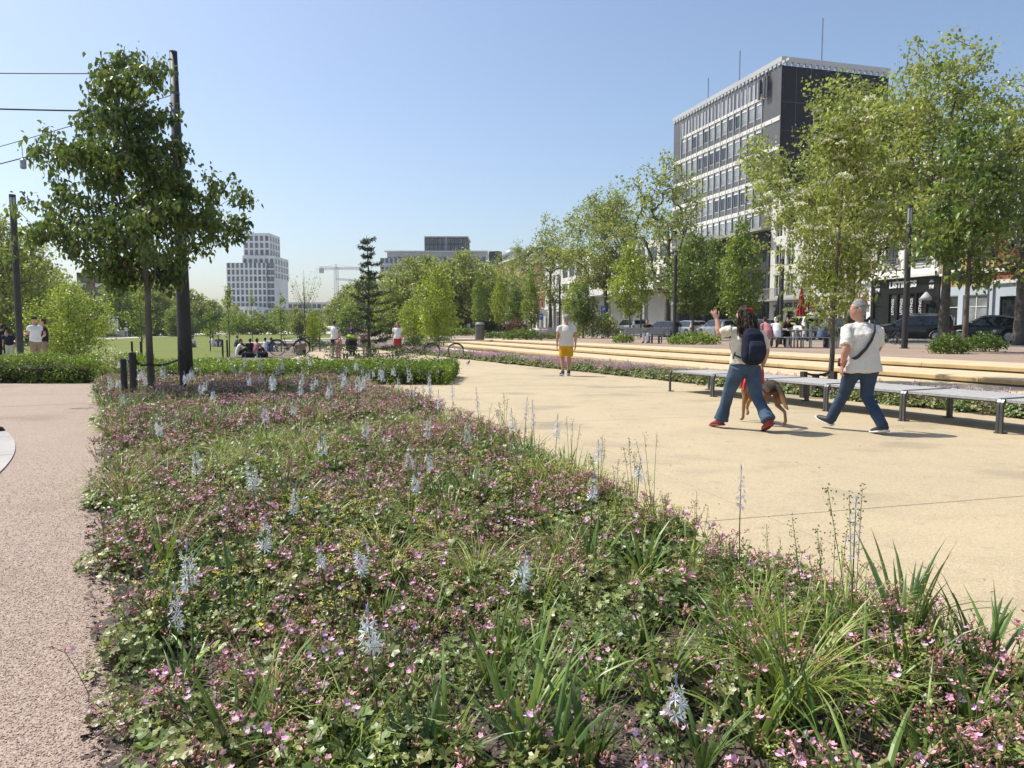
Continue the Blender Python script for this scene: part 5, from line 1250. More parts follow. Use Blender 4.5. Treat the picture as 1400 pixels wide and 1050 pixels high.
car('small silver hatchback right of the dark tree trunk', carpos(941, 66), SA+R(2), sv, 'hatch', 3.7, 1.5)
car('dark grey hatchback behind the head of the pointing woman', carpos(1034, 58.5), SA+R(8), gy, 'hatch', 4.2, 1.55)
car('dark blue car behind the single seats on the plaza', carpos(908, 68), SA+R(20), paint('dark_blue_paint', (.03, .045, .07)), 'hatch', 4.2, 1.5)
car('grey van like car behind the motorbikes', carpos(861, 80), SA+R(5), sv, 'suv', 4.6, 1.8)
car('dark car far left on the street behind the round tree', carpos(700, 112), SA+R(60), gy, 'hatch', 4.2, 1.5)
car('dark car on the street behind the plaza bin', carpos(672, 118), SA+R(60), bk, 'hatch', 4.2, 1.5)
car('black car parked at the far right edge', carpos(1420, 40.5), SA+R(42), bk, 'coupe', 4.5, 1.45)
def bicycle(label, loc, rz, frame_m, s=1.0, tilt=4, wheel_m=None, basket=False):
    t = thing('bicycle', label, 'bicycle', loc, rz, None, s); t.rotation_euler = (R(tilt), 0, rz); r = .34
    for x in (-.53, .53):
        mb = MB(); mb.tube([(x+r*math.cos(a), 0, r+r*math.sin(a)) for a in np.linspace(0, 2*math.pi, 29)], .019, 6, cap=False); w = mb.build('wheel', wheel_m or M['tyre'], t)
        mb = MB()
        for k in range(14): a = k*math.pi/7; mb.tube([(x, 0, r), (x+(r-.015)*math.cos(a), 0, r+(r-.015)*math.sin(a))], .0025, 3, cap=False)
        mb.tube([(x, -.04, r), (x, .04, r)], .02, 8); mb.build('spokes', M['metal'], w)
        mb = MB(); mb.tube([(x+(r+.04)*math.cos(a), 0, r+(r+.04)*math.sin(a)) for a in np.linspace(R(20), R(165), 9)], .022, 5); mb.build('mudguard', M['black'], t)
    mb = MB(); bb = (-.08, 0, .30); st = (-.22, 0, .78); hd = (.36, 0, .82); hl = (.40, 0, .66)
    for a, b, rr in ((bb, st, .017), (bb, hl, .02), (st, (.37, 0, .78), .016), ((-.53, 0, r), st, .01), ((-.53, 0, r), bb, .012), (hd, hl, .022), (hl, (.53, 0, r), .014)): mb.tube([a, b], rr, 7)
    mb.build('frame', frame_m, t, smooth=True)
    mb = MB(); mb.tube([hd, (.34, 0, .98), (.36, 0, 1.0)], .013, 6); mb.tube([(.22, -.3, 1.02), (.34, -.2, 1.03), (.37, 0, 1.0), (.34, .2, 1.03), (.22, .3, 1.02)], .012, 6); mb.build('handlebar', M['tyre'], t)
    mb = MB(); mb.tube([st, (-.25, 0, .90)], .012, 6); mb.loft([(-.38, 0, .93), (-.24, 0, .93), (-.10, 0, .92)], [(.08, .03), (.06, .025), (.02, .02)], side=(0, 1, 0), n=10); mb.build('saddle', M['tyre'], t, smooth=True)
    mb = MB(); mb.lathe((0, 0, 0), [(.09, -.01), (.09, .01)], 16, M=Matrix.Translation((-.08, .05, .30)) @ Matrix.Rotation(R(90), 4, 'X')); mb.tube([(-.08, -.09, .30), (-.16, -.09, .16)], .01, 5); mb.tube([(-.08, .09, .30), (.0, .09, .44)], .01, 5); mb.box((-.17, -.11, .155), (.09, .06, .02)); mb.box((.01, .11, .445), (.09, .06, .02)); mb.build('crankset', M['metal'], t)
    mb = MB(); mb.box((-.58, 0, .72), (.36, .12, .015)); mb.tube([(-.72, .05, .71), (-.53, .05, r)], .006, 4); mb.tube([(-.72, -.05, .71), (-.53, -.05, r)], .006, 4); mb.build('rear_rack', M['tyre'], t)
    if basket: mb = MB(); mb.lathe((.56, 0, .72), [(.13, 0), (.17, .22), (.15, .2), (.11, .02)], 10); mb.build('basket', M['tyre'], t)
    return t
pinkm = mat('dark_red_tyre', (.10, .02, .03), .6)
bicycle('bicycle with dark red tyres leaning by the pink flowers near the steps', (gp(607, 491).x, gp(607, 491).y, .0), R(8), mat('silver_frame', (.5, .45, .47), .4, metal=.4), 1.0, 6, pinkm)
bp = gp(396, 486, -.03); bicycle('black bicycle parked on the lawn by the broom like sapling', (bp.x, bp.y, -.03), R(12), M['tyre'], 1.15, 3, basket=True)
for i, (px, Y, a) in enumerate(((1216, 37.5, 20), (1226, 38.5, 60), (1208, 38.6, -15))):
    bicycle(['dark parked bicycle nearest the LISTINGS lamp post', 'dark parked bicycle touching the lamp post base', 'dark parked bicycle leftmost of the three before the shop'][i], pz(px, Y), R(a), M['tyre'], 1.05, 5)
for i, (px, Y, a) in enumerate(((846, 62, 10), (868, 60, 40), (838, 66, -20), (1148, 41, 15))):
    bicycle(['parked bicycle left of the lime green tree', 'parked bicycle below the lime green tree', 'parked bicycle under the plane by the parking sign', 'parked bicycle behind the shoulder of the grey haired walker'][i], pz(px, Y), R(a), M['metal'], 1.1, 5)
for px, Y, lb in ((53, 46, 'bicycle behind the couple at the left'), (78, 44, 'bicycle in the loose shrub tree shade at the left')):
    bicycle(lb, (at(px, Y), Y, -.03), R(15), M['tyre'], 1.05, 4)
# ------------------------------------------------------------------ people and the dog
SK = mat('skin', (.48, .27, .19), .55, (.42, .22, .15), ns=8, spec=.4); SK2 = mat('tanned_skin', (.34, .17, .10), .55, (.30, .14, .085), ns=8)
def cloth(n, c, v=.85, ns=18): return mat(n, c, .9, tuple(x*v for x in c), ns=ns, bump=.25, bs=120, spec=.2)
CW = cloth('white_shirt_cloth', (.66, .63, .58), .93); CJ = mat('blue_denim', (.020, .038, .075), .9, (.034, .06, .11), ns=5, detail=8, bump=.3, bs=160)
CJ2 = mat('faded_denim', (.028, .054, .10), .9, (.06, .10, .16), ns=4, detail=8, bump=.3, bs=160)
CB = cloth('black_cloth', (.018, .018, .02)); CN = cloth('navy_cloth', (.02, .03, .07)); CWw = cloth('bright_white_cloth', (.72, .72, .74), .95); CC = cloth('cream_cloth', (.66, .60, .50), .95)
CY = cloth('yellow_cloth', (.60, .34, .02)); CR = cloth('red_cloth', (.45, .03, .04)); CP = cloth('pink_cloth', (.52, .22, .24)); CG = cloth('grey_cloth', (.20, .20, .21)); CBl = cloth('blue_grey_cloth', (.10, .13, .22)); CT = cloth('tan_cloth', (.28, .21, .14)); CH = cloth('yellow_green_cloth', (.50, .62, .06))
HB = mat('dark_brown_hair', (.026, .018, .013), .75, (.055, .038, .027), ns=30, detail=6, stretch=(1, 1, .15), bump=.6, bs=60, spec=.25); HG = mat('grey_hair', (.27, .255, .245), .7, (.18, .17, .165), ns=30, bump=.5, bs=80); HK = mat('black_hair', (.012, .01, .01), .5); HL = mat('light_brown_hair', (.16, .10, .055), .6)
SB = mat('black_shoe', (.025, .025, .027), .6); SR = mat('red_leather', (.22, .025, .03), .45); SO = mat('white_sole', (.62, .62, .6), .6); SW = mat('white_shoe', (.65, .65, .65), .6)
V3 = Vector
def joints(h, **o):
    J = dict(pelvis=V3((0, 0, .53)), waist=V3((0, 0, .62)), chest=V3((0, 0, .73)), neck=V3((0, 0, .825)), head=V3((0, .01, .925)),
             shl=V3((-.112, 0, .80)), shr=V3((.112, 0, .80)), ell=V3((-.145, -.01, .635)), elr=V3((.145, -.01, .635)), wrl=V3((-.15, .035, .50)), wrr=V3((.15, .035, .50)),
             hil=V3((-.052, 0, .515)), hir=V3((.052, 0, .515)), knl=V3((-.056, .012, .285)), knr=V3((.056, .012, .285)), anl=V3((-.056, -.01, .048)), anr=V3((.056, -.01, .048)),
             tol=V3((-.062, .105, .014)), tor=V3((.062, .105, .014)), hdir=V3((0, 1, 0)))
    for k, v in o.items(): J[k] = V3(v)
    for k in J:
        if k != 'hdir': J[k] = J[k]*h
    return J
def hand(mb, w, d, nrm, size, curl=.5, spread=.22, thumb=1, point=None):
    """palm and five fingers; d = direction, nrm = palm normal, thumb = side sign"""
    d = d.normalized(); nrm = (nrm-d*nrm.dot(d)).normalized(); s = d.cross(nrm); k = size
    mb.loft([w, w+d*.035*k, w+d*.095*k], [(.026*k, .018*k), (.038*k, .017*k), (.040*k, .013*k)], side=s, n=10)
    for i, (off, ln) in enumerate(((-.031, .068), (-.0105, .078), (.0105, .072), (.031, .056))):
        b = w+d*.088*k+s*off*k; c = curl if point is None else (.1 if i == point else 1.2); p = [b]; dd = (d+s*off*spread*18).normalized(); a = 0
        for q in (.42, .33, .25):
            a += c*.75; dr = (dd*math.cos(a)+nrm*math.sin(a)); p.append(p[-1]+dr*ln*q*k)
        mb.loft(p, [.0098*k, .0092*k, .0085*k, .0075*k], n=8, cap=.8)
    b = w+d*.03*k+s*thumb*.03*k; dr = (d*.62+s*thumb*.6+nrm*.35).normalized()
    mb.loft([b, b+dr*.035*k, b+dr*.06*k+d*.012*k, b+dr*.07*k+d*.034*k], [.014*k, .012*k, .0105*k, .008*k], n=8, cap=.8)
def body(root, J, h, g=1.0, skin=None, hi=False, hands=None, face=True, bust=0, arm=1.0):
    skin = skin or SK; mb = MB(); ax = (J['shr']-J['shl']).normalized(); hx = (J['hir']-J['hil']).normalized(); k = h/1.75
    mb.loft([J['pelvis']-V3((0, 0, .005*h)), J['pelvis']+V3((0, 0, .01*h)), J['waist'], J['chest'], J['chest'].lerp(J['neck'], .6), J['neck']],
            [(.075*h*g, .050*h*g), (.078*h*g, .053*h*g), (.066*h*g, .049*h*g), (.082*h*g, .053*h*g), (.070*h, .042*h), (.034*h, .032*h)], side=ax, n=18)
    mb.loft([J['shl']-V3((0, 0, .012*h)), J['shr']-V3((0, 0, .012*h))], [.022*h, .022*h], side=(0, 0, 1), n=12)
    mb.loft([J['neck']-V3((0, 0, .02*h)), J['neck'].lerp(J['head'], .55)], [.033*h, .030*h], n=12)
    hd = J['hdir'].normalized(); up = V3((0, 0, 1)); hs = hd.cross(up).normalized(); c = J['head']
    # skull, jaw, nose, ears
    mb.loft([c-up*.058*h+hd*.018*h, c-up*.03*h+hd*.012*h, c, c+up*.03*h, c+up*.052*h-hd*.004*h], [(.026*h, .030*h), (.039*h, .046*h), (.043*h, .053*h), (.041*h, .050*h), (.027*h, .034*h)], side=hs, n=16)
    if face:
        mb.loft([c+hd*.050*h+up*.012*h, c+hd*.060*h-up*.010*h], [.006*h, .0095*h], n=8)
        mb.loft([c+hd*.047*h-up*.030*h-hs*.012*h, c+hd*.050*h-up*.030*h, c+hd*.047*h-up*.030*h+hs*.012*h], [.005*h, .0065*h, .005*h], n=8)
        for s in (-1, 1): mb.loft([c+hs*s*.044*h-up*.014*h-hd*.004*h, c+hs*s*.047*h+up*.012*h-hd*.008*h], [(.005*h, .011*h), (.006*h, .015*h)], side=hs, n=8)
    for s in 'lr':
        S0, E, Wr = J['sh'+s], J['el'+s], J['wr'+s]
        mb.loft([S0, S0.lerp(E, .3), S0.lerp(E, .7), E], [.024*h*arm, .031*h*arm, .026*h*arm, .023*h*arm], n=12)
        mb.loft([E, E.lerp(Wr, .28), E.lerp(Wr, .7), Wr], [.023*h*arm, .0255*h*arm, .019*h*arm, (.0165*h, .013*h)], n=12)
        H, K, A, T = J['hi'+s], J['kn'+s], J['an'+s], J['to'+s]
        mb.loft([H, H.lerp(K, .35), H.lerp(K, .75), K], [.044*h*g, .044*h, .036*h, .032*h], n=14)
        mb.loft([K, K.lerp(A, .3), K.lerp(A, .7), A], [.033*h, .0345*h, .024*h, .020*h], n=12)
        heel = A+(A-T).normalized()*.02*h-V3((0, 0, .02*h)); mb.loft([A-V3((0, 0, .01*h)), A.lerp(T, .5)-V3((0, 0, .006*h)), T], [(.020*h, .022*h), (.024*h, .017*h), (.022*h, .010*h)], side=hx, n=10)
        spec = (hands or {}).get(s, {})
        dr = (Wr-E).normalized(); nr = spec.get('n', (-ax if s == 'r' else ax)); dr = spec.get('d', dr)
        if hi or True:
            hand(mb, Wr, V3(dr), V3(nr), k*(1.0 if hi else 1.15), spec.get('curl', .45), spec.get('spread', .2), spec.get('thumb', 1 if s == 'r' else -1), spec.get('point'))
    o = organic('body', mb, skin, root, (.0078 if hi else .02)*k, 3 if hi else 1)
    if hi:
        for s in (-1, 1):
            e = MB(); e.loft([c+hd*.046*h+up*.006*h+hs*s*.017*h, c+hd*.050*h+up*.006*h+hs*s*.017*h], [.0068*h, .005*h], n=10); e.build('eye', mat('eye_white', (.6, .58, .55), .3) if s < 0 else bpy.data.materials['eye_white'], root, smooth=True)
    return o
def shirt(root, J, h, m, g=1.0, sleeve=.55, hem=.50, hi=False, name='shirt', ease=.014, slr=None, flare=1.0, fold=.028):
    ax = (J['shr']-J['shl']).normalized(); mb = MB(); e = ease*h/1.75
    bot = J['pelvis'].copy(); bot.z = hem*h; hm = bot.lerp(J['waist'], .5)
    mb.loft([bot, hm, J['waist'], J['chest'], J['chest'].lerp(J['neck'], .55), J['neck']-V3((0, 0, .004*h))],
            [((.100*h*g+e)*flare, (.075*h*g+e)*flare), (.099*h*g+e, .074*h*g+e), (.088*h*g+e, .066*h*g+e), (.098*h*g+e, .068*h*g+e), (.092*h+e, .056*h+e), (.040*h+e*.5, .038*h+e*.5)], side=ax, n=20, cap=.08)
    mb.loft([J['shl']-V3((0, 0, .008*h)), J['shr']-V3((0, 0, .008*h))], [.026*h+e]*2, side=(0, 0, 1), n=12, cap=.3)
    for s in 'lr': mb.loft([J['sh'+s]-V3((0, 0, .004*h)), J['neck']-V3((0, 0, .022*h))], [.022*h+e, .026*h+e], n=12, cap=.3)
    for i, s in enumerate('lr'):
        S0, E, Wr = J['sh'+s], J['el'+s], J['wr'+s]; f = (slr[i] if slr else sleeve)
        pts = [S0, S0.lerp(E, .5)]; rr = [.031*h+e, .035*h+e]
        if f <= 1: pts.append(S0.lerp(E, f)); rr.append(.032*h+e*1.3)
        else: pts += [E, E.lerp(Wr, f-1)]; rr += [.029*h+e, .024*h+e]
        mb.loft(pts, rr, n=14, cap=.1)
    return organic(name, mb, m, root, (.011 if hi else .022)*h/1.75, 3 if hi else 1, fold if hi else 0, .08)
def legwear(root, J, h, m, g=1.0, length=1.0, hi=False, name='trousers', ease=.012, flare=1.0, top=.60, wide=1.0):
    mb = MB(); e = ease*h/1.75; hx = (J['hir']-J['hil']).normalized(); tp = J['pelvis'].lerp(J['waist'], .55)
    mb.loft([J['pelvis']-V3((0, 0, .055*h)), J['pelvis'], tp], [(.088*h*g+e, .064*h*g+e), (.090*h*g+e, .065*h*g+e), (.078*h*g+e, .056*h*g+e)], side=hx, n=20, cap=.15)
    for s in 'lr':
        H, K, A = J['hi'+s], J['kn'+s], J['an'+s]
        if length <= .5: pts = [H, H.lerp(K, length), H.lerp(K, length*2)]; rr = [.056*h*g+e, .054*h+e*1.2, (.049*h+e*2)*wide]
        else:
            f = (length-.5)*2; pts = [H, H.lerp(K, .5), K, K.lerp(A, .45), K.lerp(A, f)]
            rr = [.056*h*g+e, (.050*h+e)*wide, (.037*h+e)*wide, (.037*h+e*.8)*wide, (.033*h+e)*flare*wide]
        mb.loft(pts, rr, side=hx, n=14, cap=.05)
    return organic(name, mb, m, root, (.011 if hi else .022)*h/1.75, 3 if hi else 1, .014 if hi else 0, .085)
def shoe(root, J, h, s, m, sole=None, big=1.0):
    A, T = J['an'+s], J['to'+s]; d = (T-A); f = d.normalized(); hx = (J['hir']-J['hil']).normalized()
    fl = (T-A); up = fl.cross(hx).normalized(); up = up if up.dot(V3((0, 0, 1))) > 0 else -up
    # frame of the foot: along f2 (heel to toe) on the sole plane
    heel = A-up*.0; L = .152*h; 
    sd = d.normalized(); n0 = hx.cross(sd).normalized(); n0 = n0 if n0.z > 0 else -n0
    # the sole line runs under the ankle, parallel to ankle->toe lowered at the heel
    hb = A-n0*.022*h-sd*.028*h; tb = T+sd*.012*h
    ax = (tb-hb).normalized(); nn = hx.cross(ax).normalized(); nn = nn if nn.dot(n0) > 0 else -nn
    base = hb-nn*.012*h; w = .030*h*big
    mb = MB(); mb.loft([base+ax*.012*h+nn*.030*h, base+ax*.045*h+nn*.030*h, base+ax*.085*h+nn*.022*h, base+ax*.122*h+nn*.017*h, base+ax*.146*h+nn*.013*h], [(w*.88, .026*h), (w*.9, .027*h), (w*.98, .020*h), (w, .015*h), (w*.7, .010*h)], side=hx, n=14, ex=2.4)
    mb.loft([A+(J['kn'+s]-A).normalized()*.03*h, A-nn*.01*h], [.028*h, .030*h], n=12)
    o = organic('shoe', mb, m, root, .011*h/1.75, 2)
    if sole:
        mb = MB(); mb.loft([base+ax*.002*h+nn*.004*h, base+ax*.05*h+nn*.003*h, base+ax*.105*h+nn*.003*h, base+ax*.158*h+nn*.006*h], [(w*.9, .009*h), (w*.92, .008*h), (w*1.06, .008*h), (w*.65, .008*h)], side=hx, n=16, ex=3, cap=.4); mb.build('sole', sole, o, smooth=True)
    return o
def hair(root, J, h, m, kind='short', hi=False):
    c = J['head']; hd = J['hdir'].normalized(); up = V3((0, 0, 1)); hs = hd.cross(up).normalized(); mb = MB()
    b = -hd
    mb.loft([c-up*.030*h+b*.024*h, c+up*.0*h+b*.013*h, c+up*.030*h+b*.006*h, c+up*.055*h+b*.004*h], [(.038*h, .036*h), (.0475*h, .050*h), (.0475*h, .056*h), (.036*h, .043*h)], side=hs, n=16, cap=.66)
    if kind == 'long':
        mb.loft([c+up*.02*h+b*.02*h, c-up*.03*h+b*.036*h, c-up*.08*h+b*.052*h, c-up*.13*h+b*.066*h, c-up*.165*h+b*.066*h], [(.050*h, .044*h), (.070*h, .046*h), (.088*h, .044*h), (.088*h, .040*h), (.058*h, .03*h)], side=hs, n=16)
        for s in (-1, 1): mb.loft([c+hs*s*.038*h, c+hs*s*.050*h-up*.06*h+b*.01*h, c+hs*s*.056*h-up*.12*h+b*.015*h], [.024*h, .030*h, .022*h], n=10)
    if kind == 'bun': mb.loft([c+up*.05*h+b*.035*h, c+up*.065*h+b*.045*h], [.022*h, .018*h], n=10)
    return organic('hair', mb, m, root, (.0095 if hi else .02)*h/1.75, 2 if hi else 1, .045 if hi and kind == 'long' else 0, .045)
def hat(root, J, h, m, kind='cap'):
    c = J['head']; hd = J['hdir'].normalized(); up = V3((0, 0, 1)); hs = hd.cross(up).normalized(); mb = MB()
    mb.loft([c+up*.022*h, c+up*.045*h, c+up*.066*h], [(.049*h, .056*h), (.046*h, .053*h), (.026*h, .03*h)], side=hs, n=16, cap=.3)
    mb.loft([c+up*.022*h+hd*.035*h, c+up*.018*h+hd*.085*h], [(.036*h, .005*h), (.026*h, .004*h)], side=hs, n=12, cap=.3)
    mb.build('cap', m, root, smooth=True)
def person(label, loc, rz, h, J, top, bottom, hairm, hk='short', skin=None, shoes=SB, sole=None, hi=False, sleeve=.55, hem=.50, length=.98, g=1.0, flare=1.0, shoe_on=True, **kw):
    t = thing('person', label, 'person', loc, rz)
    body(t, J, h, g, skin, hi, kw.get('hands'), arm=kw.get('arm', 1))
    shirt(t, J, h, top, g*kw.get('sg', 1), sleeve, hem, hi, slr=kw.get('slr'), flare=kw.get('sflare', 1.0), name=kw.get('topname', 'shirt'))
    legwear(t, J, h, bottom, g, length, hi, flare=flare, name=kw.get('botname', 'trousers'), wide=kw.get('wide', 1))
    if shoe_on:
        for s in 'lr': shoe(t, J, h, s, shoes, sole)
    if hairm: hair(t, J, h, hairm, hk, hi)
    return t
HEAD = R(25)
# ---- grey haired man walking
h = 1.79
J = joints(h, pelvis=(0, .0, .515), waist=(0, .01, .61), chest=(0, .022, .725), neck=(-.005, .03, .820), head=(-.015, .047, .912),
           shl=(-.120, .03, .775), shr=(.120, -.01, .775), ell=(-.165, -.03, .640), elr=(.168, .03, .64), wrl=(-.175, -.01, .505), wrr=(.160, .12, .53),
           hil=(-.054, .012, .50), hir=(.054, -.012, .50), knl=(-.050, .120, .282), knr=(.052, .00, .265), anl=(-.085, .225, .062), anr=(.075, -.160, .052),
           tol=(-.110, .320, .080), tor=(.068, -.055, .016), hdir=(-.90, .44, -.05))
mp_ = gp(1173, 591)
man = person('grey haired man in pale shirt and jeans striding left with a black shoulder strap', (mp_.x+.02, mp_.y, .004), R(14), h, J, CW, CJ, HG, 'short', hi=True, sole=SO, g=1.28, sleeve=.9, hem=.45, length=.985, slr=(.92, .92), sg=1.02, sflare=1.10, arm=1.15,
             hands={'l': dict(curl=.45), 'r': dict(curl=.4)})
# shoulder strap: over the right shoulder, across the back to the left hip, with a bag in front of it
P = [(.062, .085, .80), (.070, .02, .852), (.060, -.045, .828), (.035, -.078, .755), (-.003, -.092, .69), (-.050, -.093, .625), (-.098, -.070, .565), (-.132, .0, .53), (-.125, .05, .53)]
P = [V3(p)*h for p in P]; mb = MB(); up = V3((0, 0, 1))
vs = []; 
for i, p in enumerate(P):
    t_ = (P[min(i+1, len(P)-1)]-P[max(0, i-1)]).normalized(); out = V3((p.x*.6, p.y-.02*h, 0)); out = (out-t_*out.dot(t_)).normalized(); w = t_.cross(out)*.021
    vs += [p-w-out*.004, p+w-out*.004, p+w+out*.004, p-w+out*.004]
n = len(P); fs = [(i*4+k, i*4+(k+1) % 4, i*4+4+(k+1) % 4, i*4+4+k) for i in range(n-1) for k in range(4)]+[(3, 2, 1, 0), ((n-1)*4, (n-1)*4+1, (n-1)*4+2, (n-1)*4+3)]
mb.add(vs, fs); bg_ = thing('shoulder_bag', 'black bag with long strap worn across the back of the grey haired man', 'bag', man.location, man.rotation_euler[2])
mb.build('strap', M['black'], bg_)
mb = MB(); mb.loft([V3((-.120, .045, .545))*h, V3((-.122, .05, .49))*h], [(.095, .04)]*2, side=(.15, 1, 0), n=16, ex=5, cap=.25); mb.build('pouch', cloth('dark_brown_leather', (.03, .016, .012)), bg_, smooth=True)
mb = MB(); c = J['head']; hd = J['hdir'].normalized(); hs = hd.cross(up).normalized()
for s in (-1, 1): mb.tube([c+hs*s*.046*h+up*.010*h-hd*.005*h, c+hs*s*.046*h+up*.013*h+hd*.052*h], .0028, 5); mb.tube([c+hd*.060*h+hs*s*.018*h+up*.008*h+V3((0, 0, .018*math.sin(a)))+hs*(.022*math.cos(a)) for a in np.linspace(0, 6.283, 13)], .0024, 5)
mb.build('glasses', M['tyre'], man)
mb = MB(); w0, e0 = J['wrl'], J['ell']; d = (e0-w0).normalized()
mb.tube([w0+d*.03+ d.orthogonal().normalized()*0+ (d.orthogonal().normalized()*math.cos(a)+d.cross(d.orthogonal().normalized())*math.sin(a))*.0345 for a in np.linspace(0, 6.283, 17)], .0085, 6, cap=False); mb.build('wristband', mat('orange_red_band', (.6, .08, .05), .5), man)
for s in 'lr':
    A = J['el'+s].lerp(J['sh'+s], .06); B = J['el'+s].lerp(J['sh'+s], .22); mb = MB(); mb.loft([A, B], [.057, .060], n=16, cap=.05); organic('sleeve_cuff', mb, CW, man, .012, 2)
# ---- woman with backpack
h = 1.70
J = joints(h, pelvis=(0, 0, .52), waist=(0, .005, .61), chest=(0, .012, .72), neck=(0, .015, .822), head=(-.008, .025, .922),
           shl=(-.112, .02, .800), shr=(.112, -.01, .79), ell=(-.198, .055, .772), elr=(.165, -.035, .64), wrl=(-.202, .10, .888), wrr=(.172, .03, .515),
           hil=(-.056, .0, .505), hir=(.056, .0, .505), knl=(-.095, .085, .285), knr=(.085, -.04, .275), anl=(-.125, .150, .050), anr=(.110, -.200, .085),
           tol=(-.150, .258, .016), tor=(.115, -.110, .018), hdir=(-.55, .83, .05))
wp = gp(1017, 588)
wo_ = person('woman with long dark hair, navy backpack and blue jeans pointing left with a raised arm', (wp.x, wp.y+.02, .004), R(11), h, J, CC, CJ2, HB, 'long', hi=True, sleeve=.92, hem=.53, length=.97, g=1.16, flare=1.42, shoes=SR, sole=SR, sg=1.0, topname='t_shirt', arm=1.1, wide=1.08,
             hands={'l': dict(d=(-.25, .35, .9), n=(.3, .9, -.3), curl=.15, spread=.5), 'r': dict(curl=1.25, spread=.05)})
bp_ = thing('backpack', 'navy backpack worn on the back of the pointing woman', 'backpack', wo_.location, R(11))
mb = MB(); mb.loft([V3((0, -.105, .555))*h, V3((0, -.125, .60))*h, V3((0, -.128, .68))*h, V3((0, -.112, .755))*h, V3((0, -.088, .80))*h], [(.135, .085), (.155, .105), (.155, .105), (.14, .085), (.10, .055)], side=(1, 0, 0), n=20, ex=3.2, cap=.4)
o = organic('main_bag', mb, cloth('navy_nylon', (.014, .018, .036), .7, 6), bp_, .012, 3, .01, .08)
mb = MB(); mb.loft([V3((0, -.175, .575))*h, V3((0, -.190, .625))*h, V3((0, -.188, .675))*h, V3((0, -.170, .71))*h], [(.11, .035), (.125, .045), (.12, .045), (.10, .03)], side=(1, 0, 0), n=18, ex=3, cap=.4); organic('front_pocket', mb, cloth('navy_pocket', (.02, .025, .048), .7, 6), bp_, .012, 3)
mb = MB()
for s in (-1, 1): mb.tube([V3((s*.062, -.23/1.7, .70))*h, V3((s*.070, -.255/1.7, .64))*h, V3((s*.066, -.24/1.7, .60))*h], .005, 5)
mb.tube([V3((-.02, -.098, .815))*h, V3((-.015, -.09, .835))*h, V3((.015, -.09, .835))*h, V3((.02, -.098, .815))*h], .008, 6); mb.build('zip', M['tyre'], bp_)
for s in (-1, 1):
    Q = [(s*.055, -.085, .79), (s*.066, -.045, .838), (s*.074, .02, .845), (s*.082, .075, .80), (s*.088, .085, .72), (s*.098, .05, .65), (s*.10, -.03, .60), (s*.085, -.085, .585)]
    mb = MB(); mb.tube([V3(q)*h for q in Q], .017, 8, squash=.5); mb.build('shoulder_strap', CB, bp_, smooth=True)
mb = MB(); mb.tube([V3((-.118, -.06, .63))*h, V3((-.135, -.055, .57))*h], .009, 5); mb.build('loose_strap', CB, bp_)
mb = MB(); c = J['head']; hd = J['hdir'].normalized(); up = V3((0, 0, 1)); hs = hd.cross(up).normalized(); rr_ = random.Random(4)
for k in range(150):
    a = rr_.uniform(-2.0, 2.0); o_ = (-hd*math.cos(a)+hs*math.sin(a)); p0 = c+o_*(.045*h)+up*(rr_.uniform(-.01, .045)*h); ln = rr_.uniform(.14, .23)*h; ph = rr_.uniform(0, 6.28); out = rr_.uniform(.02, .055)*h
    mb.tube([p0+o_*(out*math.sin(min(1.6, q*2.2)))-up*(ln*q)+hs*(.010*math.sin(ph+q*11))+hd*(.010*math.cos(ph+q*11))-hd*(.045*h*q) for q in np.linspace(0, 1, 12)], [.0055]*8+[.005, .004, .003, .0015], 5)
mb.build('hair_strands', HB, wo_, smooth=True)
hc = J['head']+V3((.035, -.04, .035))*h; mb = MB()
for a in np.linspace(0, 6.283, 7)[:-1]: mb.loft([hc+V3((0, 0, 0)), hc+V3((.026*math.cos(a), -.012, .026*math.sin(a)))], [.012, .017], n=8)
mb.build('red_hair_flower', CR, wo_, smooth=True)
# ---- dog
FUR = bpy.data.materials.new('dog_fur'); FUR.use_nodes = True; nt = FUR.node_tree; N = nt.nodes; Lk = nt.links; bs = N['Principled BSDF']; bs.inputs['Roughness'].default_value = .85
tc = N.new('ShaderNodeTexCoord'); sx = N.new('ShaderNodeSeparateXYZ'); Lk.new(tc.outputs['Object'], sx.inputs[0]); nz = N.new('ShaderNodeTexNoise'); nz.inputs['Scale'].default_value = 14; nz.inputs['Detail'].default_value = 6; Lk.new(tc.outputs['Object'], nz.inputs[0])
ad = N.new('ShaderNodeMath'); ad.operation = 'MULTIPLY_ADD'; ad.inputs[1].default_value = .16; Lk.new(nz.outputs[0], ad.inputs[0]); Lk.new(sx.outputs[2], ad.inputs[2])
cr_ = N.new('ShaderNodeValToRGB'); el = cr_.color_ramp.elements; el[0].position = .0; el[0].color = (.25, .13, .06, 1); el[1].position = 1; el[1].color = (.03, .018, .012, 1)
for p, c in ((.30, (.34, .20, .10, 1)), (.44, (.25, .12, .05, 1)), (.51, (.13, .058, .026, 1)), (.57, (.03, .018, .013, 1))): e = el.new(p); e.color = c
Lk.new(ad.outputs[0], cr_.inputs[0]); Lk.new(cr_.outputs[0], bs.inputs['Base Color'])
bpn = N.new('ShaderNodeBump'); bpn.inputs['Strength'].default_value = .5; bpn.inputs['Distance'].default_value = .006; n2 = N.new('ShaderNodeTexNoise'); n2.inputs['Scale'].default_value = 90; Lk.new(tc.outputs['Object'], n2.inputs[0]); Lk.new(n2.outputs[0], bpn.inputs['Height']); Lk.new(bpn.outputs[0], bs.inputs['Normal'])
dpos = gp(1040, 579); dog = thing('dog', 'brown shepherd dog with dark back walking beside the pointing woman', 'dog', (dpos.x-.03, dpos.y, .004), HEAD-R(6), None, 1.06)
mb = MB(); Z = V3
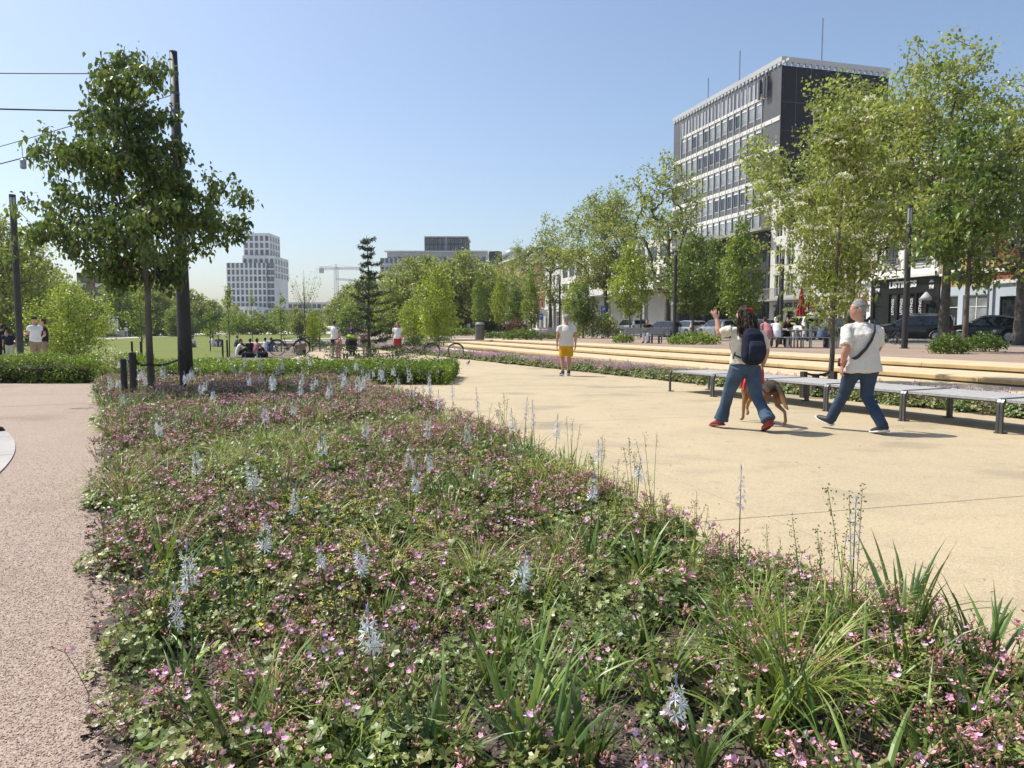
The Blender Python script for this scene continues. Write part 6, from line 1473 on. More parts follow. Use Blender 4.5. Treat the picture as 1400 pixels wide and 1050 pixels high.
mb.loft([Z((0, -.33, .52)), Z((0, -.26, .52)), Z((0, -.12, .50)), Z((0, .05, .485)), Z((0, .2, .48)), Z((0, .29, .50))], [(.075, .085), (.095, .105), (.085, .105), (.098, .135), (.105, .155), (.08, .11)], side=(1, 0, 0), n=18)
mb.loft([Z((0, .25, .53)), Z((0, .34, .62)), Z((0, .40, .69))], [(.075, .095), (.062, .075), (.055, .062)], side=(1, 0, 0), n=14)
mb.loft([Z((0, .36, .70)), Z((0, .43, .72)), Z((0, .50, .695)), Z((0, .58, .67)), Z((0, .62, .66))], [(.055, .055), (.062, .062), (.048, .048), (.033, .034), (.024, .026)], side=(1, 0, 0), n=14)
for s in (-1, 1): mb.loft([Z((s*.04, .40, .765)), Z((s*.048, .39, .80)), Z((s*.045, .385, .85))], [(.026, .012), (.022, .010), (.006, .005)], side=(1, 0, 0), n=10)
def leg(pts, r): mb.loft([Z(p) for p in pts], r, side=(1, 0, 0), n=12)
leg([(-.075, .22, .45), (-.08, .20, .32), (-.078, .235, .24), (-.075, .245, .12), (-.075, .25, .05), (-.075, .285, .025)], [(.045, .07), .042, .029, .022, .024, (.028, .022)])   # left front, planted
leg([(.075, .22, .45), (.08, .24, .33), (.078, .33, .27), (.078, .37, .17), (.078, .34, .11), (.078, .36, .085)], [(.045, .07), .042, .029, .022, .022, (.026, .022)])          # right front, lifted
leg([(-.075, -.26, .48), (-.085, -.20, .36), (-.082, -.17, .27), (-.078, -.26, .19), (-.075, -.25, .07), (-.075, -.21, .025)], [(.06, .095), (.05, .07), .035, .023, .022, (.027, .02)])
leg([(.075, -.28, .48), (.085, -.28, .36), (.082, -.27, .28), (.078, -.43, .20), (.075, -.455, .08), (.075, -.425, .028)], [(.06, .095), (.05, .07), .035, .023, .022, (.027, .02)])
mb.loft([Z((0, -.38, .54)), Z((0, -.45, .46)), Z((0, -.50, .36)), Z((0, -.54, .29)), Z((0, -.585, .25))], [.032, .036, .036, .028, .012], n=12)
mb.loft([Z((0, .62, .668)), Z((0, .635, .668))], [.012, .01], n=8)
organic('body', mb, FUR, dog, .011, 3)
mb = MB()
for y, z, ra, rb in ((.20, .49, .118, .168), (.30, .55, .095, .12)):
    mb.loft([Z((0, y-.018, z)), Z((0, y+.018, z))], [(ra, rb)]*2, side=(1, 0, 0), n=20, cap=.02)
mb.loft([Z((0, .20, .635)), Z((0, .30, .655))], [(.035, .02)]*2, side=(1, 0, 0), n=10); mb.build('harness', mat('red_nylon', (.5, .02, .03), .6), dog, smooth=True)
# leash from the hand to the harness, with its red handle pouch
M['leash'] = mat('red_leash', (.48, .02, .025), .5)
ls = thing('dog_leash', 'red leash with pouch held in the right hand of the woman', 'leash', (0, 0, 0))
hw_ = wo_.matrix_basis @ (J['wrr']+V3((.0, .02, -.085))); dg_ = dog.matrix_basis @ V3((0, .24, .66))
mb = MB(); mb.tube([hw_, hw_.lerp(dg_, .35)-V3((0, 0, .10)), hw_.lerp(dg_, .7)-V3((0, 0, .08)), dg_], .008, 6)
mb.build('cord', M['leash'], ls)
mb = MB(); mb.loft([hw_+V3((0, 0, .02)), hw_+V3((0, 0, -.05)), hw_+V3((.01, 0, -.16))], [(.03, .022), (.036, .026), (.026, .02)], side=(1, 0, 0), n=12); mb.tube([hw_+V3((.02*math.cos(a), 0, .03+.03*math.sin(a))) for a in np.linspace(0, 6.28, 11)], .007, 5); mb.build('pouch', M['leash'], ls, smooth=True)
# ---- man in yellow shorts, seen from behind
h = 1.78; J = joints(h, ell=(-.150, -.02, .64), elr=(.150, -.02, .64), wrl=(-.148, .02, .51), wrr=(.152, .0, .51), anl=(-.062, -.03, .05), anr=(.05, .05, .05), tol=(-.085, .075, .014), tor=(.06, .155, .014), knl=(-.06, .0, .285), knr=(.054, .03, .285), hdir=(-.35, .93, -.05))
yp = gp(774, 514); ysm = person('man in white shirt, yellow shorts and grey cap seen from behind', (yp.x, yp.y, .004), R(6), h, J, CW, CY, HG, 'short', hi=False, length=.42, g=1.1, hem=.49, shoes=SB, sole=SO, sg=1.06, botname='shorts', wide=1.1)
hat(ysm, J, h, CG)
# ---- small people
def stand(label, px, Y, h, rz, top, bot, hm, z=0, hk='short', length=.98, J=None, hatm=None, **kw):
    J = J or joints(h); t = person(label, (at(px, Y), Y, z), R(rz), h, J, top, bot, hm, hk, length=length, **kw)
    if hatm: hat(t, J, h, hatm)
    return t
h = 1.78; J = joints(h, ell=(-.24, .05, .80), wrl=(-.36, .09, .90))
stand('man in white shirt and black shorts with one arm stretched out to the left', 457.5, 34, 1.78, -15, CWw, CB, HK, -.02, length=.40, J=J, botname='shorts', shoes=SW)
stand('person in navy vest beside the fir, facing away', 481, 36, 1.66, 160, CN, CB, HL, -.02, sleeve=.2)
stand('child in pink clothes between the white shirted man and the navy vest', 462.5, 33, 1.05, 170, CP, CP, HL, -.02)
stand('person in pale pink clothes half hidden behind the fir branches', 499, 34, 1.35, 20, CP, CC, HL, -.02)
stand('woman in white top and red skirt right of the fir', 543.5, 38, 1.72, 170, CWw, CR, HL, -.02, hk='long', length=.45, botname='skirt', wide=1.4)
J = joints(1.80, ell=(-.13, .03, .66), wrl=(-.10, .15, .66), elr=(.13, .03, .66), wrr=(.08, .15, .66), hdir=(-.2, 1, -.15))
stand('man in white t shirt and dark cap looking at his hands at the left', 48.5, 26, 1.80, 68, CWw, CT, None, 0, J=J, hatm=CB, g=1.05)
stand('person in black t shirt with hand on hip behind the white shirted man', 60.5, 27, 1.74, 120, CB, CT, HB, 0, J=joints(1.74, ell=(-.2, -.03, .66), wrl=(-.11, .03, .60)), hk='bun')
stand('person in black standing at the very left edge', 3, 30, 1.55, 20, CB, CB, HK, 0)
J = joints(1.45, pelvis=(0, 0, .53), waist=(0, .05, .61), chest=(0, .13, .69), neck=(0, .2, .76), head=(0, .25, .80), shl=(-.11, .18, .74), shr=(.11, .18, .74))
stand('stooping person in navy top and light trousers left of the lamp post', 13, 29, 1.5, -160, CN, CC, HK, 0, J=J)
stand('person in grey standing on the path beyond the lawn at the left', 103, 88, 1.7, 10, CG, CG, HK)
stand('tiny person in pale clothes on the path beyond the lawn', 172, 112, 1.7, 10, CWw, CG, HK)
stand('person in white walking on the plaza right of the parking sign', 799, 74, 1.7, 0, CWw, CG, HK, .535)
stand('person in white near the far parasol', 641, 100, 1.7, 0, CWw, CWw, HK, .535)
def sit(label, px, Y, z, rz, top, bot, hm, seat=.45, h=1.7, hk='short', hatm=None, lean=.03, ground=False, skin=None, length=.98, lie=False):
    s = seat/h
    if ground: J = joints(h, pelvis=(0, 0, .06), waist=(0, -.01+lean*.3, .15), chest=(0, .02+lean, .26), neck=(0, .04+lean, .355), head=(0, .06+lean, .445), shl=(-.112, .03+lean, .33), shr=(.112, .03+lean, .33), ell=(-.15, .1, .20), elr=(.15, .1, .2), wrl=(-.08, .2, .16), wrr=(.08, .2, .16),
               hil=(-.055, .03, .05), hir=(.055, .03, .05), knl=(-.10, .22, .20), knr=(.10, .22, .20), anl=(-.06, .38, .04), anr=(.06, .38, .04), tol=(-.07, .48, .02), tor=(.07, .48, .02))
    else: J = joints(h, pelvis=(0, 0, s+.06), waist=(0, .01, s+.15), chest=(0, .03+lean, s+.26), neck=(0, .05+lean*1.5, s+.35), head=(0, .07+lean*2, s+.44), shl=(-.11, .04+lean*1.3, s+.33), shr=(.11, .04+lean*1.3, s+.33), ell=(-.14, .10, s+.22), elr=(.14, .10, s+.22), wrl=(-.06, .2, s+.20), wrr=(.06, .2, s+.2),
               hil=(-.055, .03, s+.04), hir=(.055, .03, s+.04), knl=(-.07, .25, s+.04), knr=(.07, .25, s+.04), anl=(-.07, .24, .05), anr=(.07, .24, .05), tol=(-.075, .34, .015), tor=(.075, .34, .015))
    t = person(label, (at(px, Y, z), Y, z), R(rz), h, J, top, bot, hm, hk, hem=(.0 if ground else s), length=length, skin=skin)
    if hatm: hat(t, J, h, hatm)
    return t
sit('person in pink top sitting at the picnic table, leftmost', 1050, 31.6, .535, 10, CP, CB, HB, lean=.06)
sit('person in white top with white hair sitting at the picnic table in the middle', 1062, 31.6, .535, -5, CWw, CT, mat('white_hair', (.6, .58, .54), .7), lean=.05)
sit('dark haired person facing the others across the picnic table', 1074, 33.1, .535, 170, CB, CB, HK, lean=.06, hk='long')
sit('person in blue grey shirt and pale cap sitting left of the rowan trunk', 1122, 30.9, .535, -60, CBl, CBl, HG, hatm=CWw, lean=.07)
sit('person with white top reading on the slatted bench on the plaza', 886, 41, .535, 150, CB, CWw, HB, lean=.02)
GZ = -.03
for i, (px, py, rz, top, bot, hm, lb) in enumerate((
    (266, 475, 150, CWw, CG, HK, 'picnicker in white, leftmost on the lawn'), (291, 474, 20, CWw, CG, HL, 'picnicker in white behind the close stakes'), (299, 474, 200, CG, CG, HK, 'picnicker in grey next to the close stakes'), (322, 474, -60, CG, CB, HK, 'picnicker in grey right of the thin sapling'),
    (325.5, 486, -75, CWw, CB, HB, 'picnicker in white with legs stretched, nearest on the lawn'), (343, 484, 30, CB, CB, HK, 'picnicker in black, back turned'), (349.5, 484, -20, CP, CB, HB, 'picnicker with bare shoulders right of the one in black'),
    (363, 481, 20, CWw, CC, HK, 'picnicker in white left of the black bicycle'), (369.5, 481, -10, CBl, CC, HK, 'picnicker in pale blue close to the black bicycle wheel'), (410, 486, 5, CT, CB, HG, 'picnicker in brown grey behind the black bicycle'))):
    g_ = gp(px, py, GZ); sit(lb, px, g_.y, GZ, rz, top, bot, hm, ground=True, h=1.66)
mb = MB(); g_ = gp(350, 489, GZ); mb.prism([(-.9, -.4), (.9, -.5), (1.0, .5), (-.8, .5)], 0, .02); mb.loft([(-.6, 0, .1), (.5, 0, .12)], [(.18, .12)]*2); tag(mb.build('dark_blanket', CB, None, g_), 'dark blanket with a bundle beside the nearest picnicker', 'blanket')
# stroller by the navy vest person
st_ = thing('stroller', 'black pushchair with a yellow green cover by the fir', 'stroller', (at(480, 33.5), 33.5, -.02)); mb = MB(); mb.loft([(0, 0, .45), (0, 0, .75), (0, .1, .95)], [(.24, .3), (.27, .33), (.22, .2)], n=14); mb.build('seat', CB, st_, smooth=True)
mb = MB(); mb.loft([(0, -.02, .93), (0, .0, 1.02)], [(.25, .24), (.18, .18)], n=14); mb.build('cover', CH, st_, smooth=True); mb = MB()
for x in (-.26, .26): mb.tube([(x, -.3, .13), (x, .1, .6), (x, .42, 1.02)], .014, 6)
mb.tube([(-.26, .42, 1.02), (.26, .42, 1.02)], .016, 6); mb.build('frame', M['metal'], st_)
for x in (-.27, .27):
    for y in (-.3, .3): mb = MB(); mb.tube([(x-.02, y, .13), (x+.02, y, .13)], .13, 14); mb.build('wheel', M['tyre'], st_)
# bird on the promenade
b_ = gp(640, 499); bd = thing('bird', 'small dark and white bird on the promenade beyond the hedge end', 'bird', b_, R(70)); mb = MB()
mb.loft([(-.20, 0, .07), (-.10, 0, .085), (.0, 0, .10), (.07, 0, .12), (.09, 0, .165), (.115, 0, .17)], [(.012, .008), (.03, .025), (.055, .05), (.045, .045), (.028, .028), (.022, .024)], side=(0, 1, 0), n=12); mb.loft([(.12, 0, .168), (.15, 0, .162)], [.008, .003], n=6)
mb.tube([(0, -.02, .06), (0, -.02, 0)], .005, 5); mb.tube([(0, .02, .06), (0, .02, 0)], .005, 5); mb.build('body', mat('bird_plumage', (.03, .03, .035), .6, (.5, .5, .5), ns=12, lo=.52, hi=.56), bd, smooth=True)

# shoe tip of somebody outside the picture
sp0 = gp(-2, 592); t = thing('shoe', 'dark shoe tip on the round paving at the very left edge', 'shoe', (sp0.x-.1, sp0.y, .022), R(-60)); mb = MB()
mb.loft([(0, -.12, .055), (0, -.03, .06), (0, .06, .045), (0, .13, .028)], [(.036, .05), (.04, .045), (.046, .032), (.032, .02)], side=(1, 0, 0), n=14, ex=2.4); mb.build('upper', SB, t, smooth=True)
mb = MB(); mb.loft([(0, -.14, .012), (0, 0, .010), (0, .15, .012)], [(.038, .011), (.045, .010), (.034, .011)], side=(1, 0, 0), n=14, ex=3); mb.build('sole', SB, t, smooth=True)
# ------------------------------------------------------------------ planting
rg = np.random.default_rng(77)
GL = leafm('cranesbill_leaf', (.16, .225, .055), (.23, .275, .09), .3, .35, ns=6); GL2 = leafm('cranesbill_leaf_dark', (.10, .16, .036), (.15, .205, .055), .3, .35, ns=6)
GL3 = leafm('cranesbill_leaf_olive', (.22, .23, .07), (.17, .19, .06), .3, .35, ns=6)
PK = mat('pink_petal', (.72, .31, .48), .7, (.80, .50, .64), ns=40, island=.18, transl=.25); PK2 = mat('lilac_petal', (.66, .38, .60), .7, (.74, .50, .68), ns=40, island=.2, transl=.25)
CX_ = mat('red_calyx', (.42, .17, .15), .7, (.50, .27, .22), ns=30, island=.35); STM = mat('reddish_stem', (.16, .08, .04), .8, (.10, .13, .04), ns=30, island=.2)
SL = leafm('strap_leaf', (.13, .22, .045), (.19, .28, .06), .25, .22, ns=3, rough=.4); SL2 = leafm('strap_leaf_dark', (.075, .145, .036), (.12, .19, .045), .2, .25, ns=3, rough=.4)
GR = leafm('sedge_blade', (.27, .34, .065), (.19, .26, .045), .3, .3, ns=5); GR2 = leafm('dry_sedge_blade', (.36, .37, .13), (.25, .30, .07), .3, .3, ns=5)
BLU = mat('pale_blue_petal', (.68, .71, .84), .7, (.76, .78, .86), ns=40, island=.12, transl=.25); VIO = mat('violet_petal', (.40, .38, .66), .7, (.5, .48, .72), ns=40, island=.15, transl=.2)
YEL = mat('yellow_green_floret', (.55, .52, .05), .7, (.42, .46, .08), ns=30, island=.2, transl=.2); YB = mat('bright_yellow_petal', (.80, .66, .02), .6, transl=.2)
WH = mat('white_pompon', (.75, .76, .70), .8); BG = leafm('bright_broad_leaf', (.20, .33, .03), (.26, .40, .04), .4, .15); SEED = mat('green_seed_head', (.26, .30, .12), .8, (.34, .34, .16), ns=30, island=.25)
def lobed(mb, c, n, u, r, lobes=6):
    """lobed leaf: centre fan"""
    n = n.normalized(); u = (u-n*u.dot(n)).normalized(); v = n.cross(u); vs = [c-n*r*.12]; k = lobes*2
    for i in range(k):
        a = math.pi*2*(i+.5)/k*(.92)+.25; q = r*(1.0 if i % 2 else .70); vs.append(c+u*q*math.cos(a)+v*q*math.sin(a)+n*(r*.10 if i % 2 else 0))
    mb.add(vs, [(0, i+1, (i+1) % k+1) for i in range(k-1)])
def rv(a=1): return Vector(rg.normal(size=3)*a)
def clump(seed, rad, h, n, lr):
    mb = MB()
    for i in range(n):
        q = rg.random()**.5; a = rg.random()*6.283; x, y = rad*q*math.cos(a), rad*q*math.sin(a); z = h*(1-q*q*.75)*rg.uniform(.35, 1.1)
        nn = Vector((x*2.2/rad*.4, y*2.2/rad*.4, 1))+rv(.4); lobed(mb, Vector((x, y, z)), nn, rv(), lr*rg.uniform(.6, 1.25))
    for i in range(10):
        a = rg.random()*6.283; mb.cur = 1; mb.tube([(0, 0, 0), (rad*.6*math.cos(a), rad*.6*math.sin(a), h*.7)], [.0022, .0014], 3, cap=False)
    return mb
def petal(mb, c, d, n, L, w):
    d = d.normalized(); s = d.cross(n).normalized()
    mb.add([c, c+d*L*.55+s*w, c+d*L+n*L*.1, c+d*L*.55-s*w], [(0, 1, 2), (0, 2, 3)])
def gflower(nopen, ncal, stem_h, r=.013):
    """a stem that forks; red calyces and a few open pink flowers.   materials: 0 petal, 1 calyx, 2 stem, 3 leaf"""
    mb = MB(); top = Vector((rg.normal()*.03, rg.normal()*.03, stem_h)); mb.cur = 2; mb.tube([(0, 0, 0), top*.5+Vector((rg.normal()*.01, rg.normal()*.01, 0)), top], [.002, .0018, .0014], 3, cap=False)
    for i in range(ncal+nopen):
        p = top+Vector((rg.normal()*.020, rg.normal()*.020, rg.uniform(-.012, .026))); mb.cur = 2; mb.tube([top-Vector((0, 0, .012)), p], .0010, 3, cap=False)
        if i < nopen:
            mb.cur = 0; n = (Vector((0, 0, .55))+rv(.6)).normalized(); u = n.orthogonal().normalized(); v = n.cross(u)
            for k in range(5): a = k*1.2566; petal(mb, p+n*.004, u*math.cos(a)+v*math.sin(a)+n*.25, n, r*rg.uniform(.9, 1.15), r*.42)
        else:
            mb.cur = 1; d = (Vector((0, 0, .6))+rv(.6)).normalized()*.010; mb.tube([p, p+d*.45, p+d, p+d*1.45], [.0020, .0040, .0030, .0008], 5, cap=False)
    return mb
def blade(mb, base, a, L, w, lean, droop, seg=6, twist=0):
    """V-folded arching blade"""
    d = Vector((math.cos(a), math.sin(a), 0)); s = Vector((-d.y, d.x, 0)); p = Vector(base); vs = []; th = lean
    for i in range(seg+1):
        f = i/seg; ww = w*(.65+.7*f if f < .35 else .9*(1-((f-.35)/.65)**1.7)+.02)
        ss = s*math.cos(twist*f)+Vector((0, 0, 1))*math.sin(twist*f)*.6; up = Vector((-d.x*math.sin(th)*0, 0, 0))
        nrm = (Vector((0, 0, 1))*math.sin(th)-d*math.cos(th))
        vs += [p-ss*ww+nrm*ww*-.35, p, p+ss*ww+nrm*ww*-.35]
        p = p+(d*math.sin(th)+Vector((0, 0, 1))*math.cos(th))*(L/seg); th += droop/seg*(1+f)
    fs = []
    for i in range(seg): fs += [(i*3, i*3+1, i*3+4, i*3+3), (i*3+1, i*3+2, i*3+5, i*3+4)]
    mb.add(vs, fs)
def blades(n, L, w, spread, lean, droop, r0=.02, seg=6, m=0):
    mb = MB(); mb.cur = m
    for i in range(n):
        a = rg.random()*6.283; q = rg.random(); blade(mb, (r0*math.cos(a)*q, r0*math.sin(a)*q, -.01), a+rg.normal()*.3, L*rg.uniform(.55, 1.1), w*rg.uniform(.7, 1.15), lean*rg.uniform(.15, 1.2), droop*rg.uniform(.3, 1.3), seg, rg.normal()*.5)
    return mb
def src_collection(name, items):
    c = bpy.data.collections.new(name)
    for nm, me, mats in items:
        for x in mats: me.materials.append(x)
        o = bpy.data.objects.new(nm, me); c.objects.link(o)
    return c
def scatter(name, label_kind, coll, P, rot, scl, idx, label=None):
    """one stuff object: points with rotation, scale and source index, instanced by geometry nodes"""
    me = bpy.data.meshes.new(name); P = np.asarray(P, np.float32); me.vertices.add(len(P)); me.vertices.foreach_set('co', P.ravel())
    for nm, ty, dat in (('rot', 'FLOAT_VECTOR', rot), ('scl', 'FLOAT', scl), ('idx', 'INT', idx)):
        at_ = me.attributes.new(nm, ty, 'POINT'); dat = np.asarray(dat, np.int32 if ty == 'INT' else np.float32)
        at_.data.foreach_set('vector' if ty == 'FLOAT_VECTOR' else 'value', dat.ravel())
    o = bpy.data.objects.new(name, me); link(o); o['kind'] = 'stuff'
    g = bpy.data.node_groups.new(name, 'GeometryNodeTree'); g.interface.new_socket('Geometry', in_out='INPUT', socket_type='NodeSocketGeometry'); g.interface.new_socket('Geometry', in_out='OUTPUT', socket_type='NodeSocketGeometry')
    gi = g.nodes.new('NodeGroupInput'); go = g.nodes.new('NodeGroupOutput'); ip = g.nodes.new('GeometryNodeInstanceOnPoints'); ci = g.nodes.new('GeometryNodeCollectionInfo')
    ci.inputs['Collection'].default_value = coll; ci.inputs['Separate Children'].default_value = True; ci.inputs['Reset Children'].default_value = True
    ip.inputs['Pick Instance'].default_value = True
    def attr(nm, ty): a = g.nodes.new('GeometryNodeInputNamedAttribute'); a.data_type = ty; a.inputs['Name'].default_value = nm; return a.outputs['Attribute']
    g.links.new(gi.outputs[0], ip.inputs['Points']); g.links.new(ci.outputs[0], ip.inputs['Instance']); g.links.new(attr('idx', 'INT'), ip.inputs['Instance Index'])
    g.links.new(attr('rot', 'FLOAT_VECTOR'), ip.inputs['Rotation']); g.links.new(attr('scl', 'FLOAT'), ip.inputs['Scale']); g.links.new(ip.outputs[0], go.inputs[0])
    md = o.modifiers.new('scatter', 'NODES'); md.node_group = g
    if label: o['label'] = label
    return o
# patchiness fields
def field(x, y, s, p): return .5+.25*(math.sin(x*s+p)*math.cos(y*s*.9-p*1.7)+math.sin(x*s*2.1-y*s*1.3+p*2.3)+.6*math.sin(x*s*4.3+y*s*3.7+p))
def in_bed(x, y, m=.0): return bedl(y)+m < x < bedr(y)-m*.4
def bed_points(dens, y0, y1, fn):
    out = []; n = int(dens*(y1-y0)*12)
    for _ in range(n):
        y = rg.uniform(y0, y1); x = rg.uniform(-11, 2.7)
        if x > bedr(y)-.02 or x < bedl(y)+.04+.07*math.sin(y*4.1)+rg.normal()*.05: continue
        if abs(x) > y*.78+1.3: continue
        if rg.random() < fn(x, y): out.append((x, y))
    return out
# --- mulch chips and gravel stones
def pebble(flat, jag):
    mb = MB(); vs = []
    for k in range(5): a = k*1.2566+rg.normal()*.2; r = 1+rg.normal()*jag; vs.append((r*math.cos(a), r*.8*math.sin(a), rg.normal()*.1))
    vs = vs+[(rg.normal()*.2, rg.normal()*.2, flat), (0, 0, -flat)]; mb.add(vs, [(i, (i+1) % 5, 5) for i in range(5)]+[((i+1) % 5, i, 6) for i in range(5)]); return mb
peb = src_collection('pebble_sources', [('gravel_stone', pebble(.5, .18).mesh('gravel_stone'), [M['stone']]) for _ in range(4)])
n = 95000; y = .9+rg.random(n)**1.6*7.5; b = np.array([bedl(v) for v in y]); x = b+.22-rg.random(n)**1.15*np.minimum(3.6, .8+y*.42); m = (np.abs(x) < y*.75+.8) & (rg.random(n) < 1.25-(y/8.4)**1.5*1.2); x, y = x[m], y[m]; n = len(x)
scatter('gravel_stones', '', peb, np.stack([x, y, np.full(n, .008)], 1), rg.random((n, 3))*[.5, .5, 6.28], .0022+rg.random(n)**2*.004, rg.integers(0, 4, n))
M['straw'] = mat('straw_chip', (.24, .19, .14), .9, (.15, .12, .09), ns=12)
chp = src_collection('chip_sources', [('bark_chip', (lambda q: (q.__setattr__('v', [(a*1.6, b_*.55, c) for a, b_, c in q.v]), q)[1])(pebble(.18, .3)).mesh('bark_chip'), [(M['chip'], M['chip'], M['chip'], M['straw'])[_]]) for _ in range(4)])
P = []
for _ in range(42000):
    y = 1.2+rg.random()**1.5*6.0; x = rg.uniform(bedl(y)-.12, bedr(y)); 
    if abs(x) < y*.75+.6: P.append((x, y, soil_z(x, y)+.004 if bedl(y) < x else .008))
n = len(P); scatter('mulch_chips', '', chp, P, rg.normal(size=(n, 3))*[.45, .45, 9], .005+rg.random(n)**3*.017, rg.integers(0, 4, n))
# --- cranesbill ground cover
cl = src_collection('cranesbill_sources', [('cranesbill', clump(i, .15, .15+.02*(i % 3), 84, .0215).mesh('cranesbill'), [(GL, GL2, GL3)[i % 3], STM]) for i in range(6)])
def bare(x, y):          # places where the mulch shows
    b = 0
    for (cx, cy, rx_, ry) in ((.15, 2.35, .45, .28), (.55, 2.1, .45, .22), (-.02, 3.2, .35, .11), (-1.2, 2.75, .28, .22), (-.75, 3.05, .2, .1), (.75, 2.9, .3, .15), (.1, 4.1, .3, .12), (1.0, 2.2, .35, .2), (-.35, 2.55, .22, .14)):
        b = max(b, 1-((x-cx)/rx_)**2-((y-cy)/ry)**2)
    return min(1, b*2.2)
P = bed_points(40, 1.4, 6.5, lambda x, y: (.72+.4*field(x, y, 1.6, .3))*(1-bare(x, y)) if field(x, y, 2.7, 2.0) > .2 else .3*(1-bare(x, y)))+bed_points(17, 6.5, 17.8, lambda x, y: .9)
P3 = np.array([(x, y, soil_z(x, y)-.01) for x, y in P]); n = len(P3); print('cranesbill', n)
scatter('cranesbill_foliage', '', cl, P3, rg.normal(size=(n, 3))*[.12, .12, 9], np.where(P3[:, 1] > 6.5, 1.15, .98)*rg.uniform(.75, 1.3, n), rg.integers(0, 6, n))
fs_ = src_collection('cranesbill_flower_sources', [('cranesbill_flower', gflower((0, 1, 2, 3, 1, 0, 3, 5)[i], (7, 6, 5, 4, 9, 10, 6, 2)[i], .22).mesh('cranesbill_flower'), [(PK if i % 3 else PK2), CX_, STM, GL]) for i in range(8)])
P = bed_points(230, 1.5, 6.5, lambda x, y: (1-.9*bare(x, y))*(1 if field(x, y, 1.35, 1.1)*.55+field(x, y, 4.1, 2.6)*.45+.12*(x > .9) > .455 else .13))+bed_points(150, 6.5, 17.2, lambda x, y: 1 if field(x, y, 1.1, 1.1) > .43-.004*y else .16)
P3 = np.array([(x, y, soil_z(x, y)+rg.uniform(-.05, .03)) for x, y in P]); n = len(P3); print('flowers', n)
scatter('cranesbill_flowers', '', fs_, P3, rg.normal(size=(n, 3))*[.22, .22, 9], rg.uniform(.65, 1.05, n)*np.where(P3[:, 1] > 7, 1.2, 1), rg.choice([0, 1, 2, 3, 4, 4, 5, 5, 6, 7], n))
# small weedy stems with tiny leaves
def weed():
    mb = MB()
    for k in range(6):
        a = rg.random()*6.28; t = Vector((.09*math.cos(a), .09*math.sin(a), rg.uniform(.12, .24))); mb.cur = 1; mb.tube([(0, 0, 0), t*.5+Vector((0, 0, .02)), t], .0012, 3, cap=False); mb.cur = 0
        for q in np.linspace(.2, 1, 9): p = t*q+Vector((0, 0, .02*math.sin(q*3))); petal(mb, p, rv()+Vector((0, 0, .3)), Vector((0, 0, 1)), .017, .005); petal(mb, p, rv(), Vector((0, 0, 1)), .015, .005)
    return mb
wd = src_collection('weed_sources', [('weed', weed().mesh('weed'), [(GL3, GL, GR)[i], STM]) for i in range(3)])
P = bed_points(22, 1.4, 8, lambda x, y: .2+.6*(field(x, y, 1.9, 4) > .5)); P3 = np.array([(x, y, soil_z(x, y)) for x, y in P]); n = len(P3)
scatter('small_weeds', '', wd, P3, rg.normal(size=(n, 3))*[.15, .15, 9], rg.uniform(.7, 1.3, n), rg.integers(0, 3, n))
# yellow green umbels
def umbel():
    mb = MB(); mb.cur = 1
    for k in range(4):
        a = rg.random()*6.28; t = Vector((.05*math.cos(a), .05*math.sin(a), rg.uniform(.20, .28))); mb.cur = 1; mb.tube([(0, 0, 0), t], .0014, 3, cap=False); mb.cur = 0
        for q in range(16): aa = rg.random()*6.28; r = .022*rg.random()**.5; petal(mb, t+Vector((r*math.cos(aa), r*math.sin(aa), rg.normal()*.002)), rv(), Vector((0, 0, 1)), .007, .003)
    return mb
um = src_collection('umbel_sources', [('umbel', umbel().mesh('umbel'), [YEL, STM]) for _ in range(3)]); P = []
for (px, py, s, k) in ((480, 740, 60, 34), (440, 700, 45, 18), (850, 690, 50, 20), (765, 655, 40, 20), (560, 690, 80, 16), (380, 800, 60, 9), (720, 640, 50, 14), (450, 620, 80, 20), (300, 700, 90, 10), (250, 800, 40, 6)):
    for _ in range(k):
        p = gp(px+rg.normal()*s, py+rg.normal()*s*.35, .24)
        if in_bed(p.x, p.y, .15): P.append((p.x, p.y, soil_z(p.x, p.y)))
n = len(P); scatter('yellow_umbels', '', um, P, rg.normal(size=(n, 3))*[.1, .1, 9], rg.uniform(.8, 1.15, n), rg.integers(0, 3, n))
# --- far sedge and strap leaves as ground cover
tf = src_collection('tuft_sources', [('sedge_tuft', blades(46, .40, .0036, .1, .75, 1.5, .035, 5).mesh('sedge_tuft'), [(GR, GR2)[i % 2]]) for i in range(4)]+[('strap_tuft', blades(16, .36, .010, .1, .55, .7, .03, 5).mesh('strap_tuft'), [(SL, SL2)[i % 2]]) for i in range(4)])
P = bed_points(11, 5.2, 17.8, lambda x, y: .4+.75*(field(x, y, .9, 3.3) > .48))+bed_points(13, 1.7, 5.4, lambda x, y: (.15+.75*(field(x, y, 1.7, 3.9) > .5))*(1-bare(x, y))); P3 = np.array([(x, y, soil_z(x, y)) for x, y in P]); n = len(P3); print('tufts', n)
k = np.array([rg.integers(0, 4) if field(p[0], p[1], .7, 5) > .45 else rg.integers(4, 8) for p in P3])
scatter('sedge_and_strap_leaves', '', tf, P3, rg.normal(size=(n, 3))*[.1, .1, 9], rg.uniform(.8, 1.35, n), k)
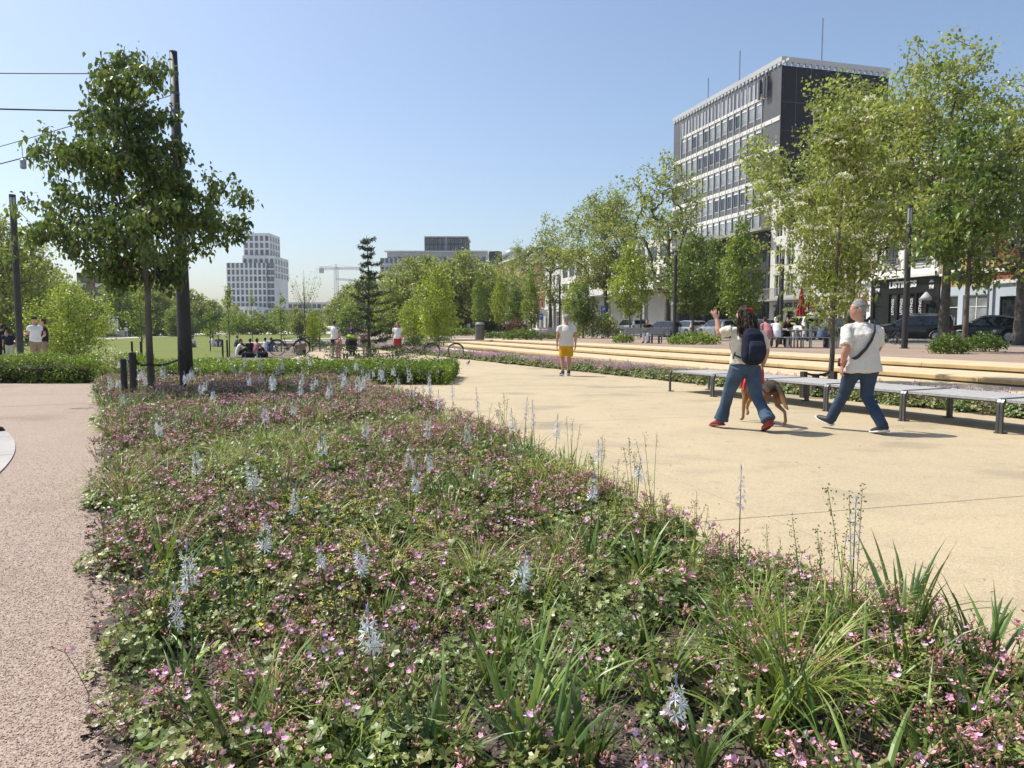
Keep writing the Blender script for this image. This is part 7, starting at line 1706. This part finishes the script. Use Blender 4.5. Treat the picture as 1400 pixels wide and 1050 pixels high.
# --- the planted strip with pink flowers along the promenade
def pinkstem():
    mb = MB()
    for k in range(5):
        a = rg.random()*6.28; t = Vector((.07*math.cos(a), .07*math.sin(a), rg.uniform(.26, .40))); mb.cur = 1; mb.tube([(0, 0, 0), t], .002, 3, cap=False); mb.cur = 0
        for q in range(14): p = t+Vector((rg.normal()*.022, rg.normal()*.022, rg.uniform(-.06, .02))); petal(mb, p, rv(), Vector((0, 0, 1)), .024, .009)
    return mb
MG = mat('magenta_petal', (.60, .26, .44), .7, (.66, .38, .54), ns=30, island=.25, transl=.25); LV = mat('lavender_petal', (.62, .44, .56), .7, (.50, .32, .42), ns=30, island=.2, transl=.25)
ps = src_collection('strip_flower_sources', [('strip_flower', pinkstem().mesh('strip_flower'), [(MG, LV, LV, MG)[i], STM]) for i in range(4)])
P = []; Q = []; T = []
for _ in range(11500):
    y = 6+rg.random()**.75*42; x = STRIP(y)+rg.uniform(.03, 1.12)
    if y < 12 and rg.random() < .0: continue
    f = field(x*.4, y, .75, 6.1)
    if rg.random() < .27: P.append((x, y, 0))
    elif rg.random() < (.62 if f > .5 else .12): Q.append((x, y, rg.uniform(-.12, -.01)))
    elif rg.random() < .07: T.append((x, y, 0))
n = len(P); scatter('flower_strip_foliage', '', cl, P, rg.normal(size=(n, 3))*[.1, .1, 9], rg.uniform(1.0, 1.7, n), rg.integers(0, 6, n))
n = len(Q); ii = np.array([rg.choice([0, 3]) if field(q[0], q[1], .33, 2.2) > .5 and q[1] > 20 else rg.choice([1, 2]) for q in Q]); scatter('flower_strip_blossom', '', ps, Q, rg.normal(size=(n, 3))*[.1, .1, 9], rg.uniform(.8, 1.1, n), ii)
n = len(T); scatter('flower_strip_leaves', '', tf, T, rg.normal(size=(n, 3))*[.06, .06, 9], rg.uniform(1.0, 1.5, n), rg.integers(3, 8, n))
# ------------------------------------------------------------------ single plants one can count
def ordinal(i): return ['first', 'second', 'third', 'fourth', 'fifth', 'sixth', 'seventh', 'eighth', 'ninth', 'tenth', 'eleventh', 'twelfth', 'thirteenth', 'fourteenth', 'fifteenth', 'sixteenth', 'seventeenth', 'eighteenth', 'nineteenth', 'twentieth'][i] if i < 20 else str(i+1)+'th'
def individuals(name, protos, spots, desc, cat, group, bands):
    """spots: (x, y, scale, kind, tilt); a label by depth band and order from the left"""
    rows = {}
    for s in spots:
        for bi, (yb, bn) in enumerate(bands):
            if s[1] <= yb: rows.setdefault(bi, []).append(s); break
    used = set()
    for bi, row in rows.items():
        row.sort(key=lambda s: s[0]/s[1])
        for i, (x, y, sc, kd, tl) in enumerate(row):
            src = protos[kd]; o = src if kd not in used else copy_tree(src); used.add(kd)
            o.location = (x, y, soil_z(x, y)-.008); o.rotation_euler = (rg.normal()*tl, rg.normal()*tl, rg.random()*6.28); o.scale = (sc,)*3
            o['label'] = '%s, %s from the left in the %s' % (desc, ordinal(i), bands[bi][1]); o['category'] = cat; o['group'] = group
    for kd, p in protos.items():
        if kd not in used:
            for c in list(p.children): bpy.data.objects.remove(c)
            bpy.data.objects.remove(p)
def wrap(nm, parts):
    t = thing(nm, 'plant', 'plant', (0, 0, 0))
    for pn, mb, ms in parts: mb.build(pn, ms, t, smooth=(pn != 'flowers'))
    return t
# strap leaved clumps
def strap_proto(n, L, w, lean, droop, m):
    t = thing('strap_leaf_plant', 'x', 'plant', (0, 0, 0))
    me_parts = blades(n, L, w, .1, lean, droop, .022, 7)
    per = 8*3; fper = 14          # each blade is its own leaf part
    for i in range(n):
        b = MB(); b.v = [tuple(v) for v in me_parts.v[i*per:(i+1)*per]]; b.f = [tuple(q-i*per for q in f) for f in me_parts.f[i*fper:(i+1)*fper]]; b.m = [0]*len(b.f)
        b.build('leaf', m, t, smooth=True)
    return t
SPR = {0: strap_proto(19, .36, .0095, .42, .6, SL), 1: strap_proto(21, .33, .0085, .5, .8, SL), 2: strap_proto(16, .38, .0095, .35, .5, SL2), 3: strap_proto(17, .29, .010, .55, .7, SL2)}
sp = []
for (px, py, sc, kd) in ((712, 1046, 1.0, 0), (738, 930, .62, 1), (800, 1060, .85, 2), (905, 965, .72, 0), (1035, 1030, .85, 1), (1180, 985, .85, 1), (1235, 905, 1.05, 2), (478, 985, .75, 3), (325, 1046, .9, 2), (245, 925, .55, 3), (352, 850, .6, 3),
    (590, 870, .62, 1), (655, 890, .55, 2), (770, 850, .5, 1), (1260, 1060, .8, 1), (430, 940, .5, 0), (560, 985, .6, 2), (610, 1060, .7, 0), (975, 900, .5, 1), (860, 890, .5, 3), (525, 850, .5, 1), (1120, 920, .6, 2), (1385, 960, .8, 3), (1330, 1000, .6, 0), (880, 790, .55, 2), (700, 780, .5, 1), (430, 790, .5, 0),
    (330, 760, .5, 3), (210, 760, .5, 1), (190, 720, .5, 3), (620, 760, .5, 2), (830, 740, .5, 1), (940, 790, .6, 0), (1010, 830, .6, 2), (285, 830, .5, 1), (540, 750, .5, 3), (760, 720, .5, 0), (480, 700, .6, 2), (260, 690, .6, 0), (670, 690, .55, 1), (400, 680, .6, 3), (1080, 870, .6, 3), (180, 660, .6, 1), (570, 660, .6, 0), (850, 700, .55, 3), (1120, 1040, .8, 2), (960, 1055, .7, 3), (420, 1050, .7, 1), (530, 930, .55, 3), (690, 985, .6, 2), (1310, 920, .8, 2), (1150, 860, .7, 0), (820, 960, .6, 1), (385, 905, .5, 2), (1010, 940, .6, 0)):
    p = gp(px, py, .06)
    if in_bed(p.x, p.y, .05): sp.append((p.x, p.y, sc*1.38, kd, .06))
BANDS = [(2.9, 'front rows'), (3.8, 'second band'), (5.2, 'bed middle'), (9, 'rear middle'), (30, 'back rows')]
individuals('strap_leaf_plant', SPR, sp, 'upright green strap leaf clump', 'plant', 'strap leaved clumps in the flower bed', BANDS)
# sedge tufts
def sedge_proto(n, L, m, lean=.6, droop=1.3, w=.0034):
    t = thing('sedge_tuft', 'x', 'grass tuft', (0, 0, 0)); blades(n, L, w, .1, lean, droop, .04, 7).build('blades', m, t, smooth=True); return t
SG = {0: sedge_proto(110, .50, GR), 1: sedge_proto(80, .42, GR2), 2: sedge_proto(95, .40, GR, .45, 1.0), 3: sedge_proto(150, .62, GR, .5, 1.2, .0042)}
sp = []
for (px, py, sc, kd) in ((1075, 985, .95, 3), (1030, 900, .7, 3), (1120, 905, .7, 0), (610, 800, .7, 1), (560, 740, .7, 0), (680, 830, .6, 1), (250, 745, .7, 2), (330, 700, .7, 1), (220, 700, .6, 0), (460, 770, .55, 2), (860, 810, .65, 1), (760, 760, .6, 0), (900, 740, .6, 2), (520, 690, .7, 1), (420, 660, .8, 0), (640, 650, .8, 1),
    (300, 640, .9, 0), (190, 640, .8, 2), (720, 680, .65, 0), (600, 620, .9, 1), (500, 620, .9, 0), (360, 620, 1, 2), (240, 610, 1, 1), (680, 615, .9, 0), (820, 1040, .35, 2), (980, 770, .6, 2), (1290, 960, .5, 0), (380, 870, .35, 0), (700, 880, .4, 2), (1180, 870, .6, 3), (780, 690, .6, 2), (160, 600, 1, 1), (430, 590, 1.1, 0), (560, 590, 1, 2)):
    p = gp(px, py, .06)
    if in_bed(p.x, p.y, .05): sp.append((p.x, p.y, sc, kd, .05))
individuals('sedge_tuft', SG, sp, 'fine yellow green sedge tuft', 'grass tuft', 'sedge tufts in the flower bed', BANDS)
# tall seeding stems at the promenade side
def tall_proto(n, H):
    t = thing('tall_grass', 'x', 'grass', (0, 0, 0)); mb = MB(); hd_ = MB()
    for k in range(n):
        a = rg.random()*6.28; l = rg.uniform(.04, .22); hh = H*rg.uniform(.7, 1.05); tp = Vector((l*math.cos(a)*H, l*math.sin(a)*H, hh)); md_ = tp*.5+Vector((0, 0, .06*H))
        mb.tube([(0, 0, 0), md_, tp], [.0032, .0024, .0014], 4, cap=False)
        for q in range(3): blade(mb, md_*(.3+.3*q), rg.random()*6.28, .20, .0045, .5, 1.2, 5)
        for q in range(30): f = rg.uniform(.80, 1.02); c = tp*f+Vector((rg.normal()*.010, rg.normal()*.010, 0)); petal(hd_, c, rv()+Vector((0, 0, .6)), Vector((0, 1, 0)), .013, .004)
    mb.build('stems', GR, t, smooth=True); hd_.build('seed_heads', SEED, t); return t
TA = {0: tall_proto(6, .70), 1: tall_proto(4, .60), 2: tall_proto(3, .78)}
sp = []
for (px, py, z, sc, kd) in ((870, 612, .62, .9, 0), (905, 640, .55, .8, 1), (690, 545, .62, .95, 0), (715, 575, .5, .85, 1), (1175, 690, .72, .95, 2), (1110, 712, .6, .85, 1), (1060, 740, .5, .75, 0), (1000, 735, .5, .8, 1), (1235, 790, .55, .7, 1), (660, 560, .5, .85, 1), (990, 780, .4, .7, 0), (580, 560, .5, .8, 1), (480, 590, .5, .8, 0), (300, 575, .5, .9, 1), (950, 690, .55, .8, 0), (1140, 745, .6, .8, 2), (1290, 790, .5, .7, 1), (780, 600, .55, .85, 2), (735, 600, .5, .8, 0), (820, 600, .55, .9, 1), (895, 610, .6, .9, 2), (170, 560, .5, 1, 0), (620, 600, .45, .75, 1), (840, 640, .5, .7, 0)):
    p = gp(px, py, z); p.x = min(p.x, bedr(p.y)-.10); sp.append((p.x, p.y, sc, kd, .05))
individuals('tall_grass', TA, sp, 'tall seeding grass stems', 'grass', 'tall seeding grasses in the flower bed', BANDS)
# camassia spikes
def camassia(H, hl, nf, m, r=.017):
    nf = int(nf*.62); r *= 1.25
    t = thing('camassia', 'x', 'flower', (0, 0, 0)); st = MB(); b = Vector((rg.normal()*.02, rg.normal()*.02, H)); st.tube([(0, 0, 0), b*.5+Vector((rg.normal()*.008, 0, 0)), b], [.0042, .0034, .0016], 6, cap=False)
    bd_ = MB()
    for k in range(7): a = rg.random()*6.28; p = b*(1.0+.012*k); bd_.tube([p, p+Vector((.004*math.cos(a), .004*math.sin(a), .016))], [.0035, .001], 4)
    st.build('stem', SL2, t, smooth=True); fl_ = MB()
    for i in range(nf):
        f = i/nf; p = b*(1-hl/H*(1-f)); a = i*2.4+rg.normal()*.4; d = Vector((math.cos(a), math.sin(a), rg.uniform(-.1, .7))).normalized(); c = p+d*rg.uniform(.010, .026); n = d; u = n.orthogonal().normalized(); v = n.cross(u); rr = r*(1-.45*f)*rg.uniform(.85, 1.15)
        for q in range(6): w = q*1.047; petal(fl_, c, u*math.cos(w)+v*math.sin(w)+n*.35, n, rr*rg.uniform(1.0, 1.45), rr*.17)
    fl_.build('flowers', m, t); bd_.build('buds', VIO, t)
    lf = blades(6, .34, .009, .1, .4, .7, .015, 6); lf.build('leaves', SL, t, smooth=True); return t
CA = {0: camassia(.52, .13, 24, BLU, .021), 1: camassia(.58, .16, 28, BLU, .019), 2: camassia(.62, .20, 30, VIO, .013), 3: camassia(.48, .10, 20, BLU, .023), 4: camassia(.56, .14, 22, mat('white_blue_petal', (.70, .72, .80), .7, transl=.2), .020)}
sp = []
for (px, py, sc, kd) in ((522, 872, .95, 3), (484, 772, .9, 0), (690, 778, .95, 3), (925, 962, .8, 3), (262, 790, .9, 1), (243, 842, .75, 1), (357, 660, 1, 0), (224, 588, 1, 0), (352, 750, .9, 4), (748, 572, 1, 2), (758, 592, 1, 1), (820, 622, .95, 0), (934, 608, 1.05, 2), (1014, 690, .95, 2), (1167, 768, .95, 2), (866, 650, .9, 0), (805, 680, .9, 4), (447, 612, 1, 0),
    (270, 640, .95, 1), (367, 572, 1, 0), (405, 562, 1, 4), (555, 660, .9, 0), (575, 592, .95, 1), (605, 556, 1, 1), (722, 566, 1, 2), (706, 580, .95, 1), (658, 552, 1, 2), (595, 640, .8, 0), (440, 775, .7, 0), (620, 540, 1, 1), (495, 590, .95, 0), (640, 600, .9, 4), (392, 700, .8, 1), (170, 545, 1, 0), (560, 636, .9, 4)):
    p = gp(px, py, .50*sc)
    if in_bed(p.x, p.y, -.3): sp.append((min(p.x, bedr(p.y)-.08), p.y, sc, kd, .06))
for _ in range(95):
    px, py = rg.uniform(150, 600), rg.uniform(496, 560); p = gp(px, py, .52)
    if in_bed(p.x, p.y, .1) and p.y > 9.5: sp.append((p.x, p.y, rg.uniform(.95, 1.35), int(rg.choice([0, 1, 3, 4])), .07))
individuals('camassia', CA, sp, 'pale blue starry flower spike', 'flower', 'pale blue flower spikes rising from the bed', BANDS)
# a few single odd plants
def at_px(px, py, z): p = gp(px, py, z); return (p.x, p.y, soil_z(p.x, p.y))
for i, (px, py) in enumerate(((430, 945), (384, 968), (499, 970), (570, 865), (580, 880), (838, 1000), (1262, 960), (1100, 1010))):
    t = thing('white_pompon_flower', ['white pompon flower left of centre near the front', 'white pompon flower low at the left front', 'white pompon flower near the tallest front strap leaves', 'small white pompon, upper of two right of the star flower', 'small white pompon, lower of two right of the star flower', 'white blossom on the bare mulch', 'white blossom right of the big sedge tuft', 'white blossom in front of the big sedge tuft'][i], 'flower', at_px(px, py, .17), 0, 'white pompon flowers')
    mb = MB(); mb.tube([(0, 0, 0), (.005, 0, .11)], .0018, 5); mb.build('stem', STM, t); mb = MB()
    for q in range(60): d = Vector(rg.normal(size=3)).normalized(); petal(mb, Vector((.005, 0, .117)), d, d.orthogonal(), .012, .003)
    mb.build('flower_head', WH, t)
t = thing('yellow_flower', 'single bright yellow flower in the left part of the bed', 'flower', at_px(357, 868, .2)); mb = MB(); mb.tube([(0, 0, 0), (0, 0, .18)], .002, 5); mb.build('stem', GR, t); mb = MB()
for q in range(12): a = q*.52; petal(mb, Vector((0, 0, .18)), Vector((math.cos(a), math.sin(a), .35)), Vector((0, 0, 1)), .022, .006)
mb.build('petals', YB, t)
for (px, py, lb, a0) in ((250, 905, 'bright yellow green plant with paired oval leaves by the gravel edge', .3), (520, 800, 'bright arching stem with paired oval leaves in the middle of the bed', .2), (1190, 870, 'broad ribbed leaves lying right of the big sedge tuft', .5), (1340, 1035, 'fresh broad leaved sprout in the lower right corner', .9)):
    t = thing('broad_leaf_plant', lb, 'plant', at_px(px, py, .1)); mb = MB(); tip = Vector((.17, -.05, .12)); mb.tube([(0, 0, 0), tip*.5+Vector((0, 0, .04)), tip], [.0025, .0015, .001], 4); mb.build('stem', BG, t)
    for q in range(8):
        f = .25+.75*q/8; c = tip*f+Vector((0, 0, .05*math.sin(f*3))); s = 1 if q % 2 else -1; d = Vector((.6, s*.8, .25+.2*(q % 3))); mb = MB(); L = .055; dd = d.normalized(); n_ = Vector((0, 0, 1)); sd_ = dd.cross(n_).normalized()
        mb.add([c, c+dd*L*.3+sd_*.013+n_*.004, c+dd*L*.7+sd_*.012+n_*.004, c+dd*L, c+dd*L*.7-sd_*.012+n_*.004, c+dd*L*.3-sd_*.013+n_*.004], [(0, 1, 2), (0, 2, 3), (0, 3, 4), (0, 4, 5)]); mb.build('leaf', BG, t)
# loose plant with white flowers at the hedge end on the left
shr = thing('wild_flower_clump', 'loose pale clump with whitish blossoms at the path corner by the stakes', 'plant', (gp(160, 528).x, gp(160, 528).y, 0)); mb = MB(); cc = []
for k in range(34):
    a = rg.random()*6.28; t_ = Vector((.45*rg.random()*math.cos(a), .35*rg.random()*math.sin(a), rg.uniform(.4, .85))); mb.tube([t_*.1-Vector((0, 0, .08)), t_*.6, t_], [.004, .003, .001], 4, cap=False)
    for q in np.linspace(.25, 1, 9): cc.append(np.array(t_*q))
mb.build('stems', GR, shr); V, F = leaves(rg, np.array(cc), 3, .03, .05, .1, .4, True, aspect=.35); crown_mesh('foliage', V, F, GR2, shr)
V, F = leaves(rg, np.array(cc[8::9]), 16, .035, .022, .0, .6, True, aspect=.9); crown_mesh('blossoms', V, F, M['cream'], shr)

# grit, dry bits and small leaves lying on the promenade
P = []
for _ in range(2600):
    y = 2+rg.random()**1.4*26; x = rg.uniform(bedr(min(y, 18)), STRIP(y))
    if rg.random() < .5: x = bedr(min(y, 18))+abs(rg.normal())*.5 if rg.random() < .5 else STRIP(y)-abs(rg.normal())*.35
    if x < STRIP(y) and x > bedr(min(y, 17)): P.append((x, y, .006))
n = len(P); scatter('promenade_grit', '', chp, P, rg.normal(size=(n, 3))*[.2, .2, 9], .002+rg.random(n)**3*.009, rg.integers(0, 4, n))
# thin summer haze in the air
mb = MB(); mb.b2((-1500, -60, -1.5), (1500, 900, 75)); hz_ = mb.build('haze', None); hz_['kind'] = 'stuff'
hm_ = bpy.data.materials.new('haze_air'); hm_.use_nodes = True; nt = hm_.node_tree; nt.nodes.clear(); ho = nt.nodes.new('ShaderNodeOutputMaterial'); hv = nt.nodes.new('ShaderNodeVolumePrincipled')
hv.inputs['Color'].default_value = (.86, .92, 1, 1); hv.inputs['Density'].default_value = .0002; hv.inputs['Anisotropy'].default_value = .3; nt.links.new(hv.outputs[0], ho.inputs['Volume']); hz_.data.materials.append(hm_)
